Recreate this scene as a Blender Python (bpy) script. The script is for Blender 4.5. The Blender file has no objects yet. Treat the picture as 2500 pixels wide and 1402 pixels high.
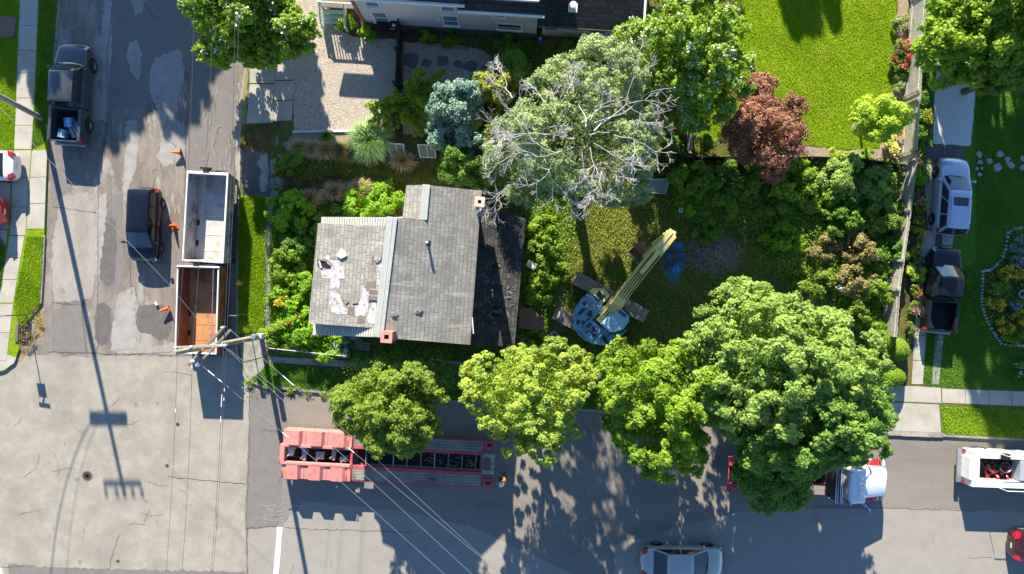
import bpy, bmesh, math, random
import numpy as np
from mathutils import Vector, Matrix, Quaternion
R = math.radians
CAMH = 41.7
# ---------------------------------------------------------------- camera, sky, sun, exposure
scene = bpy.context.scene
cam_data = bpy.data.cameras.new("camera")
cam = bpy.data.objects.new("camera", cam_data)
scene.collection.objects.link(cam)
cam.location = (0, 0, CAMH)
cam.rotation_euler = (0, 0, 0)
cam_data.sensor_width = 36
cam_data.lens = 36 * CAMH / 62.5
cam_data.clip_end = 2000
scene.camera = cam
SUN_EL, SUN_AZ = 25.0, 10.5          # elevation; azimuth west of the picture's up
TO_SUN = Vector((-math.sin(R(SUN_AZ)) * math.cos(R(SUN_EL)), math.cos(R(SUN_AZ)) * math.cos(R(SUN_EL)), math.sin(R(SUN_EL))))
world = bpy.data.worlds.new("World")
scene.world = world
world.use_nodes = True
wn = world.node_tree
bg = wn.nodes["Background"]
sky = wn.nodes.new("ShaderNodeTexSky")
sky.sky_type = 'NISHITA'
sky.sun_disc = False
sky.sun_elevation = R(SUN_EL)
sky.sun_rotation = R(-SUN_AZ)
sky.air_density = 1.0
sky.dust_density = 0.0
sky.ozone_density = 6.0
wn.links.new(sky.outputs[0], bg.inputs[0])
bg.inputs[1].default_value = 0.088
sl = bpy.data.lights.new("sun", 'SUN')
sl.energy = 5.0
sl.angle = R(0.5)
sl.color = (1.0, 0.91, 0.76)
sun = bpy.data.objects.new("sun", sl)
scene.collection.objects.link(sun)
sun.rotation_mode = 'QUATERNION'
sun.rotation_quaternion = (-TO_SUN).to_track_quat('-Z', 'Y')
scene.view_settings.view_transform = 'Standard'
scene.view_settings.look = 'None'
scene.view_settings.gamma = 1
scene.view_settings.exposure = 1.52

# ---------------------------------------------------------------- helpers
COL = scene.collection
LZ = 0.12                                     # kerb height of the land blocks above the road
rng = np.random.default_rng(7)
random.seed(7)
def G(px, py, z=0.0):                         # survey point: picture coordinate at height z -> metres
    f = (CAMH - z) / CAMH
    return Vector(((px - 1250) / 40 * f, (701 - py) / 40 * f, z))
def M4(loc=(0, 0, 0), rz=0, rx=0, ry=0):
    return Matrix.Translation(Vector(loc)) @ Matrix.Rotation(rz, 4, 'Z') @ Matrix.Rotation(ry, 4, 'Y') @ Matrix.Rotation(rx, 4, 'X')
class MB:
    def __init__(s): s.v = []; s.f = []; s.m = []
    def add(s, vs, fs, mi=0, mat=None):
        o = len(s.v)
        for p in vs:
            p = Vector(p)
            s.v.append(mat @ p if mat is not None else p)
        for f in fs: s.f.append([o + i for i in f]); s.m.append(mi)
        return s
    def box(s, c, d, rz=0, mi=0, rx=0, ry=0, mat=None, taper=1.0):
        x, y, z = d[0] / 2, d[1] / 2, d[2] / 2
        t = taper
        vs = [(-x, -y, -z), (x, -y, -z), (x, y, -z), (-x, y, -z), (-x*t, -y*t, z), (x*t, -y*t, z), (x*t, y*t, z), (-x*t, y*t, z)]
        m = M4(c, rz, rx, ry)
        if mat is not None: m = mat @ m
        return s.add(vs, [(0,3,2,1),(4,5,6,7),(0,1,5,4),(1,2,6,5),(2,3,7,6),(3,0,4,7)], mi, m)
    def prism(s, pts, z0, z1, mi=0, mat=None):
        n = len(pts)
        a = sum(pts[i][0]*pts[(i+1)%n][1]-pts[(i+1)%n][0]*pts[i][1] for i in range(n))
        if a < 0: pts = pts[::-1]
        vs = [(p[0], p[1], z0) for p in pts] + [(p[0], p[1], z1) for p in pts]
        fs = [tuple(range(n-1, -1, -1)), tuple(range(n, 2*n))] + [(i, (i+1)%n, n+(i+1)%n, n+i) for i in range(n)]
        return s.add(vs, fs, mi, mat)
    def hexa(s, p, mi=0, mat=None):           # 4 bottom + 4 top points
        return s.add(p, [(0,3,2,1),(4,5,6,7),(0,1,5,4),(1,2,6,5),(2,3,7,6),(3,0,4,7)], mi, mat)
    def slab(s, quad, t, mi=0, mat=None):     # 4 (or n) 3-D points, thickened downwards by t
        n = len(quad); q = [Vector(p) for p in quad]
        nrm = (q[1]-q[0]).cross(q[2]-q[0]).normalized()
        if nrm.z < 0: q = q[::-1]; nrm = -nrm
        vs = [p - nrm*t for p in q] + q
        fs = [tuple(range(n-1, -1, -1)), tuple(range(n, 2*n))] + [(i, (i+1)%n, n+(i+1)%n, n+i) for i in range(n)]
        return s.add(vs, fs, mi, mat)
    def tube(s, pts, r, n=8, mi=0, mat=None, cap=True):
        pts = [Vector(p) for p in pts]
        rs = r if hasattr(r, '__len__') else [r]*len(pts)
        vs = []; fs = []
        prev = None
        for i, p in enumerate(pts):
            d = (pts[min(i+1, len(pts)-1)] - pts[max(i-1, 0)]).normalized()
            if prev is None:
                u = d.orthogonal().normalized()
            else:
                u = (prev - d*prev.dot(d)); u = u.normalized() if u.length > 1e-6 else d.orthogonal().normalized()
            prev = u
            w = d.cross(u)
            for k in range(n):
                a = 2*math.pi*k/n
                vs.append(p + (u*math.cos(a) + w*math.sin(a))*rs[i])
        for i in range(len(pts)-1):
            for k in range(n):
                fs.append((i*n+k, i*n+(k+1)%n, (i+1)*n+(k+1)%n, (i+1)*n+k))
        if cap:
            fs.append(tuple(range(n-1, -1, -1))); fs.append(tuple((len(pts)-1)*n+k for k in range(n)))
        return s.add(vs, fs, mi, mat)
    def cyl(s, c, r, h, n=16, mi=0, mat=None, r2=None):
        c = Vector(c)
        return s.tube([c, c+Vector((0, 0, h))], [r, r if r2 is None else r2], n, mi, mat)
    def lathe(s, prof, n=20, mi=0, mat=None):   # (radius, z) pairs round z
        vs = []; fs = []
        for r_, z in prof:
            for k in range(n):
                a = 2*math.pi*k/n; vs.append((r_*math.cos(a), r_*math.sin(a), z))
        for i in range(len(prof)-1):
            for k in range(n): fs.append((i*n+k, i*n+(k+1)%n, (i+1)*n+(k+1)%n, (i+1)*n+k))
        fs.append(tuple(range(n-1, -1, -1))); fs.append(tuple((len(prof)-1)*n+k for k in range(n)))
        return s.add(vs, fs, mi, mat)
    def loft(s, rings, mi=0, mat=None, closed=True, cap=True):
        n = len(rings[0]); vs = [p for r_ in rings for p in r_]; fs = []
        for i in range(len(rings)-1):
            for k in range(n if closed else n-1):
                fs.append((i*n+k, i*n+(k+1)%n, (i+1)*n+(k+1)%n, (i+1)*n+k))
        if cap:
            fs.append(tuple(range(n-1, -1, -1))); fs.append(tuple((len(rings)-1)*n+k for k in range(n)))
        return s.add(vs, fs, mi, mat)
    def build(s, name, mats, parent=None, world=False, smooth=None, bevel=0, seg=2, subsurf=0):
        me = bpy.data.meshes.new(name)
        vs = s.v
        if world and parent is not None:
            inv = parent.matrix_basis.inverted()
            vs = [inv @ p for p in vs]
        me.from_pydata([tuple(p) for p in vs], [], s.f)
        if not isinstance(mats, (list, tuple)): mats = [mats]
        for m in mats: me.materials.append(m)
        me.polygons.foreach_set("material_index", s.m)
        me.update()
        bm = bmesh.new(); bm.from_mesh(me); bmesh.ops.recalc_face_normals(bm, faces=bm.faces); bm.to_mesh(me); bm.free()
        if smooth is not None:
            me.polygons.foreach_set("use_smooth", [True]*len(me.polygons))
            if smooth < 180: me.set_sharp_from_angle(angle=R(smooth))
        o = bpy.data.objects.new(name, me)
        COL.objects.link(o)
        if parent is not None: o.parent = parent
        if bevel:
            b = o.modifiers.new("bevel", 'BEVEL'); b.width = bevel; b.segments = seg; b.limit_method = 'ANGLE'; b.angle_limit = R(35)
        if subsurf:
            b = o.modifiers.new("sub", 'SUBSURF'); b.levels = subsurf; b.render_levels = subsurf
        return o
def tag(o, label=None, cat=None, group=None, kind=None):
    if label: o["label"] = label
    if cat: o["category"] = cat
    if group: o["group"] = group
    if kind: o["kind"] = kind
    return o
def thing(name, label, cat, loc=(0, 0, 0), rz=0, group=None):
    o = bpy.data.objects.new(name, None); COL.objects.link(o)
    o.empty_display_size = 0.3
    o.location = loc; o.rotation_euler = (0, 0, rz)
    o.matrix_basis = M4(loc, rz)
    return tag(o, label, cat, group)
def kids(o): return [c for c in bpy.data.objects if c.parent == o]
def copy_tree(o, parent=None):
    c = o.copy(); COL.objects.link(c)
    if parent is not None: c.parent = parent
    for ch in kids(o): copy_tree(ch, c)
    return c

# ---------------------------------------------------------------- materials
def _new(name):
    m = bpy.data.materials.new(name); m.use_nodes = True
    return m, m.node_tree.nodes, m.node_tree.links, m.node_tree.nodes["Principled BSDF"]
def mixc(n, l, fac, a, b, mode='MIX'):
    x = n.new("ShaderNodeMix"); x.data_type = 'RGBA'; x.blend_type = mode
    if isinstance(fac, (int, float)): x.inputs[0].default_value = fac
    else: l.new(fac, x.inputs[0])
    for i, q in ((6, a), (7, b)):
        if isinstance(q, tuple): x.inputs[i].default_value = (*q[:3], 1)
        else: l.new(q, x.inputs[i])
    return x.outputs[2]
def noise(n, l, vec, scale, detail=4, rough=.7):
    t = n.new("ShaderNodeTexNoise"); t.inputs["Scale"].default_value = scale
    t.inputs["Detail"].default_value = detail; t.inputs["Roughness"].default_value = rough
    l.new(vec, t.inputs["Vector"]); return t.outputs["Fac"]
def ramp(n, l, fac, lo, hi):
    r_ = n.new("ShaderNodeMapRange"); r_.clamp = True; l.new(fac, r_.inputs[0])
    r_.inputs[1].default_value = lo; r_.inputs[2].default_value = hi; return r_.outputs[0]
def coords(n, l, stretch=(1, 1, 1), rz=0):
    tc = n.new("ShaderNodeTexCoord"); mp = n.new("ShaderNodeMapping")
    l.new(tc.outputs["Object"], mp.inputs["Vector"])
    mp.inputs["Scale"].default_value = stretch; mp.inputs["Rotation"].default_value = (0, 0, rz)
    return mp.outputs["Vector"]
def mat(name, c1, c2=None, scale=3, lo=.35, hi=.65, c3=None, s3=.4, lo3=.45, hi3=.62, rough=.85, metal=0, spec=.3,
        bump=0, bscale=40, bdist=.02, stretch=(1, 1, 1), speck=0, sscale=60, coat=0):
    m, n, l, p = _new(name)
    p.inputs["Roughness"].default_value = rough; p.inputs["Metallic"].default_value = metal
    p.inputs["Specular IOR Level"].default_value = spec
    if coat: p.inputs["Coat Weight"].default_value = coat; p.inputs["Coat Roughness"].default_value = .05
    v = coords(n, l, stretch)
    c = c1
    if c2: c = mixc(n, l, ramp(n, l, noise(n, l, v, scale, 6), lo, hi), c1, c2)
    if c3: c = mixc(n, l, ramp(n, l, noise(n, l, v, s3, 5), lo3, hi3), c, c3)
    if speck:
        f = ramp(n, l, noise(n, l, v, sscale, 2), .3, .7)
        g = n.new("ShaderNodeMapRange"); l.new(f, g.inputs[0]); g.inputs[3].default_value = 1-speck; g.inputs[4].default_value = 1+speck
        cc = n.new("ShaderNodeVectorMath"); cc.operation = 'SCALE'
        if isinstance(c, tuple): cc.inputs[0].default_value = c[:3]
        else: l.new(c, cc.inputs[0])
        l.new(g.outputs[0], cc.inputs["Scale"]); c = cc.outputs[0]
    if isinstance(c, tuple): p.inputs["Base Color"].default_value = (*c[:3], 1)
    else: l.new(c, p.inputs["Base Color"])
    if bump:
        b = n.new("ShaderNodeBump"); b.inputs["Strength"].default_value = bump; b.inputs["Distance"].default_value = bdist
        l.new(noise(n, l, v, bscale, 5), b.inputs["Height"]); l.new(b.outputs[0], p.inputs["Normal"])
    return m
def paint(name, c, rough=.2, metal=.0, coat=.8, dirt=.12):
    if max(c) < .02: dirt = .01; coat = .2
    c2 = tuple(x*(1-dirt)+.12*dirt for x in c)
    return mat(name, c, c2, scale=2.5, rough=rough, metal=metal, spec=.5, coat=coat, lo=.4, hi=.7)
def leafm(name, c1, c2, trans=.35, c3=None, f3=.1, rough=.55, spec=.35):
    m, n, l, p = _new(name)
    at = n.new("ShaderNodeAttribute"); at.attribute_name = "tint"
    c = mixc(n, l, at.outputs["Fac"], c1, c2)
    if c3:
        g = n.new("ShaderNodeMath"); g.operation = 'GREATER_THAN'; g.inputs[1].default_value = 1-f3
        at2 = n.new("ShaderNodeAttribute"); at2.attribute_name = "pick"
        l.new(at2.outputs["Fac"], g.inputs[0]); c = mixc(n, l, g.outputs[0], c, c3)
    l.new(c, p.inputs["Base Color"]); p.inputs["Roughness"].default_value = rough; p.inputs["Specular IOR Level"].default_value = spec
    tr = n.new("ShaderNodeBsdfTranslucent")
    br = mixc(n, l, 1.0, c, (1.25, 1.2, .7), 'MULTIPLY')
    l.new(br, tr.inputs["Color"])
    mx = n.new("ShaderNodeMixShader"); mx.inputs[0].default_value = trans
    l.new(p.outputs[0], mx.inputs[1]); l.new(tr.outputs[0], mx.inputs[2])
    l.new(mx.outputs[0], n["Material Output"].inputs["Surface"])
    return m
def cellm(name, c1, c2, scale, bump=.6, rough=.9, dist=.03):     # gravel, stones
    m, n, l, p = _new(name)
    v = coords(n, l)
    t = n.new("ShaderNodeTexVoronoi"); t.inputs["Scale"].default_value = scale; l.new(v, t.inputs["Vector"])
    sx = n.new("ShaderNodeSeparateColor"); l.new(t.outputs["Color"], sx.inputs[0])
    c = mixc(n, l, sx.outputs[0], c1, c2)
    c = mixc(n, l, ramp(n, l, noise(n, l, v, .5), .45, .7), c, tuple(x*.75 for x in c1))
    l.new(c, p.inputs["Base Color"]); p.inputs["Roughness"].default_value = rough
    b = n.new("ShaderNodeBump"); b.invert = True; b.inputs["Strength"].default_value = bump; b.inputs["Distance"].default_value = dist
    l.new(t.outputs["Distance"], b.inputs["Height"]); l.new(b.outputs[0], p.inputs["Normal"])
    return m
def shinglem(name, c1, c2, mortar, rz=math.pi/2, w=.4, h=.21, msize=.016):
    m, n, l, p = _new(name)
    v = coords(n, l, (1, 1, 1), rz)
    t = n.new("ShaderNodeTexBrick"); l.new(v, t.inputs["Vector"])
    t.inputs["Color1"].default_value = (*c1, 1); t.inputs["Color2"].default_value = (*c2, 1); t.inputs["Mortar"].default_value = (*mortar, 1)
    t.inputs["Scale"].default_value = 1; t.inputs["Brick Width"].default_value = w; t.inputs["Row Height"].default_value = h
    t.inputs["Mortar Size"].default_value = msize; t.inputs["Mortar Smooth"].default_value = .3; t.inputs["Bias"].default_value = -.1
    t.offset = .37; t.squash = .8; t.squash_frequency = 3
    c = mixc(n, l, ramp(n, l, noise(n, l, v, 1.3, 6), .42, .7), t.outputs["Color"], tuple(x*.62 for x in c1))
    vv = coords(n, l, (.35, 3, 1), rz); c = mixc(n, l, ramp(n, l, noise(n, l, vv, 1.2, 5), .55, .75), c, tuple(x*1.25 for x in c2))
    g = noise(n, l, v, 55, 2)
    c = mixc(n, l, ramp(n, l, g, .5, .8), c, tuple(min(1, x*1.5) for x in c1))
    l.new(c, p.inputs["Base Color"]); p.inputs["Roughness"].default_value = .95; p.inputs["Specular IOR Level"].default_value = .15
    b = n.new("ShaderNodeBump"); b.invert = True; b.inputs["Strength"].default_value = .8; b.inputs["Distance"].default_value = .012
    l.new(t.outputs["Fac"], b.inputs["Height"]); l.new(b.outputs[0], p.inputs["Normal"])
    return m

X = {}
X['road_side'] = mat("worn_asphalt", (.165,.14,.12), (.255,.222,.185), scale=.8, lo=.4, hi=.6, c3=(.3,.28,.25), s3=.5, lo3=.54, hi3=.6, stretch=(1,.35,1), bump=.5, bscale=55, speck=.22, sscale=30, rough=.95, spec=.1)
X['road_main'] = mat("pale_asphalt", (.29,.264,.217), (.345,.315,.262), scale=.9, lo=.42, hi=.6, c3=(.245,.222,.186), s3=.35, lo3=.47, hi3=.72, bump=.5, bscale=60, speck=.2, sscale=26, rough=.95, spec=.1)
X['road_street'] = mat("street_asphalt", (.205,.186,.16), (.255,.232,.196), scale=.5, c3=(.16,.147,.132), s3=.25, lo3=.5, hi3=.7, stretch=(.35,1,1), bump=.5, bscale=60, speck=.22, sscale=26, rough=.95, spec=.1)
X['asph_dark'] = mat("dark_asphalt_patch", (.115,.105,.1), (.15,.138,.128), scale=2, bump=.5, bscale=50, speck=.25, sscale=30, rough=.95, spec=.1)
X['asph_mid'] = mat("mid_asphalt_patch", (.17,.155,.145), (.2,.185,.17), scale=2, bump=.4, bscale=50, speck=.2, sscale=30, rough=.95, spec=.1)
X['asph_light'] = mat("light_asphalt_patch", (.33,.315,.29), (.25,.235,.215), scale=1.6, lo=.4, hi=.7, bump=.5, bscale=30, speck=.15, sscale=20, rough=.95, spec=.1)
X['crack'] = mat("crack_fill", (.09,.08,.075), rough=1)
X['crack_pale'] = mat("crack_pale", (.36,.34,.3), rough=1)
X['conc'] = mat("concrete", (.4,.37,.31), (.46,.43,.365), scale=1.2, c3=(.33,.31,.26), s3=.6, bump=.25, bscale=60, speck=.08, sscale=30, rough=.95, spec=.1)
X['conc_old'] = mat("old_concrete", (.3,.28,.24), (.37,.345,.3), scale=2, c3=(.2,.2,.15), s3=1.2, bump=.35, bscale=40, speck=.15, sscale=25, rough=.95, spec=.1)
X['conc_pale'] = mat("pale_concrete", (.55,.54,.5), (.6,.585,.54), scale=1.5, bump=.2, bscale=40, rough=.9, spec=.1)
X['blade_bits'] = mat("leaf_litter", (.3,.24,.1), (.16,.2,.05), scale=12, rough=1)
X['kerb'] = mat("kerb_concrete", (.27,.25,.21), (.36,.33,.28), scale=4, bump=.3, rough=.95, spec=.1)
X['lawn'] = mat("lawn_ground", (.15,.27,.01), (.25,.35,.012), scale=2.6, lo=.3, hi=.7, c3=(.33,.34,.03), s3=.6, lo3=.5, hi3=.75, stretch=(1,1.6,1), bump=1, bscale=22, bdist=.06, speck=.35, sscale=14, rough=1, spec=.02)
X['lawn_dark'] = mat("lawn_green_with_shade", (.065,.16,.02), (.11,.23,.022), scale=.9, c3=(.09,.14,.02), s3=4, lo3=.5, hi3=.8, bump=1, bscale=22, bdist=.06, speck=.35, sscale=18, rough=1, spec=.02)
X['rough_grass'] = mat("rough_grass_ground", (.09,.1,.03), (.15,.15,.04), scale=1.5, c3=(.19,.14,.07), s3=.9, lo3=.48, hi3=.7, bump=1, bscale=20, bdist=.06, speck=.35, sscale=16, rough=1, spec=.02)
X['soil'] = mat("soil", (.075,.055,.04), (.12,.09,.065), scale=3, bump=.8, bscale=25, bdist=.04, speck=.3, sscale=20, rough=1, spec=.02)
X['mulch'] = mat("mulch", (.28,.21,.16), (.36,.28,.21), scale=6, bump=.8, bscale=30, bdist=.03, speck=.3, sscale=25, rough=1, spec=.02)
X['gravel'] = cellm("gravel", (.5,.43,.35), (.27,.23,.19), 13)
X['white_line'] = mat("white_road_paint", (.72,.71,.67), (.6,.59,.55), scale=5, rough=.8)
X['debris'] = mat("dead_leaves_ground", (.26,.17,.06), (.4,.3,.12), scale=9, bump=1, bscale=18, bdist=.05, speck=.4, sscale=14, rough=1)
X['black'] = mat("matt_black", (.012,.012,.013), rough=.7)
X['dark_metal'] = mat("dark_metal", (.045,.045,.048), (.07,.065,.06), scale=6, rough=.6, metal=.3)
X['steel'] = mat("galvanised_steel", (.42,.44,.46), (.34,.36,.38), scale=5, rough=.42, metal=.7)
X['tyre'] = mat("tyre_rubber", (.022,.022,.023), (.035,.034,.032), scale=8, rough=.9)
X['rim'] = mat("alloy_rim", (.45,.45,.46), (.36,.36,.37), scale=8, rough=.35, metal=.6)
X['glass'] = mat("tinted_glass", (.012,.022,.026), rough=.04, spec=.9, coat=1)
X['red_lens'] = mat("red_lens", (.42,.008,.015), rough=.15, spec=.6, coat=1)
X['clear_lens'] = mat("clear_lens", (.55,.58,.6), rough=.12, spec=.8, coat=1)
X['bark'] = mat("bark", (.12,.09,.065), (.2,.165,.13), scale=6, bump=.8, bscale=14, bdist=.04, rough=1, stretch=(1,1,.3))
X['bark_pale'] = mat("dead_wood", (.42,.38,.35), (.55,.52,.5), scale=4, bump=.4, bscale=12, rough=.9)
X['wood_grey'] = mat("weathered_wood", (.37,.35,.3), (.47,.445,.385), scale=1.5, c3=(.2,.185,.155), s3=5, lo3=.5, hi3=.7, bump=.4, bscale=20, stretch=(1,1,1), rough=.95, spec=.1)
X['wood_dark'] = mat("dark_stained_wood", (.03,.03,.027), (.055,.052,.045), scale=4, bump=.3, rough=.9)
X['pole_wood'] = mat("pole_wood", (.26,.24,.19), (.34,.31,.25), scale=3, bump=.4, bscale=15, rough=.95)
X['cross_wood'] = mat("cross_arm_wood", (.16,.14,.12), (.23,.205,.175), scale=4, bump=.4, rough=.95)
X['wire'] = mat("cable", (.1,.1,.1), rough=.6)
X['wire_pale'] = mat("bare_cable", (.4,.4,.4), rough=.35, metal=.6)
X['porcelain'] = mat("white_porcelain", (.75,.75,.74), rough=.2)
X['orange'] = mat("orange_plastic", (.85,.13,.02), (.75,.1,.02), scale=6, rough=.5)

# ---------------------------------------------------------------- flat ground sheets
def jitter_poly(pts, amp, step=9.0, seed=0):
    rr = random.Random(seed); out = []
    n = len(pts)
    for i in range(n):
        a = pts[i]; b = pts[(i+1) % n]
        L = math.hypot(b[0]-a[0], b[1]-a[1]); k = max(1, int(L/step))
        for j in range(k):
            t = j/k
            out.append((a[0]+(b[0]-a[0])*t + rr.uniform(-amp, amp), a[1]+(b[1]-a[1])*t + rr.uniform(-amp, amp)))
    return out
def tri_sheet(mb, pts2, z, mi=0):
    bm = bmesh.new()
    vs = [bm.verts.new((p[0], p[1], z)) for p in pts2]
    f = bm.faces.new(vs); bm.normal_update()
    bmesh.ops.triangulate(bm, faces=[f], ngon_method='EAR_CLIP')
    bm.verts.index_update()
    mb.add([v.co.copy() for v in bm.verts], [[v.index for v in (fc.verts if fc.normal.z > 0 else reversed(fc.verts))] for fc in bm.faces], mi)
    bm.free()
def ground_xy(pts): return [(G(x, y).x, G(x, y).y) for x, y in pts]
def sheet(name, polys, z, m, amp=0, step=9, kind='structure', label=None, cat=None, seed=1):
    mb = MB()
    if isinstance(polys[0][0], (int, float)): polys = [polys]
    for i, pl in enumerate(polys):
        if amp: pl = jitter_poly(pl, amp, step, seed+i)
        tri_sheet(mb, ground_xy(pl), z)
    o = mb.build(name, m)
    return tag(o, label, cat, None, kind)
def block(name, pl, m, z0=-.04, z1=LZ):
    mb = MB(); mb.prism(ground_xy(pl), z0, z1); return tag(mb.build(name, m), kind='structure')
def kerb(name, line, m, w=.15, h=.005, side=1):
    """stone edge along the block's rim: top 5 mm above the land, face down to the road"""
    pts = [G(x, y) for x, y in line]; mb = MB()
    for i in range(len(pts)-1):
        a, b = pts[i], pts[i+1]; d = (b-a).normalized(); nrm = Vector((-d.y, d.x, 0))*side
        a2 = a - nrm*.02; b2 = b - nrm*.02
        mb.hexa([(a2.x,a2.y,-.03),(b2.x,b2.y,-.03),(b2.x+nrm.x*w,b2.y+nrm.y*w,-.03),(a2.x+nrm.x*w,a2.y+nrm.y*w,-.03),
                 (a2.x,a2.y,LZ+h),(b2.x,b2.y,LZ+h),(b2.x+nrm.x*w,b2.y+nrm.y*w,LZ+h+.001*(i%2)),(a2.x+nrm.x*w,a2.y+nrm.y*w,LZ+h+.001*(i%2))])
    return tag(mb.build(name, m), kind='structure')
def slabs(name, quads, z, m, gap=.02, t=.012):
    """paving slabs: one structure, a joint between neighbours"""
    mb = MB()
    for i, q in enumerate(quads):
        p = ground_xy(q); cx = sum(a for a, b in p)/len(p); cy = sum(b for a, b in p)/len(p)
        p2 = []
        for a, b in p:
            d = Vector((a-cx, b-cy)); L = d.length; d *= (L-gap)/L; p2.append((cx+d.x, cy+d.y))
        mb.prism(p2, z, z+t+.0013*((i*7) % 4))
    return tag(mb.build(name, m), kind='structure')
def strip_slabs(top_l, top_r, bot_l, bot_r, n, seed=0):
    rr = random.Random(seed); ts = [0]+sorted([(i+rr.uniform(-.06,.06))/n for i in range(1, n)])+[1]
    out = []
    L = lambda a, b, t: (a[0]+(b[0]-a[0])*t, a[1]+(b[1]-a[1])*t)
    for i in range(n): out.append([L(top_l, bot_l, ts[i]), L(top_r, bot_r, ts[i]), L(top_r, bot_r, ts[i+1]), L(top_l, bot_l, ts[i+1])])
    return out
def crack_lines(name, lines, m, w=.03, z=.01, amp=3, seed=3):
    mb = MB(); rr = random.Random(seed)
    for ln in lines:
        pts = []
        for i in range(len(ln)-1):
            a, b = ln[i], ln[i+1]; k = max(2, int(math.hypot(b[0]-a[0], b[1]-a[1])/8))
            for j in range(k):
                t = j/k; pts.append((a[0]+(b[0]-a[0])*t+rr.uniform(-amp, amp), a[1]+(b[1]-a[1])*t+rr.uniform(-amp, amp)))
        pts.append(ln[-1])
        P = [G(x, y) for x, y in pts]; vs = []; fs = []
        for i, p in enumerate(P):
            d = (P[min(i+1, len(P)-1)] - P[max(0, i-1)]).normalized(); nn = Vector((-d.y, d.x, 0)); ww = w*rr.uniform(.4, 1)
            vs += [p+nn*ww/2+Vector((0,0,z)), p-nn*ww/2+Vector((0,0,z))]
        for i in range(len(P)-1): fs.append((2*i, 2*i+1, 2*i+3, 2*i+2))
        mb.add(vs, fs)
    return tag(mb.build(name, m), kind='structure')

# ---------------------------------------------------------------- foliage
def fmesh(name, V, nper, mats, parent, tint=None, pick=None, mi=None, smooth=False):
    n = len(V)//nper
    me = bpy.data.meshes.new(name)
    me.vertices.add(len(V)); me.vertices.foreach_set("co", np.ascontiguousarray(V, dtype=np.float32).ravel())
    me.loops.add(len(V)); me.loops.foreach_set("vertex_index", np.arange(len(V), dtype=np.int32))
    me.polygons.add(n); me.polygons.foreach_set("loop_start", np.arange(0, len(V), nper, dtype=np.int32))
    if mi is not None: me.polygons.foreach_set("material_index", mi.astype(np.int32))
    for key, arr in (("tint", tint), ("pick", pick)):
        if arr is not None:
            a = me.attributes.new(key, 'FLOAT', 'POINT'); a.data.foreach_set("value", np.repeat(arr, nper).astype(np.float32))
    if not isinstance(mats, (list, tuple)): mats = [mats]
    for m in mats: me.materials.append(m)
    me.update(calc_edges=True); me.validate()
    o = bpy.data.objects.new(name, me); COL.objects.link(o)
    if parent is not None: o.parent = parent
    return o
def unit(a): return a/np.maximum(np.linalg.norm(a, axis=-1, keepdims=True), 1e-9)
def leaf_quads(P, N, size, aspect=.55, r=None):
    r = r or rng
    n = len(P)
    t = unit(np.cross(N, r.normal(size=(n, 3)))); b = np.cross(N, t)
    s = (size*r.uniform(.65, 1.3, n))[:, None]
    V = np.empty((n, 4, 3))
    fold = N*s*.18
    V[:, 0] = P - t*s; V[:, 1] = P - b*s*aspect + fold; V[:, 2] = P + t*s; V[:, 3] = P + b*s*aspect + fold
    return V.reshape(-1, 3)
def crown_points(c, Rr, Rz, n, boughs=26, bough=.36, clump=.3, nclump=None, seed=0, flat=0, lean=(0, 0), low=-.92, vol=.25, tuft=0, outer=.72, jit=.5):
    """clumps of leaves on boughs on an uneven ellipsoid; returns leaf points, normals, tint"""
    r = np.random.default_rng(seed)
    d = unit(r.normal(size=(boughs*6, 3))); d = np.vstack([d[d[:, 2] > -.3][:boughs], d[(d[:, 2] <= -.3) & (d[:, 2] > low)][:int(boughs*.3)]])
    n = int(n*1.25)
    k = len(d)
    lump = 1 + .16*np.sin(3*np.arctan2(d[:, 1], d[:, 0])+seed) + .1*r.normal(size=k)
    bc = d*np.array([Rr, Rr, Rz])*(outer*lump)[:, None]
    br = bough*Rr*r.uniform(.7, 1.25, k)
    nclump = nclump or int(k*26)
    ci = r.integers(0, k, nclump)
    cd = unit(r.normal(size=(nclump, 3)) + unit(bc[ci])*1.1 + np.array([0, 0, .5]))
    cc = bc[ci] + cd*br[ci][:, None]*np.array([1, 1, .8])*r.uniform(.6, 1.1, nclump)[:, None]
    li = r.integers(0, nclump, n)
    off = unit(r.normal(size=(n, 3)) + cd[li]*.6)
    P = cc[li] + off*(clump*r.uniform(.25, 1, n))[:, None]*np.array([1, 1, .7])
    N = unit(cd[li]*.35 + off*.5 + np.array([0, .12, .5]) + r.normal(size=(n, 3))*jit)
    tint = np.clip(r.uniform(.0, 1, k)[ci[li]]*.35 + r.uniform(0, 1, nclump)[li]*.4 + r.uniform(0, 1, n)*.3, 0, 1)
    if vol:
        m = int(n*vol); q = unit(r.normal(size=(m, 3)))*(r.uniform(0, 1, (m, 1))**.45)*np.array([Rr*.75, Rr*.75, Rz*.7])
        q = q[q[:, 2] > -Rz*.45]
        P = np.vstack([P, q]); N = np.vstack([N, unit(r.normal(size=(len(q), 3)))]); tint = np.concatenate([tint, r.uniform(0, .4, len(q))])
    P = P + np.array([c[0], c[1], c[2]])
    P[:, 2] = np.maximum(P[:, 2], LZ+.1+r.uniform(0, .3, len(P)))
    return P, N, tint
def limb(mb, a, b, r0, r1, seg=5, wob=.12, rr=random, n=6):
    a = Vector(a); b = Vector(b); L = (b-a).length
    pts = [a.lerp(b, i/seg) + (Vector((rr.uniform(-1, 1), rr.uniform(-1, 1), rr.uniform(-.5, .5)))*wob*L/seg if 0 < i < seg else Vector((0, 0, 0))) for i in range(seg+1)]
    mb.tube(pts, [r0+(r1-r0)*i/seg for i in range(seg+1)], n)
    return pts
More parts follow.
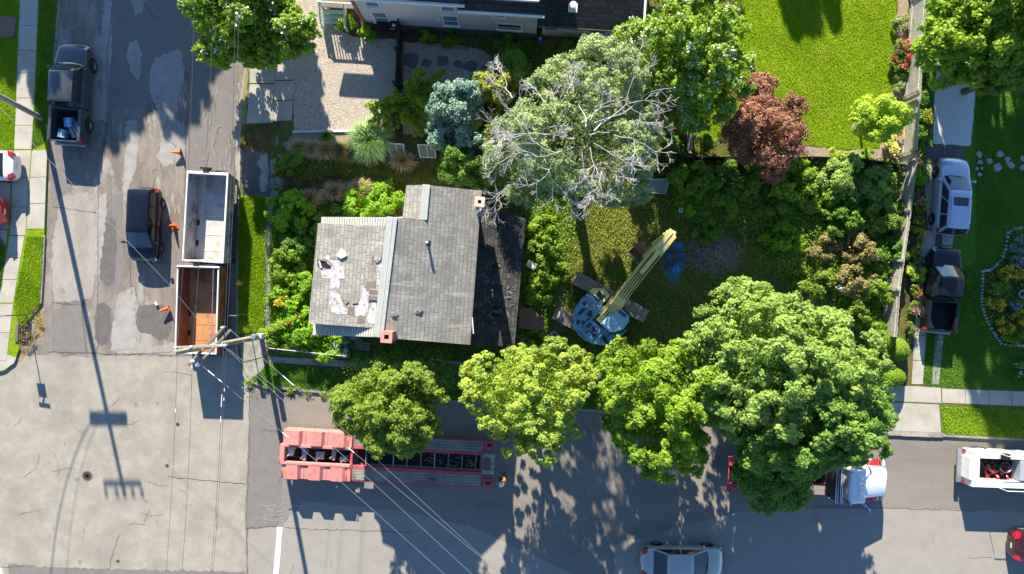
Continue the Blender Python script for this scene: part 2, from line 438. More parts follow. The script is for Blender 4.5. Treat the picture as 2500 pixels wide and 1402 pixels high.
def make_tree(name, label, px, py, z, rpx, rzm, lm, n=16000, leaf=.12, base=None, trunk_r=.2, bark='bark', group=None, seed=1, cat='tree', ryx=1.0, flowers=None, extra=(), **kw):
    c = G(px, py, z); f = (CAMH-z)/CAMH; Rr = rpx/40*f
    b = G(*base) if base else Vector((c.x, c.y, 0)); b.z = LZ-.02
    root = thing(name, label, cat, b, 0, group)
    P, N, tint = crown_points((c.x-b.x, c.y-b.y, c.z-b.z), Rr, rzm, n, seed=seed, **kw)
    if ryx != 1: P[:, 1] = (P[:, 1]-(c.y-b.y))*ryx + (c.y-b.y)
    for k, (ex_, ey_, ez_, er_, erz_, en_) in enumerate(extra):
        e = G(ex_, ey_, ez_); P2, N2, t2 = crown_points((e.x-b.x, e.y-b.y, e.z-b.z), er_/40*(CAMH-ez_)/CAMH, erz_, en_, boughs=14, bough=.3, clump=.28, seed=seed*7+k, nclump=max(40, en_//40))
        P = np.vstack([P, P2]); N = np.vstack([N, N2]); tint = np.concatenate([tint, t2])
    r = np.random.default_rng(seed+50)
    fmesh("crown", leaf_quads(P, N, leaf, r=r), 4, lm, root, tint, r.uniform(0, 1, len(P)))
    if flowers:
        fm, fn, fs = flowers
        up = np.where((N[:, 2] > .3) & (P[:, 2] > c.z-b.z))[0]
        cid = r.choice(up, fn); K = 9
        Q = np.repeat(P[cid], K, 0) + r.normal(size=(fn*K, 3))*fs*1.1 + np.array([0, 0, fs])
        fmesh("flower_cluster", leaf_quads(Q, unit(r.normal(size=(fn*K, 3))+np.array([0,0,.8])), fs*.55, .9, r), 4, fm, root, r.uniform(0, 1, fn*K))
    rr = random.Random(seed); mb = MB()
    top = Vector((c.x-b.x, c.y-b.y, (c.z-b.z)))
    fork = Vector((0, 0, 0)).lerp(top, .45)
    limb(mb, (0, 0, 0), fork, trunk_r*1.15, trunk_r*.8, 4, .06, rr, 10)
    for i in range(9):
        a = 2*math.pi*i/9 + rr.uniform(-.3, .3); q = rr.uniform(.45, .8)
        e = top + Vector((math.cos(a)*Rr*q, math.sin(a)*Rr*q*ryx, rzm*rr.uniform(-.1, .6)))
        pts = limb(mb, fork, e, trunk_r*.55, trunk_r*.12, 6, .16, rr, 6)
        for j in range(3):
            s0 = pts[rr.randint(2, 4)]
            limb(mb, s0, s0+Vector((rr.uniform(-1, 1), rr.uniform(-1, 1), rr.uniform(0, .9))).normalized()*Rr*.35, trunk_r*.2, trunk_r*.05, 3, .15, rr, 5)
    mb.build("trunk", X[bark], root, smooth=60)
    return root
# ================================================================ THE SETTING: ground, roads, paving
mb = MB(); mb.add([(-400,-400,-.06),(400,-400,-.06),(400,400,-.06),(-400,400,-.06)], [(0,1,2,3)])
tag(mb.build("ground", X['rough_grass']), kind='structure')
sheet("side_road", [(60,-2600),(660,-2600),(660,872),(40,872)], 0.0, X['road_side'])
sheet("street", [(590,872),(5000,872),(5000,1700),(590,1700)], 0.0, X['road_street'])
sheet("intersection", [(-2600,872),(420,870),(608,868),(612,960),(606,1100),(600,1250),(603,1700),(-2600,1700)], .004, X['road_main'], amp=3, step=30)
tag(bpy.data.objects['side_road'], kind='structure')
# left block
LEFT = [(-2600,-2600),(154,-2600),(150,-60),(147,0),(133,180),(120,345),(119,365),(112,560),(108,660),(103,740),(88,762),(52,800),(50,850),(38,885),(14,905),(-60,925),(-2600,1000)]
block("lawn_west", LEFT, X['lawn'])
kerb("kerb_west", [(150,-400),(147,0),(133,180),(120,345)], X['kerb'], side=-1)
kerb("kerb_west_south", [(112,575),(108,660),(103,740)], X['kerb'], side=-1)
sheet("pavement_corner", [[(-40,872),(2,862),(30,868),(44,872),(36,888),(12,903),(-40,918)]], LZ+.006, X['conc'], amp=1)
slabs("sidewalk_west", strip_slabs((52,-300),(99,-300),(52,0),(98,0),4,1)+strip_slabs((52,0),(98,0),(38,366),(82,366),6,2)+strip_slabs((37,368),(80,368),(28,575),(66,575),3,3)+strip_slabs((27,577),(64,577),(0,740),(36,740),3,4)+strip_slabs((-1,742),(36,742),(-22,880),(20,880),2,5), LZ, X['conc'])
slabs("driveway_west", strip_slabs((82,368),(119,366),(68,560),(112,560),3,6)+[[(-120,368),(34,368),(31,430),(-120,430)],[(-120,433),(30,433),(25,560),(-120,560)]]+[[(-120,562),(22,562),(18,600),(-120,600)]], LZ, X['conc'])
sheet("brick_path", [(-30,44),(46,44),(40,94),(-30,98)], LZ+.07, mat("red_paver", (.2,.1,.07),(.26,.15,.11),scale=8,bump=.5,speck=.3), amp=1.5)
sheet("verge_weeds_west", [[(58,786),(68,768),(100,748),(108,758),(108,790),(104,810),(98,835),(88,826),(92,800),(82,786),(74,790)],[(48,862),(58,858),(60,868),(50,884),(42,884)]], .012, X['debris'], amp=4, step=6)
# bottom left corner
block("lawn_corner", [(-400,1398),(-4,1382),(6,1392),(14,1410),(60,1520),(-400,1600)], X['lawn'])
kerb("kerb_corner", [(-100,1393),(-4,1382),(6,1392),(14,1412)], X['conc_pale'], side=-1, w=.2)
# centre block
CEN = [(613,-2600),(611,-100),(604,140),(590,240),(584,330),(580,600),(577,850),(583,885),(600,925),(640,944),(860,966),(1500,1008),(2165,1056),(2300,1064),(2700,1082),(5000,1190),(5000,-2600)]
block("yard_ground", CEN, X['rough_grass'])
kerb("kerb_side_road", [(611,-100),(604,140),(590,240),(584,330),(580,600),(577,850),(583,885),(600,925),(640,944)], X['kerb'], side=1)
kerb("kerb_street", [(640,944),(860,966),(1500,1008),(2165,1056)], X['kerb'], side=1)
kerb("kerb_street_east", [(2300,1064),(2500,1075),(2900,1090)], X['kerb'], side=1)
sheet("verge_dry", [(607,140),(612,160),(606,200),(606,300),(600,330),(588,330),(592,245)], LZ+.007, mat("dry_grass",(.3,.25,.11),(.2,.2,.06),scale=3,bump=.9,bscale=20,bdist=.05,speck=.3,rough=1), amp=2)
sheet("verge_green", [(588,478),(650,480),(655,560),(652,700),(648,800),(640,812),(583,812),(584,600)], LZ+.006, X['lawn'], amp=2)
sheet("verge_brown", [(592,305),(680,300),(672,372),(590,368)], LZ+.006, mat("brown_turf",(.075,.075,.03),(.12,.1,.05),scale=3,bump=.9,speck=.3,rough=1), amp=3)
sheet("driveway_patch", [(590,366),(640,362),(660,385),(664,470),(650,482),(592,478)], LZ+.009, X['asph_dark'], amp=3)
sheet("driveway_patch_pale", [(640,378),(654,375),(658,420),(652,468),(640,470),(636,440),(642,420),(628,400)], LZ+.013, X['conc_old'], amp=2)
slabs("driveway_concrete", [[(611,158),(675,110),(672,205),(611,205)],[(611,207),(672,207),(668,302),(604,304)],[(675,100),(722,96),(721,145),(674,147)],[(674,149),(721,147),(720,196),(673,198)],[(672,200),(720,198),(718,245),(670,247)],[(670,249),(718,247),(714,296),(668,298)]], LZ, X['conc'])
sheet("gravel_court", [(722,20),(800,20),(810,60),(860,92),(925,96),(972,98),(968,200),(964,318),(720,323),(716,150)], LZ+.007, X['gravel'], amp=2)
sheet("gravel_top", [(760,-60),(800,-60),(800,22),(722,22),(680,80),(700,40)], LZ+.008, X['gravel'], amp=2)
mb = MB(); a = G(716,324); b = G(965,319); mb.hexa([(a.x,a.y-.07,LZ-.02),(b.x,b.y-.07,LZ-.02),(b.x,b.y+.07,LZ-.02),(a.x,a.y+.07,LZ-.02),(a.x,a.y-.07,LZ+.1),(b.x,b.y-.07,LZ+.1),(b.x,b.y+.07,LZ+.1),(a.x,a.y+.07,LZ+.1)])
tag(mb.build("gravel_edging", X['conc_pale']), kind='structure')
sheet("planting_bed_mulch", [(716,328),(930,326),(930,350),(700,350)], LZ+.006, X['mulch'], amp=3)
sheet("gravel_side_yard", [(985,105),(1120,112),(1180,125),(1215,150),(1225,200),(1200,330),(985,330)], LZ+.007, X['gravel'], amp=2)
sheet("house_bed", [(795,45),(880,45),(900,70),(1320,95),(1320,200),(1225,190),(1180,122),(1120,108),(985,104),(975,96),(925,92),(862,90),(812,62)], LZ+.005, X['soil'], amp=2)
sheet("garden_path", [(700,435),(760,430),(830,440),(890,455),(880,465),(760,462),(720,450)], LZ+.007, X['conc_old'], amp=4)
slabs("path_concrete", [[(1428,95),(1479,97),(1477,150),(1424,150)],[(1424,152),(1477,152),(1476,215),(1422,215)]], LZ, X['conc_old'])
sheet("patio", [(1550,-80),(1586,-80),(1578,30),(1548,52)], LZ+.007, X['conc_pale'])
sheet("patio_yard", [(1580,255),(1690,250),(1690,330),(1580,330)], LZ+.007, X['conc_old'])
sheet("yard_path", [[(1352,690),(1374,688),(1384,730),(1378,800),(1356,820),(1350,770),(1362,730)],[(1600,860),(1650,900),(1560,905)]], LZ+.02, X['conc_old'], amp=3, step=6)
sheet("broken_slab_yard", [[(1968,548),(2008,545),(2016,580),(2004,606),(1980,600),(1966,575)],[(1908,618),(1935,606),(1960,612),(1958,640),(1940,646),(1912,640)],[(1975,612),(1998,612),(1990,634),(1972,630)]], LZ+.09, X['conc'], amp=2.5, step=6)
slabs("sidewalk_side", [[(646,560),(662,560),(663,690),(648,690)],[(648,692),(663,692),(664,820),(646,820)]]+[[(650,480),(668,480),(666,556),(650,556)]], LZ, X['conc_old'])
sheet("broken_slabs", [[(664,335),(680,330),(682,350),(672,360),(664,352)],[(700,345),(712,360),(700,366),(690,352)],[(661,390),(676,388),(678,420),(664,428)],[(680,378),(706,384),(708,396),(686,392)],[(662,436),(706,430),(708,452),(690,462),(662,458)],[(664,462),(682,466),(680,482),(664,480)]], LZ+.007, X['conc_old'], amp=1.5, step=6)
slabs("sidewalk_corner", [[(586,838),(652,820),(655,868),(592,885)],[(592,887),(655,870),(657,880),(640,905),(612,928),(602,915)],[(660,870),(845,880),(845,896),(660,884)],[(848,881),(1150,898),(1150,914),(848,897)],[(1153,898),(1500,920),(1500,938),(1153,914)]], LZ, X['conc_old'])
slabs("sidewalk_south", strip_slabs((1503,920),(1503,945),(2060,960),(2060,985),5,2)+strip_slabs((2296,948),(2297,983),(2700,962),(2700,1000),7,9), LZ, X['conc'])
slabs("driveway_apron", [[(2160,940),(2294,945),(2296,984),(2160,978)],[(2165,981),(2290,987),(2295,1056),(2165,1050)]], LZ, X['conc'])
sheet("kerb_ramp", [(2165,1050),(2300,1056),(2300,1068),(2165,1062)], LZ+.008, X['conc_old'], amp=1)
# lower planting verge by the street
sheet("verge_south", [(614,925),(655,888),(845,902),(1500,944),(1500,1000),(860,958),(645,938)], LZ+.005, X['lawn_dark'], amp=1.5)
# lawns on the right
sheet("lawn_north", [(1780,-200),(2190,-200),(2186,40),(2178,180),(2168,250),(2160,330),(2142,362),(2060,366),(1960,355),(1700,340),(1700,200),(1820,60)], LZ+.006, X['lawn'], amp=1)
sheet("border_soil", [(2190,-200),(2225,-200),(2208,150),(2198,390),(1960,384),(1960,357),(2060,368),(2142,364),(2162,332),(2170,250),(2180,180),(2188,40)], LZ+.005, X['mulch'], amp=2)
sheet("lawn_east", [(2240,-200),(2700,-200),(2700,958),(2296,944),(2250,942),(2262,700),(2260,300)], LZ+.006, X['lawn_dark'], amp=1)
sheet("verge_east", [(2292,990),(2700,1004),(2700,1076),(2304,1060),(2296,1050)], LZ+.006, X['lawn_dark'], amp=1)  # darker lawn colour puts in the shade over most of this verge
slabs("driveway_strip", strip_slabs((2250,402),(2285,402),(2262,560),(2284,560),3,2)+[[(2248,562),(2284,562),(2272,640),(2240,640)]]+strip_slabs((2240,642),(2270,642),(2222,938),(2250,938),5,3)+strip_slabs((2300,402),(2350,402),(2296,600),(2322,600),3,4)+strip_slabs((2296,602),(2322,602),(2270,938),(2289,938),6,5), LZ+.008, X['conc'])
sheet("driveway_middle", [(2250,356),(2352,356),(2352,404),(2300,404),(2296,620),(2262,620),(2285,404),(2250,404)], LZ+.009, X['asph_dark'], amp=1)
sheet("concrete_pad", [(2284,150),(2382,178),(2374,270),(2366,358),(2274,352),(2278,240)], LZ+.016, X['conc_pale'], amp=1)
sheet("fence_bed", [(2222,100),(2262,100),(2270,300),(2250,420),(2250,560),(2236,700),(2225,860),(2214,860),(2208,640),(2222,400)], LZ+.01, X['soil'], amp=2)
BED = [(2560,556),(2470,560),(2456,570),(2452,610),(2440,635),(2424,652),(2396,662),(2394,690),(2392,740),(2400,770),(2420,810),(2440,836),(2476,842),(2560,840)]
sheet("flower_bed", BED, LZ+.012, X['soil'], amp=1.5)
# asphalt patches, seams, markings
sheet("asphalt_patch_dark", [[(238,742),(254,738),(270,752),(270,800),(262,838),(246,846),(232,828),(230,780)],[(335,752),(350,745),(400,744),(420,760),(418,800),(408,828),(388,832),(368,815),(340,810),(330,790)],[(240,520),(282,540),(285,600),(280,690),(262,698),(243,680),(240,600)]], .006, X['asph_dark'], amp=1.6, step=7)
sheet("asphalt_patch_mid", [[(452,130),(576,130),(573,420),(570,640),(440,640),(446,500),(456,380),(464,240)],[(276,480),(300,470),(300,700),(285,720),(276,690)],[(122,340),(180,352),(176,470),(124,470)],[(126,760),(200,740),(212,800),(206,862),(126,860)]], .005, X['asph_mid'], amp=2)
sheet("asphalt_patch_mid_north", [[(232,-200),(458,-200),(464,150),(400,160),(376,130),(360,260),(262,270),(268,130),(236,60)]], .0052, X['asph_mid'], amp=4, step=14)
sheet("asphalt_patch_light", [[(256,-20),(276,-20),(272,120),(264,250),(258,300),(244,290),(250,180),(246,110)],[(312,110),(332,96),(346,130),(344,180),(334,198),(318,170),(309,140)],[(318,-10),(352,-10),(348,30),(330,38)],[(308,300),(332,292),(338,340),(330,420),(312,470),(304,500),(300,450),(306,380)],
   [(378,140),(440,120),(452,170),(440,240),(424,300),(430,350),(424,400),(400,408),(384,380),(400,330),(392,280),(366,230),(366,170)],
   [(240,480),(262,470),(258,540),(246,640),(240,700),(228,640)],[(290,720),(330,700),(330,850),(270,856),(280,760)]], .0075, X['asph_light'], amp=3, step=7)
sheet("asphalt_patch_worn", [[(150,480),(230,470),(236,620),(226,730),(130,740),(128,600)],[(410,840),(430,836),(428,868),(300,868),(320,850)]], .0065, mat("worn_pale_asphalt",(.26,.235,.205),(.34,.315,.275),scale=1.2,stretch=(1,.4,1),bump=.5,speck=.15,rough=1,spec=.05), amp=4)
sheet("street_patch", [[(612,960),(700,950),(700,1060),(690,1180),(680,1280),(606,1290),(602,1240),(606,1100)]], .005, X['asph_mid'], amp=3)
sheet("street_patch_pale", [(740,1225),(1000,1250),(1160,1290),(1400,1402),(1400,1600),(603,1600),(606,1292),(690,1284)], .0056, mat("pale_street",(.27,.25,.22),(.3,.28,.245),scale=1,bump=.4,speck=.18,rough=1,spec=.05), amp=3)
sheet("street_patch_east", [[(2150,1240),(2380,1246),(2700,1255),(2700,1600),(1500,1600),(1500,1330),(1800,1250)]], .0056, bpy.data.materials["pale_street"], amp=2)
sheet("road_edge_dark", [[(22,1376),(60,1380),(130,1386),(300,1390),(600,1396),(600,1470),(40,1470),(26,1420)]], .0085, X['asph_mid'], amp=3)
sheet("stop_line", [[(677,1286),(690,1287),(680,1408),(667,1408)]], .011, X['white_line'], amp=.5, step=12)
crack_lines("pavement_crack", [[(276,0),(262,120),(262,300),(240,470),(238,860)],[(454,300),(450,640)],[(352,6),(372,38),(390,46)],[(130,505),(236,520)],[(440,150),(460,190),(455,260),(460,330)],[(128,740),(200,745),(212,860)],[(310,500),(322,720)],[(300,868),(430,858)],
   [(290,1305),(276,1345),(268,1385)],[(0,1386),(60,1382)],[(610,950),(608,1100),(602,1250),(604,1400)],[(600,1290),(690,1285)],[(1990,1235),(2380,1248)],[(412,1165),(600,1182)],[(640,1050),(700,1055)],[(700,1290),(1010,1300)],[(380,250),(420,270),(396,330),(430,360)],[(560,330),(575,420)],[(118,860),(600,872)]], X['crack'], w=.05, z=.0105, amp=2)
rr = random.Random(5); net = []
for i in range(34):
    x = rr.choice([rr.uniform(380,450), rr.uniform(380,450), rr.uniform(500,575)]); y = rr.uniform(170,420); L = [(x,y)]
    for j in range(4): x += rr.uniform(-14,14); y += rr.uniform(-2,26); L.append((x,y))
    net.append(L)
for i in range(26):
    x = rr.uniform(620,760); y = rr.uniform(1225,1275); L = [(x,y)]
    for j in range(4): x += rr.uniform(8,22); y += rr.uniform(-3,4); L.append((x,y))
    net.append(L)
crack_lines("crack_filler", net, X['crack_pale'], w=.03, z=.0112, amp=2, seed=8)
crack_lines("crack_dark_net", [[(x+5,y+4) for x,y in L] for L in net[:34:2]], X['crack'], w=.03, z=.0108, amp=2, seed=9)
net2 = []
for i in range(60):
    t = rr.random(); x = 1300+t*140+rr.uniform(-18,18); y = 1190+t*90+rr.uniform(-14,14); net2.append([(x,y),(x+rr.uniform(4,16),y+rr.uniform(-6,6))])
rr = random.Random(17); net3 = []
for i in range(34):
    if i % 3: x, y = rr.uniform(0,600), rr.uniform(900,1400)
    else: x, y = rr.uniform(620,2400), rr.uniform(1180,1400)
    L = [(x,y)]; a = rr.choice([0,1.57])+rr.uniform(-.4,.4)
    for j in range(rr.randint(1,4)): a += rr.uniform(-.4,.4); x += math.cos(a)*rr.uniform(8,26); y += math.sin(a)*rr.uniform(8,26); L.append((x,y))
    net3.append(L)
crack_lines("hairline_crack", net3, X['crack'], w=.022, z=.0125, amp=1.5, seed=12)
sp = []
for i in range(24):
    x, y, q = (rr.uniform(10,600), rr.uniform(900,1390), rr.uniform(1.2,5)) if i % 2 else (rr.uniform(130,560), rr.uniform(60,860), rr.uniform(1.5,7))
    sp.append([(x+q*math.cos(k*.7)*rr.uniform(.7,1.2), y+q*1.2*math.sin(k*.7)*rr.uniform(.7,1.2)) for k in range(9)])
sheet("oil_stain", sp, .0131, mat("oily_asphalt", (.22,.2,.175), rough=.9))
crack_lines("tyre_scuff", net2, X['crack_pale'], w=.03, z=.0108, amp=1, seed=4)
# ================================================================ BUILDINGS
sh_main = shinglem("weathered_shingle", (.27,.257,.225), (.37,.352,.305), (.165,.154,.135))
sh_dark = shinglem("charcoal_shingle", (.035,.04,.045), (.06,.065,.07), (.015,.015,.018), rz=0)
sh_low = shinglem("grey_shingle_shaded", (.05,.052,.055), (.12,.108,.092), (.018,.018,.018))  # darkened overall: the lean-to's deep shade is put into the colour
siding = mat("lilac_white_siding", (.5,.47,.48), (.54,.51,.52), scale=1, bump=.25, bscale=8, stretch=(.05,.05,6), rough=.7)
sid_grey = mat("grey_siding", (.3,.31,.3), (.36,.36,.34), scale=2, rough=.8)
trimw = mat("white_trim", (.7,.7,.7), rough=.6)
flash = mat("grey_green_flashing", (.42,.44,.4), (.36,.38,.35), scale=2, rough=.6, metal=.1)
brick_m = mat("chimney_brick", (.42,.15,.1), (.5,.22,.16), scale=9, bump=.5, rough=.9)
underlay = mat("torn_roof_underlay", (.56,.53,.52), (.42,.4,.4), scale=5, c3=(.25,.22,.21), s3=4, lo3=.52, hi3=.62, rough=.9, bump=1, bscale=9, bdist=.05)
bare_wood = mat("bare_roof_board", (.16,.12,.1), (.22,.17,.14), scale=4, rough=.95)
NW, NX = M4, None
# ---- derelict house in the centre
hc = G(1010, 690)
house = thing("house", "derelict house with worn grey shingle roof, torn patches and two brick chimneys", "house", (hc.x, hc.y, 0), R(-4.2))
ZR, ZE, ZD, ZL = 7.5, 5.5, 6.55, 2.9
def V(px, py, z): return G(px, py, z)
def part(name, m, quads, t=.12, parent=None, **k):
    b = MB()
    for q in quads: b.slab(q, t)
    return b.build(name, m, parent or house, world=True, **k)
# ridge line, eaves
rT, rB = V(959,531,ZR), V(925,824,ZR)
eT, eB = V(1172,500,ZE), V(1148,842,ZE)
# north wing: ridge lower
wz = 6.7; wT, wB = V(1041,452,wz), V(1033,536,wz+.12); weT = V(1176,466,ZE); wl1, wl2 = V(991,450,6.1), V(986,528,6.1)
def on_slope(px, py):     # point on the right-hand main slope under picture point
    a, b_, c = rT, rB, eB; n = (b_-a).cross(c-a); o = Vector((0,0,CAMH)); d = G(px, py, 0)-o
    t = (a-o).dot(n)/d.dot(n); return o+d*t
part("roof", sh_main, [[rB, eB, on_slope(1176,466), on_slope(1041,452), on_slope(1033,536), rT]], .14)
wm = on_slope(1041,452); wn = on_slope(1033,536)
part("wing_roof", sh_main, [[wm, wn, wn+Vector((-1.15,-.02,-.5)), wm+Vector((-1.1,.06,-.5))]], .14)
# lower main slope on the left, and the shed dormer over it
lT, lB = V(785,530,ZE), V(763,818,ZE)
mroof = mat("ribbed_tin_roof", (.46,.46,.41), (.38,.38,.34), scale=3, rough=.6)
part("lower_roof", mroof, [[rT, lT, lB, rB]], .12)
def lerp3(a, b, t): return Vector(a).lerp(Vector(b), t)
b = MB()
nr = 26
n_l = (lT-rT).cross(rB-rT).normalized(); n_l = n_l if n_l.z > 0 else -n_l
for (t0, t1) in ((0.0, .075), (.92, 1.0)):
    for k in range(nr):
        u = .06+.93*k/nr; a = lerp3(lerp3(rT, lT, u), lerp3(rB, lB, u), t0+.004); c = lerp3(lerp3(rT, lT, u), lerp3(rB, lB, u), t1-.004)
        d = (lT-rT).normalized()*.05
        b.hexa([a-d, a+d, c+d, c-d, a-d+n_l*.035, a+d+n_l*.035, c+d+n_l*.035, c-d+n_l*.035])
b.build("roof_rib", mroof, house, world=True)
d1, d2, d3, d4 = V(946,553,ZR-.12), V(776,545,ZD), V(753,789,ZD), V(922,802,ZR-.12)
part("dormer_roof", sh_main, [[d1, d2, d3, d4]], .12)
b = MB()
for a, c in ((d1, d2), (d2, d3), (d3, d4)):
    lo = [Vector((p.x, p.y, 5.2)) for p in (a, c)]
    sh = Vector(((a.x+c.x)/2, (a.y+c.y)/2, 0)); ctr = (d1+d2+d3+d4)/4; inn = Vector((ctr.x-sh.x, ctr.y-sh.y, 0)).normalized()*.14
    b.hexa([lo[0]+inn, lo[1]+inn, lo[1]+inn*2, lo[0]+inn*2, a+inn-Vector((0,0,.13)), c+inn-Vector((0,0,.13)), c+inn*2-Vector((0,0,.13)), a+inn*2-Vector((0,0,.13))])
b.build("dormer_wall", sid_grey, house, world=True)
def band(name, a, b_, w, m, h=.06):
    q = MB(); d = (b_-a).normalized(); s = Vector((-d.y, d.x, 0)).normalized()*w/2; u = Vector((0,0,h))
    e = Vector((0,0,-w*.2))
    q.hexa([a-s+e, b_-s+e, b_+s+e, a+s+e, a-s+u+e, b_-s+u+e, b_+s+u+e, a+s+u+e]); return q.build(name, m, house, world=True, bevel=.02)
band("ridge_cap", rT+Vector((-.03,.02,.03)), rB+Vector((-.05,0,.03)), .52, flash, .06)
band("ridge_cap", wm+Vector((0,.02,.03)), wn+Vector((0,-.02,.03)), .4, flash, .05)
# walls
cr = [rT, rB]
wl = [V(800,552,0), V(789,803,0), V(1140,824,0), V(1170,505,0)]
def wallbox(name, pts, z0, z1, m, t=.2):
    b = MB(); c = sum(pts, Vector())/len(pts)
    for i in range(len(pts)):
        a, d = pts[i], pts[(i+1) % len(pts)]; mid = (a+d)/2; inn = (d-a).cross(Vector((0,0,1))).normalized(); inn = inn if inn.dot(c-mid) > 0 else -inn
        e = (d-a).normalized()*(.001+t*0)
        b.hexa([Vector((a.x,a.y,z0)), Vector((d.x,d.y,z0)), Vector((d.x,d.y,z0))+inn*t, Vector((a.x,a.y,z0))+inn*t, Vector((a.x,a.y,z1)), Vector((d.x,d.y,z1)), Vector((d.x,d.y,z1))+inn*t, Vector((a.x,a.y,z1))+inn*t])
    return b.build(name, m, house, world=True)
W1 = [Vector((p.x, p.y, 0)) for p in (lT+Vector((.35,-.3,0)), lB+Vector((.35,.3,0)), eB+Vector((-.35,.3,0)), on_slope(1176,466)+Vector((-.35,-.3,0)), wm+Vector((-.75,-.25,0)), wn+Vector((-.75,-.3,0)), rT+Vector((0.05,-.25,0)))]
wallbox("wall", W1, LZ-.1, 5.25, sid_grey)
b = MB()                                            # gable ends
for (l, r_, t_) in ((lB, eB, rB), ): 
    o = Vector((0,.3,-.16)); l2 = l.lerp(r_, .03)+o; r2 = r_.lerp(l, .03)+o; b.add([l2, r2, t_+o, l2+Vector((0,.15,0)), r2+Vector((0,.15,0)), t_+o+Vector((0,.15,0))], [(0,1,2),(5,4,3),(0,3,4,1),(1,4,5,2),(2,5,3,0)])
for (l, r_, t_) in ((lT, on_slope(1172,500), rT), ):
    o = Vector((0,-.3,-.16)); l2 = l.lerp(r_, .03)+o; r2 = r_.lerp(l, .03)+o; b.add([l2, r2, t_+o, l2-Vector((0,.15,0)), r2-Vector((0,.15,0)), t_+o-Vector((0,.15,0))], [(0,2,1),(5,3,4),(0,1,4,3),(1,2,5,4),(2,0,3,5)])
b.build("gable", sid_grey, house, world=True)
for (x, y) in ((lT+(lB-lT)*.25), (lT+(lB-lT)*.75))[:0]: pass
for t in (.2, .5, .8):
    p = W1[0].lerp(W1[1], t); b = MB(); b.box((p.x-.01, p.y, 1.6), (.08, .9, 1.2), R(-4.2)); w_ = b.build("window", trimw, house, world=True)
    b = MB(); b.box((p.x-.03, p.y, 1.6), (.06, .76, 1.05), R(-4.2)); b.build("pane", X['glass'], w_).matrix_basis = house.matrix_basis.inverted()
# lower lean-to roof on the east side
k1, k2, k3, k4 = V(1178,500,ZL+.35), V(1284,535,ZL-.1), V(1256,848,ZL-.1), V(1141,838,ZL+.35)
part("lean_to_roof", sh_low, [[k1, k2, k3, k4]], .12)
W2 = [Vector((p.x, p.y, 0)) for p in (k1+Vector((.0,-.2,0)), k2+Vector((-.3,-.25,0)), k3+Vector((-.3,.25,0)), k4+Vector((.0,.2,0)))]
wallbox("lean_to_wall", W2, LZ-.1, ZL-.2, sid_grey)
def lean(px, py, dz=0):
    o = Vector((0,0,CAMH)); d = G(px, py, 0)-o; n = (k2-k1).cross(k4-k1); t = (k1-o).dot(n)/d.dot(n); p = o+d*t; p.z += dz; return p
for q in ([(1204,640),(1222,642),(1221,656),(1203,655)], [(1206,745),(1225,746),(1223,774),(1203,772)]):
    part("roof_hole", X['black'], [[lean(x, y, .02) for x, y in q]], .01)
part("roof_board", bare_wood, [[lean(x, y, .06+.18*(i > 1)) for i, (x, y) in enumerate([(1203,757),(1226,759),(1225,764),(1202,762)])]], .03)
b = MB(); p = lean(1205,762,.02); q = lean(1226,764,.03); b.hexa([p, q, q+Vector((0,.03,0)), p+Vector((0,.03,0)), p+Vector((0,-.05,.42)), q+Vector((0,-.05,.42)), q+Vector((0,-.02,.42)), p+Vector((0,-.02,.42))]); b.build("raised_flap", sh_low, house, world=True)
rr = random.Random(3)
b = MB()
for k in range(44):
    x, y = rr.uniform(1178,1225), rr.uniform(640,800)
    if rr.random() < .3: x, y = rr.uniform(1235,1258), rr.uniform(700,770)
    p = lean(x, y, .03); b.box(p, (rr.choice([.06,.1,.16,.34]), rr.uniform(.04,.14), .02), rr.uniform(0,3))
b.build("torn_shingle", mat("curled_shingle", (.08,.1,.12), (.17,.18,.18), scale=6, rough=.9), house, world=True)
# torn roof on the dormer
nD = (d2-d1).cross(d4-d1).normalized(); nD = nD if nD.z > 0 else -nD
def onD(px, py, h=.01):
    o = Vector((0,0,CAMH)); d = G(px, py, 0)-o; t = (d1-o).dot(nD)/d.dot(nD); return o+d*t+nD*h
def zp(x, y): return (640+x*.33525, 430+y*.33525)      # survey sheet of the roof
torn = [[(455,600),(478,560),(494,565),(494,612),(560,618),(570,650),(600,655),(600,745),(560,750),(572,790),(550,840),(570,870),(572,900),(600,950),(622,968),(620,1005),(560,1010),(505,990),(500,965),(487,955),(490,880),(500,860),(498,750),(440,742),(430,690),(500,680),(510,650),(500,625)],
        [(735,790),(755,830),(775,850),(778,880),(765,900),(775,930),(770,990),(750,1000),(755,1020),(678,1022),(675,975),(700,940),(710,910),(728,880),(725,830)],
        [(785,905),(830,905),(830,960),(848,985),(850,1025),(835,1040),(838,1078),(780,1075),(760,1040),(775,1000),(785,960),(798,935)],
        [(835,650),(875,645),(882,700),(872,750),(852,800),(838,790),(835,720)],
        [(722,712),(734,715),(736,745),(724,748)]]
for i, pl in enumerate(torn):
    pts = jitter_poly([zp(*p) for p in pl], .7, 3, 20+i); bm = bmesh.new(); vs = [bm.verts.new(onD(x, y, .012)) for x, y in pts]; bm.faces.new(vs); bmesh.ops.triangulate(bm, faces=bm.faces[:], ngon_method='EAR_CLIP'); bm.verts.index_update()
    b = MB(); b.add([v.co.copy() for v in bm.verts], [[v.index for v in f.verts] for f in bm.faces]); bm.free(); b.build("torn_patch", underlay, house, world=True)
def dslab(pl, h, m, name, t=.02): part(name, m, [[onD(*zp(*p), h) for p in pl]], t)
dslab([(549,575),(582,522),(622,572),(612,588),(578,603)], .1, trimw, "loose_panel")
dslab([(402,612),(440,612),(505,660),(500,676),(405,655)], .018, X['black'], "roof_hole", .004)
dslab([(402,600),(470,612),(470,622),(402,612)], .07, bare_wood, "roof_board")
dslab([(412,618),(424,618),(440,668),(426,668)], .06, X['clear_lens'], "broken_sheet")
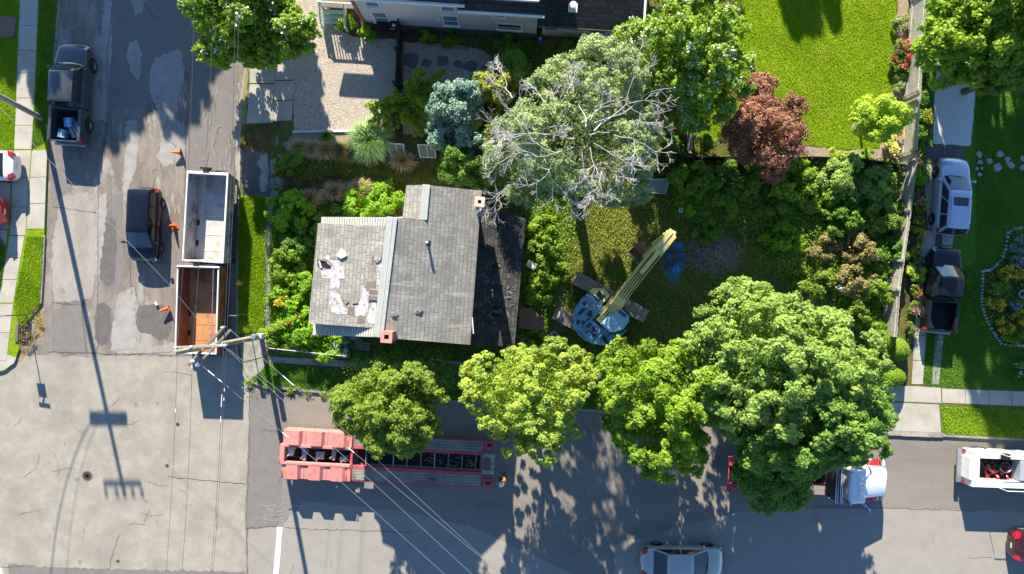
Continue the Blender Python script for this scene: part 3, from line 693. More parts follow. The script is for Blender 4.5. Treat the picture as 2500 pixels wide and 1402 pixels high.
for q in ([(622,950),(675,958),(672,1018),(622,1008)], [(757,770),(830,765),(826,812),(755,835)], [(700,1025),(750,1028),(748,1075),(694,1070)], [(798,580),(815,582),(812,640),(795,640)]): dslab(q, .009, bare_wood, "bare_board", .004)
for i in range(4): dslab([(785-i*2,815+i*22),(850-i*2,820+i*22),(846-i*2,838+i*22),(782-i*2,833+i*22)], .03+.02*i, bare_wood if i % 2 else sh_main, "loose_shingle")
for q in ([(815,605),(860,572),(875,580),(868,610),(840,637)], [(575,870),(600,862),(635,915),(612,935)], [(652,905),(690,892),(700,925),(660,930)]): dslab(q, .05, sh_main, "loose_shingle")
def onM(px, py, h): p = on_slope(px, py); n = (rB-rT).cross(eB-rT).normalized(); n = n if n.z > 0 else -n; return p+n*h
for q in ([(1110,990),(1145,942),(1172,975),(1135,1005)], [(935,1008),(970,990),(992,1008),(945,1028)]):
    part("loose_shingle", sh_main, [[onM(*zp(*p), .05) for p in q]], .03)
    a, b_, c, d = [onM(*zp(*p), .08) for p in q]; part("loose_shingle", sh_main, [[a.lerp(b_,.3), a.lerp(b_,.7), d.lerp(c,.7), d.lerp(c,.3)]], .02)
# vent pipe and chimneys
p = onM(1045, 594, 0); b = MB(); b.tube([p+Vector((0,0,-.1)), p+Vector((0,0,.42))], .06, 10); b.build("vent_pipe", X['dark_metal'], house, world=True, smooth=50)
b = MB(); b.lathe([(.075,.4),(.085,.48),(.05,.52),(.01,.53)], 12, mat=M4(p)); b.build("vent_cap", X['clear_lens'], house, world=True, smooth=50)
b = MB(); q = [onM(1045+dx, 594+dy, .012) for dx, dy in ((-6,-6),(7,-6),(7,6),(-6,6))]; b.slab(q, .01); b.build("vent_flashing", X['dark_metal'], house, world=True)
def chimney(px, py, zt, zb, w, m, capm, capsz=1.0):
    c = G(px, py, zt); b = MB()
    for dx, dy, sx, sy in ((0, w/2-.07, w, .14), (0, -w/2+.07, w, .14), (w/2-.07, 0, .14, w-.28), (-w/2+.07, 0, .14, w-.28)):
        ca, sa = math.cos(R(-4.2)), math.sin(R(-4.2)); b.box((c.x+dx*ca-dy*sa, c.y+dx*sa+dy*ca, (zb+zt)/2), (sx, sy, zt-zb), R(-4.2))
    o = b.build("chimney", m, house, world=True)
    b = MB()
    for dx, dy, sx, sy in ((0, w/2-.05, w+.06, .17), (0, -w/2+.05, w+.06, .17), (w/2-.05, 0, .17, w-.28), (-w/2+.05, 0, .17, w-.28)):
        b.box((c.x+dx*ca-dy*sa, c.y+dx*sa+dy*ca, zt+.03), (sx, sy, .08), R(-4.2))
    k = b.build("chimney_cap", capm, o, world=False); k.matrix_basis = house.matrix_basis.inverted()
    b = MB(); b.box((c.x, c.y, zt-.25), (w-.2, w-.2, .02), R(-4.2)); k = b.build("flue", X['black'], o, world=False); k.matrix_basis = house.matrix_basis.inverted()
chimney(944, 823, 8.3, 5.0, .5, brick_m, mat("pink_brick_cap", (.55,.25,.2), rough=.9))
chimney(1171, 493, 6.6, 4.2, .45, mat("pale_brick", (.5,.36,.3), (.42,.32,.3), scale=6, rough=.9), mat("pale_cap", (.6,.46,.38), rough=.9))
b = MB(); p = onM(1168,512,.03); b.box(p, (.55,.5,.05), R(-4)); b.build("chimney_saddle", X['steel'], house, world=True)
b = MB(); b.tube([V(1153,775,ZE+.02), V(1156,815,ZE+.02)], .03, 6); b.build("loose_gutter", trimw, house, world=True)
part("porch_ramp", mat("brown_deck_board", (.2,.1,.07), (.26,.14,.1), scale=3, rough=.8), [[V(1268,752,.9), V(1300,752,.8), V(1328,782,.8), V(1328,806,.8), V(1268,803,.9)]], .08)

# ---- neighbour's house at the top
n0 = G(1100, 60); nh = thing("house", "two storey house with lilac white siding, blue windows and charcoal roof", "house", (n0.x, n0.y, 0), R(-3.6))
ca = R(-3.6)
def L(u, v, z=0): return (u, v, z)
# local frame: u along the facade (east), v away from it; facade line at v=0
bl = nh.matrix_basis.inverted() @ G(896, 62); br = nh.matrix_basis.inverted() @ G(1308, 93)
v0 = (bl.y+br.y)/2; u0, u1 = bl.x, br.x
def nb(name, c, d, m, bevel=0, parent=None):
    b = MB(); b.box(c, d); return b.build(name, m, parent or nh, bevel=bevel)
nb("wall", ((u0+u1)/2, v0+4.5, 2.6), (u1-u0, 9, 5.2), siding)
nb("base_course", ((u0+u1)/2, v0+4.5, .35), (u1-u0+.05, 9.05, .5), mat("foundation", (.12,.13,.15), rough=.9))
um = u0+(1148-896)/40
b = MB(); b.slab([(u0-.3, v0-.4, 5.2), (um, v0-.4, 5.2), (um, v0+4.5, 7.7), (u0-.3, v0+4.5, 7.7)], .15); b.slab([(u0-.3, v0+9.4, 5.2), (um, v0+9.4, 5.2), (um, v0+4.5, 7.7), (u0-.3, v0+4.5, 7.7)], .15)
b.slab([(um-.35, v0-.55, 4.75), (u1+.35, v0-.55, 4.75), (u1+.35, v0+4.5, 7.2), (um-.35, v0+4.5, 7.2)], .15); b.slab([(um-.35, v0+9.5, 4.75), (u1+.35, v0+9.5, 4.75), (u1+.35, v0+4.5, 7.2), (um-.35, v0+4.5, 7.2)], .15)
b.build("roof", sh_dark, nh)
nb("gutter", ((u0+um)/2-.2, v0-.46, 5.08), (um-u0+.5, .12, .12), trimw); nb("gutter", ((um+u1)/2, v0-.61, 4.66), (u1-um+.7, .12, .12), trimw)
nb("gable_wall", ((u0+u1)/2, v0+4.5, 5.9), (u1-u0-.1, 2.0, 1.6), siding)
nb("corner_board", (u0-.02, v0-.02, 2.6), (.16,.16,5.2), mat("red_corner_trim", (.35,.12,.09), rough=.7))
winb = mat("blue_window_shade", (.1,.17,.24), (.16,.25,.33), scale=3, rough=.15, spec=.8)
def win(px, py, w, h, z, dark=False):
    # column at picture x; facade plane v0
    f = (CAMH-z)/CAMH; p = nh.matrix_basis.inverted() @ Vector(((px-1250)/40*f, (701-py)/40*f, z))
    fr = nb("window", (p.x, v0-.02, z), (w, .1, h), trimw, .01)
    nb("pane", (p.x, v0-.06, z), (w-.16, .05, h-.14), X['glass'] if dark else winb, 0, fr); nb("sash_bar", (p.x, v0-.085, z), (w-.1, .03, .05), trimw, 0, fr)
    nb("sill", (p.x, v0-.1, z-h/2-.03), (w+.1, .16, .06), trimw, 0, fr)
win(905, 10, .85, 1.3, 3.9); win(929, 40, .95, 1.35, 1.75); win(1092, 17, .85, 1.25, 3.9); win(1100, 52, .95, 1.4, 1.9); win(1217, 28, .8, 1.0, 3.4); win(1244, 61, 1.5, .8, 1.5, True)
nb("meter_box", (nh.matrix_basis.inverted() @ G(1070,52,2.2)).xyz*0 + Vector(((nh.matrix_basis.inverted() @ G(1070,52,2.2)).x, v0-.08, 2.2)), (.16,.14,.2), trimw)
a = nh.matrix_basis.inverted() @ G(890, 12, 4.0)
for k in range(4): nb("wall_star", (a.x+.18*math.cos(k*1.57), v0-.04, 4.0+.18*math.sin(k*1.57)), (.14,.05,.14), trimw)
# single storey part to the right
s0 = u1-.05; s1 = (nh.matrix_basis.inverted() @ G(1540, 98)).x
nb("wing_wall", ((s0+s1)/2+.15, v0+3.4, 1.35), (s1-s0-.5, 6.6, 2.7), siding)
b = MB(); b.slab([(s0+.1, v0-.35, 2.75), (s1+.1, v0-.35, 2.75), (s1+.1, v0+3.6, 4.35), (s0+.1, v0+3.6, 4.35)], .15); b.slab([(s0+.1, v0+7.5, 2.75), (s1+.1, v0+7.5, 2.75), (s1+.1, v0+3.6, 4.35), (s0+.1, v0+3.6, 4.35)], .15); b.build("wing_roof", sh_dark, nh)
nb("fascia", ((s0+s1)/2+.1, v0-.37, 2.66), (s1-s0, .06, .16), mat("brown_trim", (.16,.12,.1), rough=.8))
nb("rake_board", (s1+.16, v0+1.6, 3.45), (.1, 4.2, .1), trimw); bpy.data.objects[-1] if False else None
p = nh.matrix_basis.inverted() @ G(1399, 16, 3.4); b = MB(); b.lathe([(.14,-.3),(.14,.12),(.2,.14),(.2,.2),(.08,.24),(.02,.24)], 14, mat=M4((p.x, p.y, 3.45))); b.build("roof_vent", trimw, nh, smooth=50); nb("vent_flashing", (p.x, p.y-.05, 3.33), (.5,.5,.04), trimw)
for px_, w_ in ((1345, .9), (1460, 1.1)):
    pp = nh.matrix_basis.inverted() @ G(px_, 85, 1.6); fr = nb("window", (pp.x, v0+.07, 1.6), (w_, .1, .9), trimw); nb("pane", (pp.x, v0+.03, 1.6), (w_-.15, .06, .75), winb, 0, fr)
fr = nb("door", ((nh.matrix_basis.inverted() @ G(1500, 90)).x, v0+.06, 1.05), (.9,.1,2.0), trimw); nb("handle", ((nh.matrix_basis.inverted() @ G(1500, 90)).x+.35, v0-.02, 1.0), (.05,.06,.12), X['dark_metal'], 0, fr)
# green and white porch on the left of it
pg = mat("pale_green_paint", (.36,.55,.44), (.42,.6,.5), scale=3, rough=.7)
g = G(838, 20); po = thing("porch", "pale green porch steps with white slatted railing and brown boards beside the lilac house corner", "porch", (g.x, g.y, 0), R(-3.6))
b = MB(); b.box((-.15,.9,.75), (1.9,2.4,.12)); b.build("deck", mat("brown_porch_board", (.2,.1,.09), (.26,.15,.13), scale=5, rough=.8, stretch=(1,4,1)), po)
for k in range(4):
    b = MB(); b.box((-.35,-.5-.24*k,.6-.17*k), (1.5,.26,.06)); b.build("step", pg, po)
for s, y0 in ((1,0),(1,1)):
    pass
b = MB()
for k in range(12): b.box((-.95+.17*k, -.32, 1.15), (.05,.05,.75))
b.build("baluster", trimw, po)
b = MB(); b.box((0,-.32,1.55), (2.1,.09,.07)); b.build("handrail", pg, po)
for xx in (-1.05, .4):
    b = MB(); b.tube([(xx,-.3,1.55),(xx,-1.4,.9)], .045, 6); b.build("handrail", pg, po)
    for k in range(6): b = MB(); b.box((xx,-.45-.17*k,.95-.1*k), (.045,.045,.85)); b.build("baluster", trimw, po)
for xx, yy in ((-1.05,-.3),(.95,-.3),(-1.05,-1.45),(.4,-1.45),(-1.05,2.0),(.9,2.0)):
    b = MB(); b.box((xx,yy,.8 if yy > -1 else .45), (.11,.11,1.6 if yy > -1 else .95)); b.build("post", trimw, po)
b = MB(); b.slab([(-1.3,.3,2.9),(1.1,.3,2.9),(1.1,2.4,3.3),(-1.3,2.4,3.3)], .1); b.build("porch_roof", bpy.data.materials["brown_porch_board"], po)

# ================================================================ FENCES
def board_fence(name, label, line, h, t, m, top=True, gap=.0, bw=.14, post_every=2.4, slant=0, base=LZ, cat='fence'):
    g = G(*line[0]); root = thing(name, label, cat, (g.x, g.y, base-.02))
    P = [G(x, y)-Vector((g.x, g.y, 0)) for x, y in line]; b = MB(); r_ = MB()
    for i in range(len(P)-1):
        a, c = P[i], P[i+1]; Ls = (c-a).length; d = (c-a)/Ls; n = Vector((-d.y, d.x, 0)); ang = math.atan2(d.y, d.x); k = int(Ls/bw)
        for j in range(k):
            q = a+d*(j+.5)*Ls/k; hh = h*random.uniform(.975, 1.01)
            b.box((q.x, q.y, hh/2), (Ls/k-(.012+gap), t, hh), ang)
        q = (a+c)/2
        for z in (.3, h-.25): r_.box((q.x-n.x*(t/2+.025), q.y-n.y*(t/2+.025), z), (Ls, .05, .09), ang)
        for j in range(int(Ls/post_every)+1):
            q = a+d*min(Ls-.05, j*post_every); pb = MB(); pb.box((q.x-n.x*(t/2+.1), q.y-n.y*(t/2+.1), h/2), (.1,.1,h+.06), ang); pb.build("post", m, root)
    b.build("boards", m, root); r_.build("rail", m, root); return root
board_fence("wooden_fence", "long weathered grey board fence between the sunny lawn and the driveway with the silver car", [(2229,-120),(2212,120),(2203,260),(2195,398)], 1.75, .03, X['wood_grey'], post_every=3)
board_fence("wooden_fence", "lower run of grey board fence between the yard and the black pickup", [(2193,404),(2180,520),(2164,640),(2154,705),(2146,818)], 1.85, .03, X['wood_grey'], post_every=3)
board_fence("wooden_fence", "dark thin board fence across the yard below the sunny lawn", [(1585,392),(1700,392),(1840,395),(1960,392),(2070,396),(2185,412)], 1.2, .03, X['wood_dark'])
board_fence("wooden_fence", "dark stained fence between the gravel court and the shaded side yard", [(982,58),(980,140),(976,220),(972,322)], 1.5, .05, X['wood_dark'], post_every=2.0)
board_fence("wooden_fence", "short pale plank fence between two shrubs under the white flowering tree", [(1680,285),(1676,384)], 1.1, .04, X['wood_grey'])
# chain link along the sidewalk
linkm = mat("chain_link_wire", (.5,.55,.58), rough=.4, metal=.7)
def chain_fence(label, line, h, base=LZ):
    g = G(*line[0]); root = thing("chain_link_fence", label, "fence", (g.x, g.y, base-.02))
    P = [G(x, y)-Vector((g.x, g.y, 0)) for x, y in line]; me = MB()
    for i in range(len(P)-1):
        a, c = P[i], P[i+1]; Ls = (c-a).length; d = (c-a)/Ls; k = int(Ls/.16)
        tp = MB(); tp.tube([a+Vector((0,0,h)), c+Vector((0,0,h))], .03, 8); tp.build("top_rail", X['steel'], root)
        for j in range(-int(h/.16), k):
            for s in (0, 1):
                t0 = j*.16; t1 = t0+h; z0, z1 = 0, h
                if t0 < 0: z0 = -t0; t0 = 0
                if t1 > Ls: z1 = h-(t1-Ls); t1 = Ls
                if z1 <= z0: continue
                if s: me.tube([a+d*t0+Vector((0,0,h-z0)), a+d*t1+Vector((0,0,h-z1))], .004, 3, cap=False)
                else: me.tube([a+d*t0+Vector((0,0,z0)), a+d*t1+Vector((0,0,z1))], .004, 3, cap=False)
        for j in range(int(Ls/2.2)+1):
            q = a+d*min(Ls, j*2.2); pb = MB(); pb.tube([q, q+Vector((0,0,h+.06))], .035, 8); pb.build("post", X['steel'], root)
    me.build("mesh_wire", linkm, root); return root
chain_fence("chain link fence along the sidewalk beside the overgrown front garden", [(668,556),(667,690),(668,822)], 1.0)
chain_fence("chain link fence with a pale top rail below the front garden bushes", [(668,846),(760,856),(860,866)], 1.0)
chain_fence("sagging chain link fence in the shade below the derelict house", [(1050,872),(1150,886),(1290,900)], .9)
b = MB()

# ================================================================ POLES, WIRES, SIGNS
def pole(name, label, base, top, H, r0, r1):
    g = G(*base); root = thing(name, label, "utility pole", (g.x, g.y, LZ-.02)); tp = G(top[0], top[1], H)-root.location
    b = MB(); b.tube([Vector((0,0,0)), tp*.5, tp], [r0, (r0+r1)/2, r1], 14); b.build("pole_shaft", X['pole_wood'], root, smooth=50); return root, tp
RP, rtp = pole("utility_pole", "tall wooden utility pole leaning over the rusty dump trailer with three cross arms and insulators", (640,822), (424,862), 10.9, .16, .11)
def arm(root, a, b_, sz, m='cross_wood', name="cross_arm"):
    a = a-root.location; b_ = b_-root.location; mb = MB(); d = (b_-a); c = (a+b_)/2
    mb.box(c, (d.length, sz, sz*1.3), math.atan2(d.y, d.x), ry=-math.asin(max(-1, min(1, d.z/d.length)))); return mb.build(name, X[m], root, bevel=.01)
def insul(root, p, s=1.0):
    b = MB(); b.lathe([(.03*s,0),(.03*s,.1*s),(.075*s,.12*s),(.08*s,.18*s),(.045*s,.22*s),(.06*s,.26*s),(.02*s,.31*s)], 12, mat=M4(p-root.location)); b.build("insulator", X['porcelain'], root, smooth=50)
arm(RP, G(430,849,9.5), G(556,843,9.5), .12, 'pole_wood')
arm(RP, G(459,892,8.4), G(549,797,8.4), .12); arm(RP, G(474,899,8.4), G(563,806,8.4), .12)
for p in ((433,848,9.56),(470,847,9.56),(546,843,9.56),(552,843,9.56)): insul(RP, G(*p), .9)
for p in ((474,882,8.45),(487,891,8.45)): insul(RP, G(*p), 1.15)
for p in ((510,864,8.45),(545,800,8.45)): insul(RP, G(*p), .8)
b = MB(); q = G(634,821,1.6)-RP.location; b.box(q, (.42,.34,.5)); b.build("meter_box", mat("pale_lilac_box", (.6,.58,.64), rough=.5), RP, bevel=.08)
b = MB(); q = G(622,822,2.2)-RP.location; b.tube([q+Vector((0,0,-.3)), q+Vector((0,0,.3))], .16, 14); b.build("junction_drum", X['steel'], RP, bevel=.03)
LP_, ltp = pole("utility_pole", "grey wooden utility pole leaning out of the left edge beside the charcoal pickup", (105,290), (-295,82), 11.4, .17, .11)
for z, w, sz in ((9.1, 2.25, .2), (11.0, 2.3, .11)):
    c = LP_.location+ltp*(z/11.4); c.z = z; arm(LP_, c+Vector((-w/2,.0,0)), c+Vector((w/2,.0,0)), sz)
    if sz > .15: arm(LP_, c+Vector((-w/2,.28,0)), c+Vector((w/2,.28,0)), sz*.7)
    if z > 10:
        for u in (-1, -.4, .5, 1): insul(LP_, c+Vector((u*w/2*.95,0,.06)), 1.3)
def cable(label, pts, r=.012, sag=.0, m='wire', glints=()):
    r *= .72
    a = Vector(pts[0]); root = thing("overhead_wire", label, "wire", a); P = []
    for i in range(len(pts)-1):
        p, q = Vector(pts[i]), Vector(pts[i+1]); n = 14
        for j in range(n if i < len(pts)-2 else n+1):
            t = j/n; v = p.lerp(q, t); v.z -= sag*4*t*(1-t); P.append(v-a)
    b = MB(); b.tube(P, r, 5); b.build("wire_run", X[m], root, smooth=80)
    if glints:
        for t0, t1 in glints:
            k0 = t0*(len(P)-1); i0 = int(k0); v0_ = P[i0].lerp(P[min(i0+1, len(P)-1)], k0-i0); k1 = t1*(len(P)-1); i1 = int(k1); v1 = P[i1].lerp(P[min(i1+1, len(P)-1)], k1-i1)
            b = MB(); b.tube([v0_, v1], r*2.2, 6); b.build("wire_glint", X['porcelain'], root)  # white segments stand in for light glinting off the wire
    return root
Zw = 9.8
cable("overhead wire over the left side of the rusty trailer, the first from the left", [G(478,-160,10.6), G(433,848,Zw), G(386,1620,10.6)], .013, .3, glints=((.60,.607),))
cable("overhead wire passing over the middle of the trailers, second from the left", [G(527,-160,10.6), G(470,847,Zw), G(426,1620,10.6)], .013, .3, glints=((.53,.535),(.552,.56)))
cable("overhead wire at the right of the pair running down past the dump trailer", [G(575,-160,10.6), G(546,843,Zw), G(496,1620,10.6)], .013, .3, glints=((.58,.6),(.615,.625)))
cable("rightmost overhead wire of those running down from the pole top", [G(585,-160,10.6), G(552,843,Zw), G(500,1620,10.6)], .013, .3, glints=((.57,.575),(.585,.59)))
cable("thin pale wire running aslant from the left pole over the black hatchback", [G(-20,240,9.6), G(80,350,9.3), G(410,692,8.9), G(490,790,8.5), G(510,864,8.45)], .011, .02, 'wire_pale')
cable("pale service wire from the cross arms down right, lowest of the slanting ones", [G(487,888,8.6), G(822,1167,8.2), G(1085,1402,8), G(1400,1690,8)], .014, .02, 'wire_pale', glints=((.02,.035),(.045,.055),(.065,.07),(.2,.215)))
cable("pale service wire from the cross arms down right, second from below of the slanting ones", [G(548,848,8.6), G(824,1100,8.3), G(1152,1402,8), G(1450,1690,8)], .014, .02, 'wire_pale')
cable("pale service wire from the cross arms down right, third from below of the slanting ones", [G(556,851,8.6), G(854,1097,8.3), G(1164,1353,8), G(1500,1640,8)], .014, .02, 'wire_pale', glints=((.33,.345),))
cable("pale service wire from the cross arms down right, topmost of the slanting ones", [G(563,806,8.6), G(863,1070,8.3), G(1160,1344,8), G(1550,1700,8)], .014, .02, 'wire_pale', glints=((.14,.17),))
cl = LP_.location+ltp*(9.1/11.4)
cable("overhead cable from the left pole whose long shadow crosses the pale intersection", [Vector((cl.x-1.0,cl.y,9.1)), Vector((cl.x-2.9,cl.y-8,8.4)), Vector((cl.x-4.6,cl.y-25,8.8))], .045, .3)
cable("thin overhead cable from the left pole beside the thick one", [Vector((cl.x-.7,cl.y,9.2)), Vector((cl.x-2.1,cl.y-8,8.5)), Vector((cl.x-3.2,cl.y-25,8.8))], .02, .3)
# signs and lamps by the kerb
def sign_post(name, label, base, H, armv, plate, z0=LZ-.02):
    g = G(*base); root = thing(name, label, "street sign", (g.x, g.y, z0)); b = MB(); b.tube([(0,0,0),(0,0,H)], .03, 8); b.build("post", X['dark_metal'], root, smooth=50)
    if plate:
        b = MB(); b.box((0,0,H-plate[1]/2), (plate[0],.02,plate[1]), R(-5)); b.build("plate", mat("sign_back", (.35,.36,.37), rough=.4, metal=.5) if "sign_back" not in bpy.data.materials else bpy.data.materials["sign_back"], root, bevel=.006)
    if armv:
        b = MB(); b.box((0,0,H+.08), (.7,.02,.14), R(80)); b.box((0,0,H+.24), (.7,.02,.14), R(-10)); b.build("name_plate", bpy.data.materials["sign_back"], root)
    return root
sign_post("street_sign", "thin stop sign post beside the storm drain on the left corner, seen edge on", (68,768), 2.3, True, (.5,.4))
sign_post("street_sign", "thin sign post on the grass verge beside the rusty dump trailer", (606,767), 2.35, False, (.3,.45))
# storm drain inlets
def drain(label, px, py, sx, sy, ang, z=.012):
    g = G(px, py); root = thing("storm_drain", label, "drain", (g.x, g.y, z), R(ang)); b = MB()
    for s in (1,-1): b.box((0, s*sy/2, .02), (sx+.06,.06,.04)); b.box((s*sx/2, 0, .02), (.06,sy-.06,.04))
    b.build("frame", X['dark_metal'], root); b = MB()
    n = int(sx/.13)
    for k in range(n): b.box((-sx/2+(k+.5)*sx/n, 0, .018), (.05, sy-.1, .03))
    for k in range(5): b.box((0, -sy/2+(k+.5)*sy/5, .02), (sx-.1, .035, .034))
    b.build("grate", mat("rusty_iron", (.12,.07,.05), (.18,.1,.07), scale=9, rough=.9) if "rusty_iron" not in bpy.data.materials else bpy.data.materials["rusty_iron"], root)
    b = MB(); b.box((0,0,.004), (sx-.05,sy-.05,.004)); b.build("pit", X['black'], root); return root
drain("rusty storm drain grate by the street kerb below the shaded verge", 703, 955, .72, .5, -6)
drain("storm drain grate clogged with dead leaves at the left corner under a brown plank", 63, 815, .6, 1.2, -3)
g = G(46,812); t = thing("kerb_plank", "brown iron kerb hood beside the leaf clogged storm drain", "drain hood", (g.x, g.y, 0), R(-3)); b = MB(); b.box((0,0,.1), (.2,1.15,.2)); b.build("hood", bpy.data.materials["brown_trim"], t, bevel=.03); b = MB(); b.box((.105,0,.06), (.012,.95,.09)); b.build("slot", X['black'], t)
def cover(label, px, py, r, m="pinkish_iron"):
    g = G(px, py); root = thing("manhole_cover", label, "manhole cover", (g.x, g.y, .006)); b = MB(); b.lathe([(r,.0),(r,.008),(r*.9,.009),(r*.9,.006),(r*.01,.006)], 28); b.build("rim", mat("pinkish_iron", (.25,.19,.16), (.2,.15,.13), scale=9, rough=.9) if "pinkish_iron" not in bpy.data.materials else bpy.data.materials["pinkish_iron"], root)
    b = MB()
    for q in (.35, .6, .78): b.lathe([(r*q,.006),(r*q,.012),(r*(q+.06),.012),(r*(q+.06),.006)], 24)
    b.build("raised_ring", bpy.data.materials[m], root)
cover("large round iron manhole cover in the pale intersection", 213, 1162, .34); cover("small round reddish cover in the intersection between two wires", 408, 1137, .11); cover("small round grey cover in the intersection left of the trailer's shadow", 434, 1036, .12); cover("small grey cover near the bottom edge of the intersection", 288, 1370, .11)
# hydrant
hyd = mat("yellow_orange_paint", (.7,.36,.04), (.6,.28,.04), scale=6, rough=.5)
g = G(590,692); t = thing("fire_hydrant", "small yellow orange fire hydrant on the grass verge right of the dump trailers", "fire hydrant", (g.x, g.y, LZ))
b = MB(); b.lathe([(.17,0),(.17,.05),(.11,.06),(.11,.45),(.14,.47),(.14,.5),(.1,.58),(.04,.64),(.02,.66)], 16); b.build("barrel", hyd, t, smooth=45)
for a in (0, 90, 180):
    b = MB(); d = Vector((math.cos(R(a)), math.sin(R(a)), 0)); b.tube([d*.1+Vector((0,0,.36)), d*.2+Vector((0,0,.36))], .055, 10); b.build("nozzle", hyd, t)
# bins by the lilac house
for i, (x, y, lab) in enumerate(((941,70,"black wheeled bin against the lilac wall, the left one of two"), (966,72,"black wheeled bin with white label beside the fence end, the right one of two"))):
    g = G(x, y); t = thing("wheeled_bin", lab, "bin", (g.x, g.y, LZ), R(-4), "bins by the lilac house"); b = MB(); b.hexa([(-.22,-.25,.05),(.22,-.25,.05),(.22,.25,.05),(-.22,.25,.05),(-.29,-.36,1.0),(.29,-.36,1.0),(.29,.36,1.0),(-.29,.36,1.0)]); b.build("bin_body", X['black'], t, bevel=.03)
    b = MB(); b.box((0,.0,1.03), (.62,.76,.05)); b.tube([(-.25,.42,.98),(.25,.42,.98)], .02, 6); b.build("lid", X['black'], t, bevel=.02)
    if i:
        b = MB(); b.box((.1,-.2,1.062), (.2,.16,.006)); b.box((0,-.37,1.0), (.3,.01,.1)); b.build("sticker", trimw, t)
    for s in (1,-1): b = MB(); b.tube([(s*.2,.3,.1),(s*.27,.3,.1)], .1, 12); b.build("wheel", X['tyre'], t)
g = G(1318,103); t = thing("water_jug", "bright blue plastic bottle in the shade at the wall corner of the lilac house", "bottle", (g.x, g.y, LZ)); b = MB(); b.lathe([(.16,0),(.17,.05),(.17,.3),(.1,.42),(.05,.48)], 16); b.build("jug_body", mat("blue_plastic", (.02,.12,.5), rough=.2), t, smooth=50); b = MB(); b.cyl((0,0,.48), .06, .05, 12); b.build("cap", trimw, t)
# hose coil on the pale slab
g = G(2307,194); t = thing("garden_hose", "coiled dark green garden hose on the pale concrete slab", "hose", (g.x, g.y, LZ+.02)); b = MB()
hz = mat("green_hose", (.01,.16,.13), rough=.4); rr = random.Random(2); pts = []
for k in range(150): a = k*.3; rad = .24+.1*math.sin(k*.11)+.012*(k % 7); pts.append((math.cos(a)*rad, math.sin(a)*rad*1.08, .025+.0012*k+.01*math.sin(k)))
b.tube(pts, .02, 5); b.build("coil", hz, t, smooth=70); b = MB(); b.tube([pts[-1], (pts[-1][0]+.05, pts[-1][1]+.2, .2)], .02, 6); b.build("nozzle", X['dark_metal'], t)
# white bucket, red hose reel, tarp, crate, frames in the yard
g = G(1659,515); t = thing("bucket", "round white bucket lid lying in the green yard", "bucket", (g.x, g.y, LZ)); b = MB(); b.lathe([(.12,0),(.15,.2),(.16,.3),(.155,.31)], 20); b.build("bucket_body", trimw, t, smooth=50); b = MB(); b.lathe([(.17,.31),(.17,.33),(.13,.34),(.01,.335)], 20); b.build("lid", X['porcelain'], t, smooth=40)
g = G(1832,529); t = thing("hose_reel", "round red wheel shaped reel lying among the shaded weeds", "reel", (g.x, g.y, LZ)); redm = mat("red_plastic", (.42,.02,.05), rough=.4)
b = MB(); b.tube([(math.cos(a*.2618)*.3, math.sin(a*.2618)*.3, .28) for a in range(25)], .03, 6); b.build("wheel_ring", redm, t, smooth=60)
b = MB(); b.tube([(math.cos(a*.2618)*.19, math.sin(a*.2618)*.19, .3) for a in range(25)], .02, 6); b.build("inner_ring", redm, t, smooth=60)
for k in range(5): b = MB(); b.tube([(0,0,.32),(math.cos(k*1.257)*.3, math.sin(k*1.257)*.3, .28)], .02, 6); b.build("spoke", redm, t)
b = MB(); b.cyl((0,0,0), .06, .32, 10); b.build("hub", redm, t)
# tarp with rubbish
tarp = mat("blue_tarp", (.02,.13,.36), (.04,.2,.5), scale=3, rough=.4, bump=.4, bscale=8)
g = G(1640,645); t = thing("tarpaulin", "crumpled blue tarpaulin heaped with dark rubbish beside the excavator boom", "tarpaulin", (g.x, g.y, LZ))
def heap(name, outline_px, zmax, m, parent, amp, seed, n=26, zoff=0):
    from mathutils import noise as mn
    P = [G(x, y)-parent.location for x, y in outline_px]; P = [Vector((p.x, p.y, 0)) for p in P]; c = sum(P, Vector())/len(P); b = MB(); K = 9; vs = [c+Vector((0,0,zmax))]; dense = []
    for i in range(len(P)):
        for j in range(3): dense.append(P[i].lerp(P[(i+1) % len(P)], j/3))
    N = len(dense)
    for k in range(1, K+1):
        for p in dense:
            q = c.lerp(p, k/K); hgt = zmax*(1-(k/K)**2)*(1+amp*mn.noise(Vector((q.x*2.2+seed, q.y*2.2, 0)))*1.6)+.10*amp*mn.noise(Vector((q.x*6, q.y*6+seed, 3)))
            vs.append(Vector((q.x, q.y, max(.015, hgt)+zoff)))
    fs = [(0, 1+i, 1+(i+1) % N) for i in range(N)]
    for k in range(K-1):
        for i in range(N): fs.append((1+k*N+i, 1+(k+1)*N+i, 1+(k+1)*N+(i+1) % N, 1+k*N+(i+1) % N))
    b.add(vs, fs); return b.build(name, m, parent, smooth=50)
heap("tarp_sheet", [(1650,588),(1665,592),(1674,625),(1676,650),(1662,675),(1645,697),(1635,690),(1622,672),(1612,650),(1615,620),(1638,595)], .22, tarp, t, .9, 3)
rr = random.Random(8); b = MB()
for k in range(50):
    x, y = rr.gauss(1640,11), rr.gauss(638,17); q = G(x, y)-t.location; b.box((q.x, q.y, .2+rr.random()*.1), (rr.uniform(.05,.3), rr.uniform(.03,.15), rr.uniform(.02,.12)), rr.uniform(0,3), rx=rr.uniform(-.4,.4))
b.build("rubbish", mat("dark_rubbish", (.07,.055,.05), (.16,.12,.12), scale=3, rough=.8), t)
g = G(1357,829); t = thing("wooden_crate", "grey open wooden crate lying askew between the excavator track and the light green tree", "crate", (g.x, g.y, LZ), R(40)); b = MB()
for s in (1,-1): b.box((s*.28,0,.25), (.05,.95,.5)); b.box((0,s*.48,.25), (.52,.05,.5))
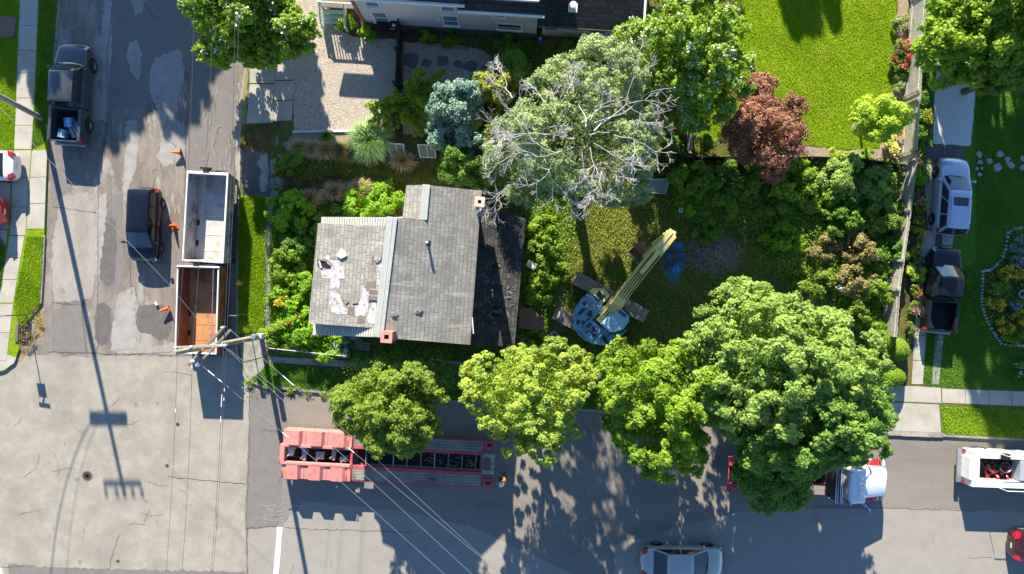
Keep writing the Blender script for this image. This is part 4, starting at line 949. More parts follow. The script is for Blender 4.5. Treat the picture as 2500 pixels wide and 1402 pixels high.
b.build("crate_side", X['wood_grey'], t); b = MB(); b.box((0,0,.08), (.5,.9,.04)); b.build("crate_bottom", X['wood_grey'], t)
def framed(name, label, quad, z, fm, pm_, bars=2, cat="panel"):
    P = [G(x, y, zz) for (x, y), zz in zip(quad, z)]; c = sum(P, Vector())/4; root = thing(name, label, cat, (c.x, c.y, LZ)); b = MB()
    for i in range(4): b.tube([P[i], P[(i+1) % 4]], .035, 6)
    for k in range(bars): tt = (k+1)/(bars+1); b.tube([P[0].lerp(P[1], tt), P[3].lerp(P[2], tt)], .02, 6)
    b.build("frame", fm, root, world=True); b = MB(); b.slab([p+(c-p)*.03 for p in P], .015); b.build("panel", pm_, root, world=True)
    b = MB(); [b.tube([p, Vector((p.x, p.y, LZ))], .025, 6) for p in P]; b.build("leg", fm, root, world=True); return root
screen = mat("grey_green_screen", (.16,.22,.22), (.2,.26,.26), scale=3, rough=.5)
framed("screen_panel", "grey green framed panel lying aslant under the bare branches, large one", [(1546,438),(1634,437),(1625,472),(1536,470)], (.75,.75,.45,.45), X['steel'], screen, 1)
olive = mat("olive_mesh_panel", (.15,.17,.12), (.2,.21,.15), scale=3, rough=.8)
framed("mesh_screen", "framed mesh panel leaning in the weeds right of the pale grass tussock, left one", [(946,350),(985,352),(988,382),(955,381)], (.8,.8,.4,.4), trimw, olive, 1)
framed("mesh_screen", "framed mesh panel under the blue green conifer, middle one of three", [(1020,353),(1062,355),(1064,385),(1026,384)], (.8,.8,.4,.4), trimw, olive, 1)
g = G(928,366); t = thing("garden_rail", "low white tubular rail half hidden by the pale grass tussock", "rail", (g.x, g.y, LZ)); b = MB()
b.tube([(-.3,-.15,0),(-.3,-.15,.6),(.35,-.2,.6),(.35,-.2,0)], .02, 6); b.tube([(-.3,.3,0),(-.3,.3,.6),(-.3,-.15,.6)], .02, 6); b.build("tube_frame", trimw, t); b = MB(); b.tube([(.0,-.17,.6),(0,-.17,.75)], .02, 6); b.build("knob", trimw, t)
# garden furniture and box under the flowering tree
g = G(1674,302); t = thing("planter_box", "small pink brown rectangular planter beside the plank fence under the flowering tree", "planter", (g.x-.5, g.y, LZ)); pm1 = mat("terracotta_plastic", (.42,.25,.17), rough=.7); b = MB()
for s in (1,-1): b.box((s*.36,0,.25), (.06,.9,.5)); b.box((0,s*.42,.25), (.66,.06,.5))
b.build("box_rim", pm1, t, bevel=.015); b = MB(); b.box((0,0,.2), (.64,.76,.3)); b.build("soil_fill", X['soil'], t)
b = MB()
# wooden trellis path / ladder debris by the derelict house
def ladder(label, a, c, w, m, n, name="wooden_ladder", z=LZ+.25):
    p, q = G(*a), G(*c); root = thing(name, label, "ladder", (p.x, p.y, LZ)); d = (q-p); Ld = d.length; d.normalize(); nn = Vector((-d.y, d.x, 0)); b = MB(); h = z-LZ
    for s in (1,-1): b.tube([nn*s*w/2+Vector((0,0,h)), nn*s*w/2+d*Ld+Vector((0,0,h))], .025, 6)
    b.build("side_rail", m, root); b = MB()
    for k in range(n): o = d*Ld*(k+.5)/n; b.tube([o-nn*w/2+Vector((0,0,h)), o+nn*w/2+Vector((0,0,h))], .018, 5)
    b.build("rung", m, root); b = MB(); b.box((d.x*Ld/2, d.y*Ld/2, h/2), (.1,.1,h)); b.build("prop", m, root)
ladder("short pale slatted ladder lying in the shade below the derelict house", (860,841), (905,845), .4, X['wood_grey'], 12)
g = G(1300,650); t = thing("plastic_chair", "broken white plastic garden chair beside the dark lean-to roof", "chair", (g.x, g.y, LZ), 1.0)
b = MB(); b.box((0,0,.4), (.4,.42,.03)); b.build("seat", trimw, t, bevel=.01); b = MB(); b.hexa([(-.2,.2,.4),(.2,.2,.4),(.2,.23,.4),(-.2,.23,.4),(-.18,.34,.8),(.18,.34,.8),(.18,.37,.8),(-.18,.37,.8)]); b.build("backrest", trimw, t)
for sx in (1,-1):
    for sy in (1,-1): b = MB(); b.tube([(sx*.17,sy*.18,.4),(sx*.21,sy*.22,0)], .02, 6); b.build("leg", trimw, t)
g = G(2010,512); t = thing("metal_pipe", "thin silver pipe lying across the shaded shrubs", "pipe", (g.x, g.y, LZ+.5)); b = MB(); b.tube([(-.7,.07,0),(.8,-.12,0)], .03, 8); b.build("pipe_run", X['steel'], t); b = MB(); b.box((.8,-.12,-.3), (.06,.06,.6)); b.box((-.6,.06,-.3), (.06,.06,.6)); b.build("stake", X['dark_metal'], t)
for (x, y, a, sx, m, lab) in ((2135,690,.4,.45,tarp,"crumpled scrap of blue plastic by the board fence among the olive shrubs"),(2042,702,1.4,.28,tarp,"small pale blue plastic scrap among the dry shrubs"),(2122,913,.1,.6,mat("red_orange_board", (.55,.1,.03), rough=.6),"red orange board showing beside the clipped hedge ball")):
    g = G(x, y, 1.0); t = thing("plastic_scrap" if m is tarp else "painted_board", lab, "scrap" if m is tarp else "board", (g.x, g.y, LZ), a); b = MB(); rr = random.Random(int(x)); zz = 1.25 if m is tarp else .5
    b.loft([[(-sx/2,-sx/3*(1 if m is tarp else .4),zz),(-sx/6,-sx/2.6*(1 if m is tarp else .4),zz+.1),(sx/4,-sx/3*(1 if m is tarp else .4),zz+.02),(sx/2,-sx/5*(1 if m is tarp else .4),zz+.08)],[(-sx/2.4,sx/4*(1 if m is tarp else .4),zz+.06),(-sx/7,sx/3*(1 if m is tarp else .4),zz-.02),(sx/5,sx/3*(1 if m is tarp else .4),zz+.09),(sx/2.1,sx/5*(1 if m is tarp else .4),zz)]], closed=False, cap=False); b.build("sheet_piece", m, t)
    b = MB(); b.tube([(0,0,0),(.02,0,zz)], .02, 5); b.build("support_twig", X['bark'], t)
# stepping stones and bed border
def stone(name, label, px, py, r, h, m, cat, group, seed, z=LZ, asp=1.0):
    rr = random.Random(seed); g = G(px, py); t = MB(); n = rr.randint(6,9); pts = []
    for k in range(n): a = 2*math.pi*k/n+rr.uniform(-.25,.25); q = r*rr.uniform(.75,1.15); pts.append((math.cos(a)*q*asp, math.sin(a)*q))
    t.loft([[(x, y, 0) for x, y in pts], [(x, y, h*.7) for x, y in pts], [(x*.8, y*.8, h) for x, y in pts]])
    o = t.build(name, m, None, smooth=45); o.location = (g.x, g.y, z); return tag(o, label, cat, group)
slate = mat("grey_slate", (.09,.12,.13), (.14,.17,.17), scale=4, rough=.9, bump=.3)
for i, (x, y, r) in enumerate(((1001,148,.5),(1042,155,.26),(1082,153,.38),(1118,157,.26),(1149,163,.4),(1187,172,.3))):
    stone("stepping_stone", ["largest slate stepping stone, against the dark fence", "small narrow slate stone, second from the dark fence", "slate stepping stone third from the dark fence", "small dark slate stone, fourth from the dark fence", "broad slate stepping stone, fifth from the dark fence", "slate stone half under the conifer, last from the dark fence"][i], x, y, r, .04, slate, "stepping stone", "slate steps in the shaded side yard", 40+i, LZ+.012, 1.15)
pale_st = mat("pale_step_stone", (.34,.33,.33), (.45,.44,.43), scale=4, rough=.95, bump=.3)
ss = [(2387,379,.2,"top left"),(2412,395,.22,""),(2437,378,.26,""),(2455,390,.2,""),(2389,397,.16,""),(2432,411,.28,""),(2463,404,.24,""),(2388,427,.16,""),(2382,413,.1,""),(2393,412,.1,""),(2492,411,.2,""),(2494,388,.2,"")]
where = ["first at the left of the upper row","second from the left in the upper row","large one third in the upper row","fourth from the left in the upper row","small one at the left below the first","largest one in the middle of the lower row","big one right of the largest","lowest one beside the silver car mirror","tiny one left of the lowest row","tiny one right of its tiny neighbour","low one at the right edge","upper one at the right edge"]
for i, (x, y, r, _) in enumerate(ss): stone("stepping_stone", "pale stepping stone in the dark lawn, "+where[i], x, y, r, .05, pale_st, "stepping stone", "pale steps in the east lawn", 60+i)
brd = [(2500,556),(2470,560),(2456,570),(2452,590),(2450,610),(2440,635),(2424,652),(2410,660),(2394,663),(2394,690),(2392,715),(2393,745),(2400,770),(2410,792),(2420,812),(2440,838),(2460,842),(2500,845)]
k = 0
for i in range(len(brd)-1):
    a, c = brd[i], brd[i+1]; d = math.hypot(c[0]-a[0], c[1]-a[1]); n = max(1, int(d/7.5))
    for j in range(n):
        x, y = a[0]+(c[0]-a[0])*j/n, a[1]+(c[1]-a[1])*j/n; o = stone("border_stone", "pale rounded stone in the border round the east flower bed", x, y, random.uniform(.07,.12), .12, pale_st, "stone", "border stones of the flower bed", 100+k); k += 1
g = G(2484,718); t = thing("flower_pot", "round empty grey bowl standing among the flowers of the east bed", "pot", (g.x, g.y, LZ)); b = MB(); b.lathe([(.12,0),(.22,.3),(.26,.33),(.26,.36),(.2,.36),(.17,.2),(.01,.18)], 20); b.build("pot_body", pale_st, t, smooth=50); b = MB(); b.lathe([(.17,.2),(.01,.22)], 16); b.build("soil_fill", X['soil'], t)
# mulch ring of the lime tree
g = G(2094,314); mb = MB(); mb.lathe([(.44,0),(.42,.05),(.3,.07),(.01,.09)], 24, mat=M4((g.x, g.y, LZ+.002))); tag(mb.build("mulch_ring", X['mulch']), "round mulch ring at the foot of the lime green tree", "mulch ring")
# ================================================================ VEHICLES
P_ = {}
P_['charcoal'] = paint("charcoal_paint", (.05,.055,.062)); P_['black'] = paint("black_paint", (.008,.009,.011)); P_['navy'] = paint("blue_black_paint", (.006,.009,.018))
P_['silver'] = paint("silver_paint", (.55,.6,.7), metal=.35, rough=.25); P_['beige'] = paint("beige_paint", (.5,.49,.43), metal=.35, rough=.25)
P_['white'] = paint("white_paint", (.74,.74,.73), rough=.35); P_['red'] = paint("red_paint", (.5,.012,.012)); P_['dark_red'] = paint("dark_red_paint", (.035,.006,.008))
P_['white_dirty'] = mat("scuffed_white_paint", (.72,.71,.69), (.55,.53,.5), scale=3, lo=.5, hi=.75, rough=.5)

def wheel_meshes(r, w, truck=False):
    t = MB(); t.lathe([(r*.62,-w/2),(r*.9,-w/2),(r,-w*.36),(r,w*.36),(r*.9,w/2),(r*.62,w/2),(r*.6,w*.3),(r*.6,-w*.3)], 22)
    rm = MB()
    rm.lathe([(r*.1,w*.30),(r*.58,w*.26),(r*.62,w*.44),(r*.66,w*.46),(r*.62,w*.2),(r*.3,w*.1)], 22)
    for k in range(5):
        a = 2*math.pi*k/5; rm.box((math.cos(a)*r*.36, math.sin(a)*r*.36, w*.38), (r*.6, r*.16, w*.1), a)
    rm.lathe([(r*.02,w*.46),(r*.13,w*.46),(r*.15,w*.3),(r*.02,w*.3)], 12)
    return t, rm
def add_wheel(root, x, y, r, w, out=1, steer=0, rimmat='rim'):
    t, rm = wheel_meshes(r, w)
    o = t.build("wheel", X['tyre'], root, smooth=40)
    m = Matrix.Translation((x, y, r)) @ Matrix.Rotation(steer, 4, 'Z') @ Matrix.Rotation(-out*math.pi/2, 4, 'X')
    o.matrix_basis = m
    q = rm.build("rim", X[rimmat], o, smooth=40)
    return o
def outline(x0, x1, hw, bow_f, bow_r, nf=7, zf=0):
    """cabin outline, from rear-left round the front to rear-right: x0 rear, x1 front"""
    pts = []
    for i in range(nf):
        t = -1+2*i/(nf-1); pts.append((x1 + bow_f*(1-t*t), t*hw))       # front edge, right to left
    for i in range(nf):
        t = 1-2*i/(nf-1); pts.append((x0 - bow_r*(1-t*t), t*hw))
    return pts
def car(name, label, cat, px, py, ang, L, W, H, pm, xr=(-.47,-.40,.02,.24), deck=(.98,1.0,.94,.62), sunroof=False, rails=False, group=None, bedded=None, z=0, nose=.62, side_pillars=(.5,), tail='wide', wr=.33):
    """xr: rear base, rear top, front top, front base of the cabin as fractions of L"""
    g = G(px, py); root = thing(name, label, cat, (g.x, g.y, z), R(ang), group)
    hw = W/2
    zd_r, zb, zc, zn = deck                                  # rear deck, belt, cowl, nose heights
    st = []
    xs = [-.5,-.49,-.46,-.4,-.3,-.15,0,.15,.24,.32,.4,.45,.48,.5]
    wid = [.62,.78,.92,.975,1,1,1,1,.995,.985,.95,.88,.78,.62]
    cabr, cabf = xr[0], xr[3]
    for x, w in zip(xs, wid):
        if x <= cabr: zt = zd_r - (.12 if x < -.485 else .03 if x < -.45 else 0)
        elif x >= cabf:
            t = (x-cabf)/(.5-cabf); zt = zc + (zn-zc)*(t**2.2)
            if x >= .48: zt -= .08
        else: zt = zb
        zt = min(zt, zb+.03) if x > cabr else zt
        st.append((x*L, w*hw, zt))
    if bedded: st = [s for s in st if s[0] > bedded*L-.01]; st = [(bedded*L, hw*.98, zb)] + st
    rings = []
    for x, w, zt in st:
        ring = [(x, -w*.9, .2), (x, -w*.985, .34), (x, -w, .55), (x, -w*.99, zt-.16), (x, -w*.93, zt-.05), (x, -w*.8, zt), (x, -w*.4, zt+.025), (x, 0, zt+.035)]
        ring += [(x, -p[1], p[2]) for p in reversed(ring[:-1])]
        rings.append(ring)
    b = MB(); b.loft(rings, closed=True); body = b.build("body", pm, root, smooth=38, subsurf=1)
    # cabin
    xb0, xt0, xt1, xb1 = [f*L for f in xr]
    zb0 = zb-.04; wb, wt = hw*.9, hw*.7
    lo_ = [(x, y, zb0) for x, y in outline(xb0, xb1, wb, .14, .08)]
    hi_ = [(x, y, H-.07) for x, y in outline(xt0, xt1, wt, .05, .04)]
    in_ = [(x, y, H-.015) for x, y in outline(xt0+.14, xt1-.12, wt*.86, .03, .03)]
    in2 = [(x, y, H+.01) for x, y in outline(xt0+.4, xt1-.35, wt*.5, .01, .01)]
    c = MB(); c.loft([lo_, hi_, in_, in2]); c.build("roof", pm, root, smooth=35)
    n = 7
    def glass(nm, i0, i1, t0=.12, t1=.93, off=.012, s0=0.0, s1=1.0, mm='glass'):
        idx = list(range(i0, i1+1)); N = 2*n; gb = MB(); rows = []
        for t in (t0, (t0+t1)/2, t1):
            row = []
            for k in idx:
                a = Vector(lo_[k % N]); bb = Vector(hi_[k % N]); row.append(a.lerp(bb, t))
            # trim ends
            if len(row) == 2: row = [row[0].lerp(row[1], s0), row[0].lerp(row[1], s1)]
            else:
                row[0] = row[0].lerp(row[1], .32); row[-1] = row[-1].lerp(row[-2], .32)
            rows.append(row)
        vs = []; m_ = len(rows[0])
        ctr = Vector(((xb0+xb1)/2, 0, zb0))
        for row in rows:
            for p in row:
                d = (p-ctr); d.z = .35; vs.append(p + d.normalized()*off)
        fs = [(r_*m_+k, r_*m_+k+1, (r_+1)*m_+k+1, (r_+1)*m_+k) for r_ in range(2) for k in range(m_-1)]
        gb.add(vs, fs); return gb.build(nm, X[mm], root, smooth=60)
    glass("windshield", 0, n-1, .05, .97, .03)
    glass("rear_window", n, 2*n-1, .1, .93, .03)
    cuts = [0.06] + list(side_pillars) + [.95]
    for sgn, (i0, i1) in ((1, (n-1, n)), (-1, (2*n-1, 2*n))):
        for k in range(len(cuts)-1):
            glass("side_window", i0, i1, .12, .86, .02, cuts[k]+.015, cuts[k+1]-.015)
    # wheels, lamps, mirrors, plates
    wy = hw-.11
    for x, s in ((.31, 1), (.31, -1), (-.3, 1), (-.3, -1)):
        add_wheel(root, x*L, s*wy, wr, .24, s)
        a = MB(); ring = []
        for k in range(13):
            th = math.pi*k/12; ring.append((x*L+math.cos(th)*(wr+.06), s*(hw*.995), wr+math.sin(th)*(wr+.04)))
        vs = ring + [(p[0], s*(hw*.80), p[2]) for p in ring]
        a.add(vs, [tuple(range(13)), tuple(range(25, 12, -1))] + [(k, k+1, 14+k, 13+k) for k in range(12)]); a.build("wheel_arch", X['black'], root)
    for s in (1, -1):
        h = MB(); h.loft([[(L*.462, s*hw*.9, zn-.12), (L*.492, s*hw*.62, zn-.13), (L*.496, s*hw*.6, zn-.24), (L*.47, s*hw*.9, zn-.22)],
                          [(L*.435, s*hw*.88, zn+.035), (L*.468, s*hw*.58, zn+.0), (L*.498, s*hw*.58, zn-.2), (L*.475, s*hw*.92, zn-.18)]]); h.build("headlight", X['clear_lens'], root, smooth=50)
        if not bedded:
            q = MB(); q.hexa([(-L*.497, s*hw*.5, zd_r-.3), (-L*.497, s*hw*.8, zd_r-.3), (-L*.44, s*hw*.99, zd_r-.28), (-L*.44, s*hw*.6, zd_r-.28),
                              (-L*.494, s*hw*.5, zd_r-.02), (-L*.485, s*hw*.86, zd_r-.02), (-L*.425, s*hw*.955, zd_r+.02), (-L*.44, s*hw*.62, zd_r+.02)]); q.build("taillight", X['red_lens'], root, bevel=.02)
        mr = MB(); mr.box((xb1-.22, s*(hw+.1), zb+.06), (.12, .2, .14)); mr.box((xb1-.2, s*(hw-.04), zb), (.05, .16, .05)); mr.build("mirror", pm, root, bevel=.03, seg=2)
        for xx in (xb1-.75*abs(xb1-xb0)/2.2, xb1-1.75*abs(xb1-xb0)/2.2):
            dh = MB(); dh.box((xx, s*(hw*.995+.012), zb-.14), (.2, .03, .035)); dh.build("door_handle", pm, root)
    gr = MB(); gr.box((L*.497, 0, .5), (.05, W*.45, .18)); gr.build("grille", X['black'], root, bevel=.01)
    wp = MB(); wp.tube([(xb1+.08, -.05, zb+.03), (xb1-.14, -wb*.72, zb+.1)], .012, 5); wp.tube([(xb1+.1, .45, zb+.03), (xb1-.06, -.2, zb+.1)], .012, 5); wp.build("wiper", X['black'], root)
    if sunroof:
        s_ = MB(); s_.box(((xt1)-.62, 0, H+.012), (.5, wt*1.35, .02)); s_.build("sunroof", X['glass'], root, bevel=.008)
    if rails:
        for s in (1, -1):
            r_ = MB(); r_.tube([(xt0+.15, s*wt*.93, H-.04), (xt0+.3, s*wt*.93, H+.03), (xt1-.5, s*wt*.93, H+.03), (xt1-.3, s*wt*.93, H-.04)], .018, 6); r_.build("roof_rail", X['steel'], root)
    if bedded:
        bx0, bx1 = -.49*L, bedded*L-.02
        w2 = hw*.97; zr = zb
        q = MB()
        q.box(((bx0+bx1)/2, w2-.09, (zr+.35)/2), (bx1-bx0, .18, zr-.35)); q.box(((bx0+bx1)/2, -w2+.09, (zr+.35)/2), (bx1-bx0, .18, zr-.35))
        q.box((bx1-.04, 0, (zr+.5)/2), (.08, 2*w2-.37, zr-.5)); q.build("bed_side", pm, root, bevel=.035)
        fl = MB(); fl.box(((bx0+bx1)/2, 0, .55), (bx1-bx0-.1, 2*w2-.37, .06))
        for k in range(9): fl.box(((bx0+bx1)/2, (k-4)*(w2*.19), .59), (bx1-bx0-.2, .05, .02))
        fl.build("bed_floor", X['black'], root)
        tg = MB(); tg.box((bx0-.03, 0, (zr+.45)/2), (.07, 2*w2-.34, zr-.45-.02)); tg.build("tailgate", pm, root, bevel=.02)
        bp = MB(); bp.box((bx0-.14, 0, .52), (.14, 2*w2-.1, .16)); bp.build("rear_bumper", X['steel'], root, bevel=.03)
        for s in (1, -1):
            q = MB(); q.box((bx0+.02, s*(w2-.03), zr-.22), (.16, .12, .36)); q.build("taillight", X['red_lens'], root, bevel=.02)
    else:
        pl = MB(); pl.box((-L*.5-.0, 0, .62), (.02, .32, .12)); pl.build("number_plate", X['white_line'], root)
    return root
SEDAN = dict(xr=(-.38,-.22,.08,.27), deck=(1.0,.98,.95,.68))
WAGON = dict(xr=(-.485,-.42,.04,.24), deck=(1.05,1.0,.98,.72), side_pillars=(.34,.66))
SEDANP = dict(SEDAN, side_pillars=(.5,))
car("parked_car", "black hatchback with red tail lamps standing in the side road beside the white dump trailer", "car", 367, 551, -92.5, 4.45, 1.8, 1.6, P_['navy'], xr=(-.485,-.43,.1,.3), deck=(1.08,1.0,.98,.74), side_pillars=(.33,.66))
car("parked_car", "silver estate car with dark sunroof parked on the driveway below the pale slab", "car", 2303, 484, 85.5, 4.65, 1.84, 1.6, P_['silver'], sunroof=True, rails=True, z=LZ, wr=.34, **WAGON)
car("sedan", "beige saloon car with a red tail lamp band, passing at the bottom edge", "car", 1659, 1360, -1, 5.0, 1.86, 1.45, P_['beige'], z=0.012, xr=(-.37,-.19,.09,.28), deck=(1.0,.97,.94,.66))
car("parked_car", "white saloon car with red tail lamps, its rear just inside the left edge", "car", -28, 411, 180, 4.6, 1.8, 1.5, P_['white'], z=LZ+.014, **SEDANP)
car("parked_car", "bright red car, its rear tip at the left edge below the white saloon", "car", -56, 520, 180, 4.5, 1.75, 1.5, P_['red'], z=LZ+.014, **SEDANP)
car("parked_car", "dark red car, its rear tip at the right edge below the white service truck", "car", 2542, 1322, 0, 4.6, 1.8, 1.5, P_['dark_red'], **SEDANP)
pk = dict(xr=(-.1,-.07,.12,.24), deck=(1.15,1.15,1.13,.98), bedded=-.115, wr=.39)
pk1 = car("pickup_truck", "charcoal crew cab pickup truck loaded with blue boxes at the kerb beside the leaning pole", "pickup truck", 194, 237, 85.8, 5.9, 2.0, 1.9, P_['charcoal'], xr=(-.15,-.12,.17,.27), deck=(1.2,1.2,1.15,1.0), bedded=-.16, wr=.4, side_pillars=(.5,))
pk2 = car("pickup_truck", "black pickup truck with an empty bed on the concrete driveway strips behind the silver car", "pickup truck", 2278, 706, 84.3, 5.0, 1.85, 1.75, P_['black'], z=LZ+.02, xr=(-.13,-.08,.13,.26), deck=(1.1,1.1,1.05,.92), bedded=-.14, wr=.36, side_pillars=(.42,))
blue_box = mat("blue_print_carton", (.04,.22,.42), (.3,.5,.62), scale=4, lo=.5, hi=.6, rough=.5)
wht = mat("white_packaging", (.6,.65,.7), rough=.4)
def in_frame(root, x, y, z): v = root.matrix_basis @ Vector((x, y, z)); return v
for (x, y, sx, sy, a, lab) in ((-1.75,-.02,.55,.5,.15,"blue carton with white print lying near the cab end of the charcoal pickup's bed"), (-2.45,.32,.5,.45,-.1,"blue carton with white print lying by the tailgate of the charcoal pickup")):
    v = in_frame(pk1, x, y, .6); t = thing("carton", lab, "box", v, R(85.8)+a, "cartons in the pickup bed")
    b = MB(); b.box((0,0,.16), (sx, sy, .32)); b.build("box_body", blue_box, t, bevel=.01)
    b = MB(); b.box((0,0,.325), (sx*.96, .06, .006)); b.build("tape", wht, t)
    b = MB(); b.box((.08,-.12,.325), (sx*.5, .03, .006)); b.box((-.08,.12,.325), (sx*.5, .03, .006)); b.build("print", wht, t)
v = in_frame(pk1, -2.2, -.35, .6); t = thing("rack_bundle", "bundle of pale blue slats and rods lying aslant in the charcoal pickup's bed", "slats", v, R(85.8)+.5)
for k in range(7):
    b = MB(); b.box((0, -.3+k*.1, .1+.01*(k%2)), (1.0-.06*k, .045, .05), rz=0); b.build("slat", wht if k % 2 else blue_box, t)

# ---------------------------------------------------------------- dump trailers
steel_in = mat("scraped_steel_floor", (.2,.21,.23), (.36,.34,.31), scale=1.4, c3=(.12,.09,.075), s3=1.0, lo3=.5, hi3=.72, rough=.5, metal=.25, bump=.3, bscale=10)
rust_in = mat("rusty_steel", (.22,.075,.035), (.34,.13,.05), scale=1.6, c3=(.12,.035,.025), s3=.9, lo3=.45, hi3=.7, rough=.75, bump=.4, bscale=14)
rust_floor = mat("rusty_floor", (.4,.2,.08), (.52,.27,.11), scale=2.2, c3=(.25,.1,.05), s3=1.0, rough=.8, bump=.4, bscale=14)
pale_floor = mat("dusty_steel_floor", (.42,.41,.4), (.56,.54,.5), scale=1.6, c3=(.27,.25,.22), s3=1.1, lo3=.5, hi3=.7, rough=.7, bump=.3, bscale=10)
white_in = mat("dirty_white_steel_wall", (.44,.43,.43), (.3,.28,.27), scale=1.5, c3=(.17,.13,.11), s3=1.3, rough=.55, bump=.2)
def dump_trailer(label, quad, ztop, inner, floor, rim, rimw, rail=False):
    P = [G(x, y, ztop) for x, y in quad]; c = sum(P, Vector())/4; up = ((P[0]+P[1])-(P[3]+P[2])).normalized(); ang = math.atan2(up.y, up.x)
    L = ((P[0]+P[1])-(P[3]+P[2])).length/2; W = ((P[1]+P[2])-(P[0]+P[3])).length/2
    root = thing("dump_trailer", label, "trailer", (c.x, c.y, 0), ang, "open dump trailers parked end to end")
    zf = ztop-1.25; hl, hw = L/2, W/2; t = rimw
    b = MB()                                              # walls, front (+x), rear (-x), sides; slightly flared
    for s in (1, -1):
        b.hexa([(-hl+.1, s*(hw-.12), zf-.08), (hl-.1, s*(hw-.12), zf-.08), (hl-.1, s*(hw-.18), zf-.08), (-hl+.1, s*(hw-.18), zf-.08),
                (-hl, s*(hw-.02), ztop-.1), (hl, s*(hw-.02), ztop-.1), (hl, s*(hw-.08), ztop-.1), (-hl, s*(hw-.08), ztop-.1)])
        for k in range(9):
            x = -hl+.3+k*(L-.6)/8; b.hexa([(x-.05, s*(hw-.12), zf), (x+.05, s*(hw-.12), zf), (x+.05, s*(hw-.05), zf), (x-.05, s*(hw-.05), zf), (x-.05, s*(hw-.04), ztop-.12), (x+.05, s*(hw-.04), ztop-.12), (x+.05, s*(hw+.03), ztop-.12), (x-.05, s*(hw+.03), ztop-.12)])
    for s in (1, -1):
        b.hexa([(s*(hl-.12), -hw+.19, zf-.07), (s*(hl-.12), hw-.19, zf-.07), (s*(hl-.19), hw-.19, zf-.07), (s*(hl-.19), -hw+.19, zf-.07),
                (s*(hl-.02), -hw+.09, ztop-.11), (s*(hl-.02), hw-.09, ztop-.11), (s*(hl-.09), hw-.09, ztop-.11), (s*(hl-.09), -hw+.09, ztop-.11)])
    b.build("box_wall", inner, root)
    f = MB(); f.box((0, 0, zf-.02), (L-.36, W-.36, .05))
    for k in range(5): f.box((-hl+.7+k*(L-1.4)/4, 0, zf+.012), (.03, W-.4, .012))
    f.build("box_floor", floor, root)
    r_ = MB(); z = ztop-.05
    for s in (1, -1): r_.box((0, s*(hw-t/2), z), (L, t, .1))
    r_.box((hl-t*.8, 0, z-.002), (t*1.6, W-2*t, .1)); r_.box((-hl+t/2, 0, z-.002), (t, W-2*t, .1)); r_.build("top_rail", rim, root, bevel=.015)
    ch = MB()
    for s in (1, -1): ch.box((.1, s*.42, zf-.22), (L-.1, .12, .26))
    for k in range(5): ch.box((-hl+.6+k*(L-1)/4, 0, zf-.22), (.1, .8, .12))
    ch.build("chassis", X['dark_metal'], root)
    for x in (-L*.28, -L*.05):
        for s in (1, -1): add_wheel(root, x, s*(hw-.2), .4, .3, s)
        fe = MB(); fe.tube([(x, -hw+.2, .4), (x, hw-.2, .4)], .06, 8); fe.build("axle", X['dark_metal'], root)
    for s in (1, -1):
        fd = MB(); fd.box((-L*.165, s*(hw+.02), .86), (L*.45, .34, .04)); fd.box((-L*.165, s*(hw+.18), .78), (L*.45, .03, .15)); fd.build("fender", X['dark_metal'], root)
        li = MB(); li.box((0, s*(hw+.03), .62), (L*.9, .06, .06)); li.build("side_rail", X['dark_metal'], root)
        for xx in (-hl+.2, hl-.2): 
            lg = MB(); lg.box((xx, s*(hw-.25), .3), (.12, .12, .6)); lg.box((xx, s*(hw-.25), .02), (.3, .3, .03)); lg.build("landing_leg", X['dark_metal'], root)
    tb = MB(); tb.tube([(hl-.1, -.5, zf-.25), (hl+.3, 0, zf-.2)], .05, 6); tb.tube([(hl-.1, .5, zf-.25), (hl+.3, 0, zf-.2)], .05, 6)
    tb.box((hl+.1, 0.1, ztop-.12), (.26, .34, .3)); tb.box((hl+.2, .1, ztop+.02), (.1, .7, .06)); tb.tube([(hl+.05, -.2, ztop), (hl+.1, -1.0, ztop-.05)], .03, 6); tb.build("hoist_bracket", X['black'], root)
    if rail:
        tp = MB(); tp.tube([(hl-.08, -hw+.3, ztop+.04), (-hl+.3, -hw+.3, ztop+.04)], .02, 6); tp.tube([(hl-.08, -hw-.05, ztop+.03), (hl-.08, hw+.05, ztop+.03)], .035, 8); tp.build("cover_roller", X['steel'], root)
    return root
dump_trailer("open dump trailer with a broad white rim and scraped grey bottom, above the rusty one", [(457,418),(557,421),(546,643),(443,638)], 2.0, white_in, pale_floor, P_['white_dirty'], .1)
dump_trailer("open dump trailer with a rusty red inside below the utility pole's cross arms", [(431,648),(536,650),(527,867),(427,862)], 2.0, rust_in, rust_floor, P_['white_dirty'], .08, rail=True)
for i, (x, y, h, tilt, lab) in enumerate(((446,374,.56,1.1,"orange traffic cone knocked over above the white dump trailer"), (427,553,.62,0,"orange traffic cone with a white band between the black hatchback and the dump trailer"), (417,752,.6,.9,"orange traffic cone tipped against the rusty dump trailer"))):
    g = G(x, y); t = thing("traffic_cone", lab, "traffic cone", (g.x, g.y, .012), R(20), "orange cones by the dump trailers")
    m = Matrix.Identity(4) if not tilt else Matrix.Translation((0,0,.19)) @ Matrix.Rotation(R(160+i*10), 4, 'Z') @ Matrix.Rotation(R(74), 4, 'Y')
    b = MB(); b.box((0,0,.02), (.38,.38,.04), mat=m); b.build("base", X['orange'] if i != 0 else X['black'], t, bevel=.01)
    b = MB(); b.lathe([(.14,.04),(.04,h),(.02,h+.005),(.01,h)], 16, mat=m); b.build("cone_body", X['orange'], t, smooth=50)
    b = MB(); b.lathe([(.098,h*.42),(.071,h*.62),(.066,h*.62),(.09,h*.42)], 16, mat=m); b.build("band", X['white_line'], t, smooth=50)
g = G(382,741); t = thing("paper_cup", "small white cup lying on the asphalt left of the rusty dump trailer", "cup", (g.x, g.y, .05), .6)
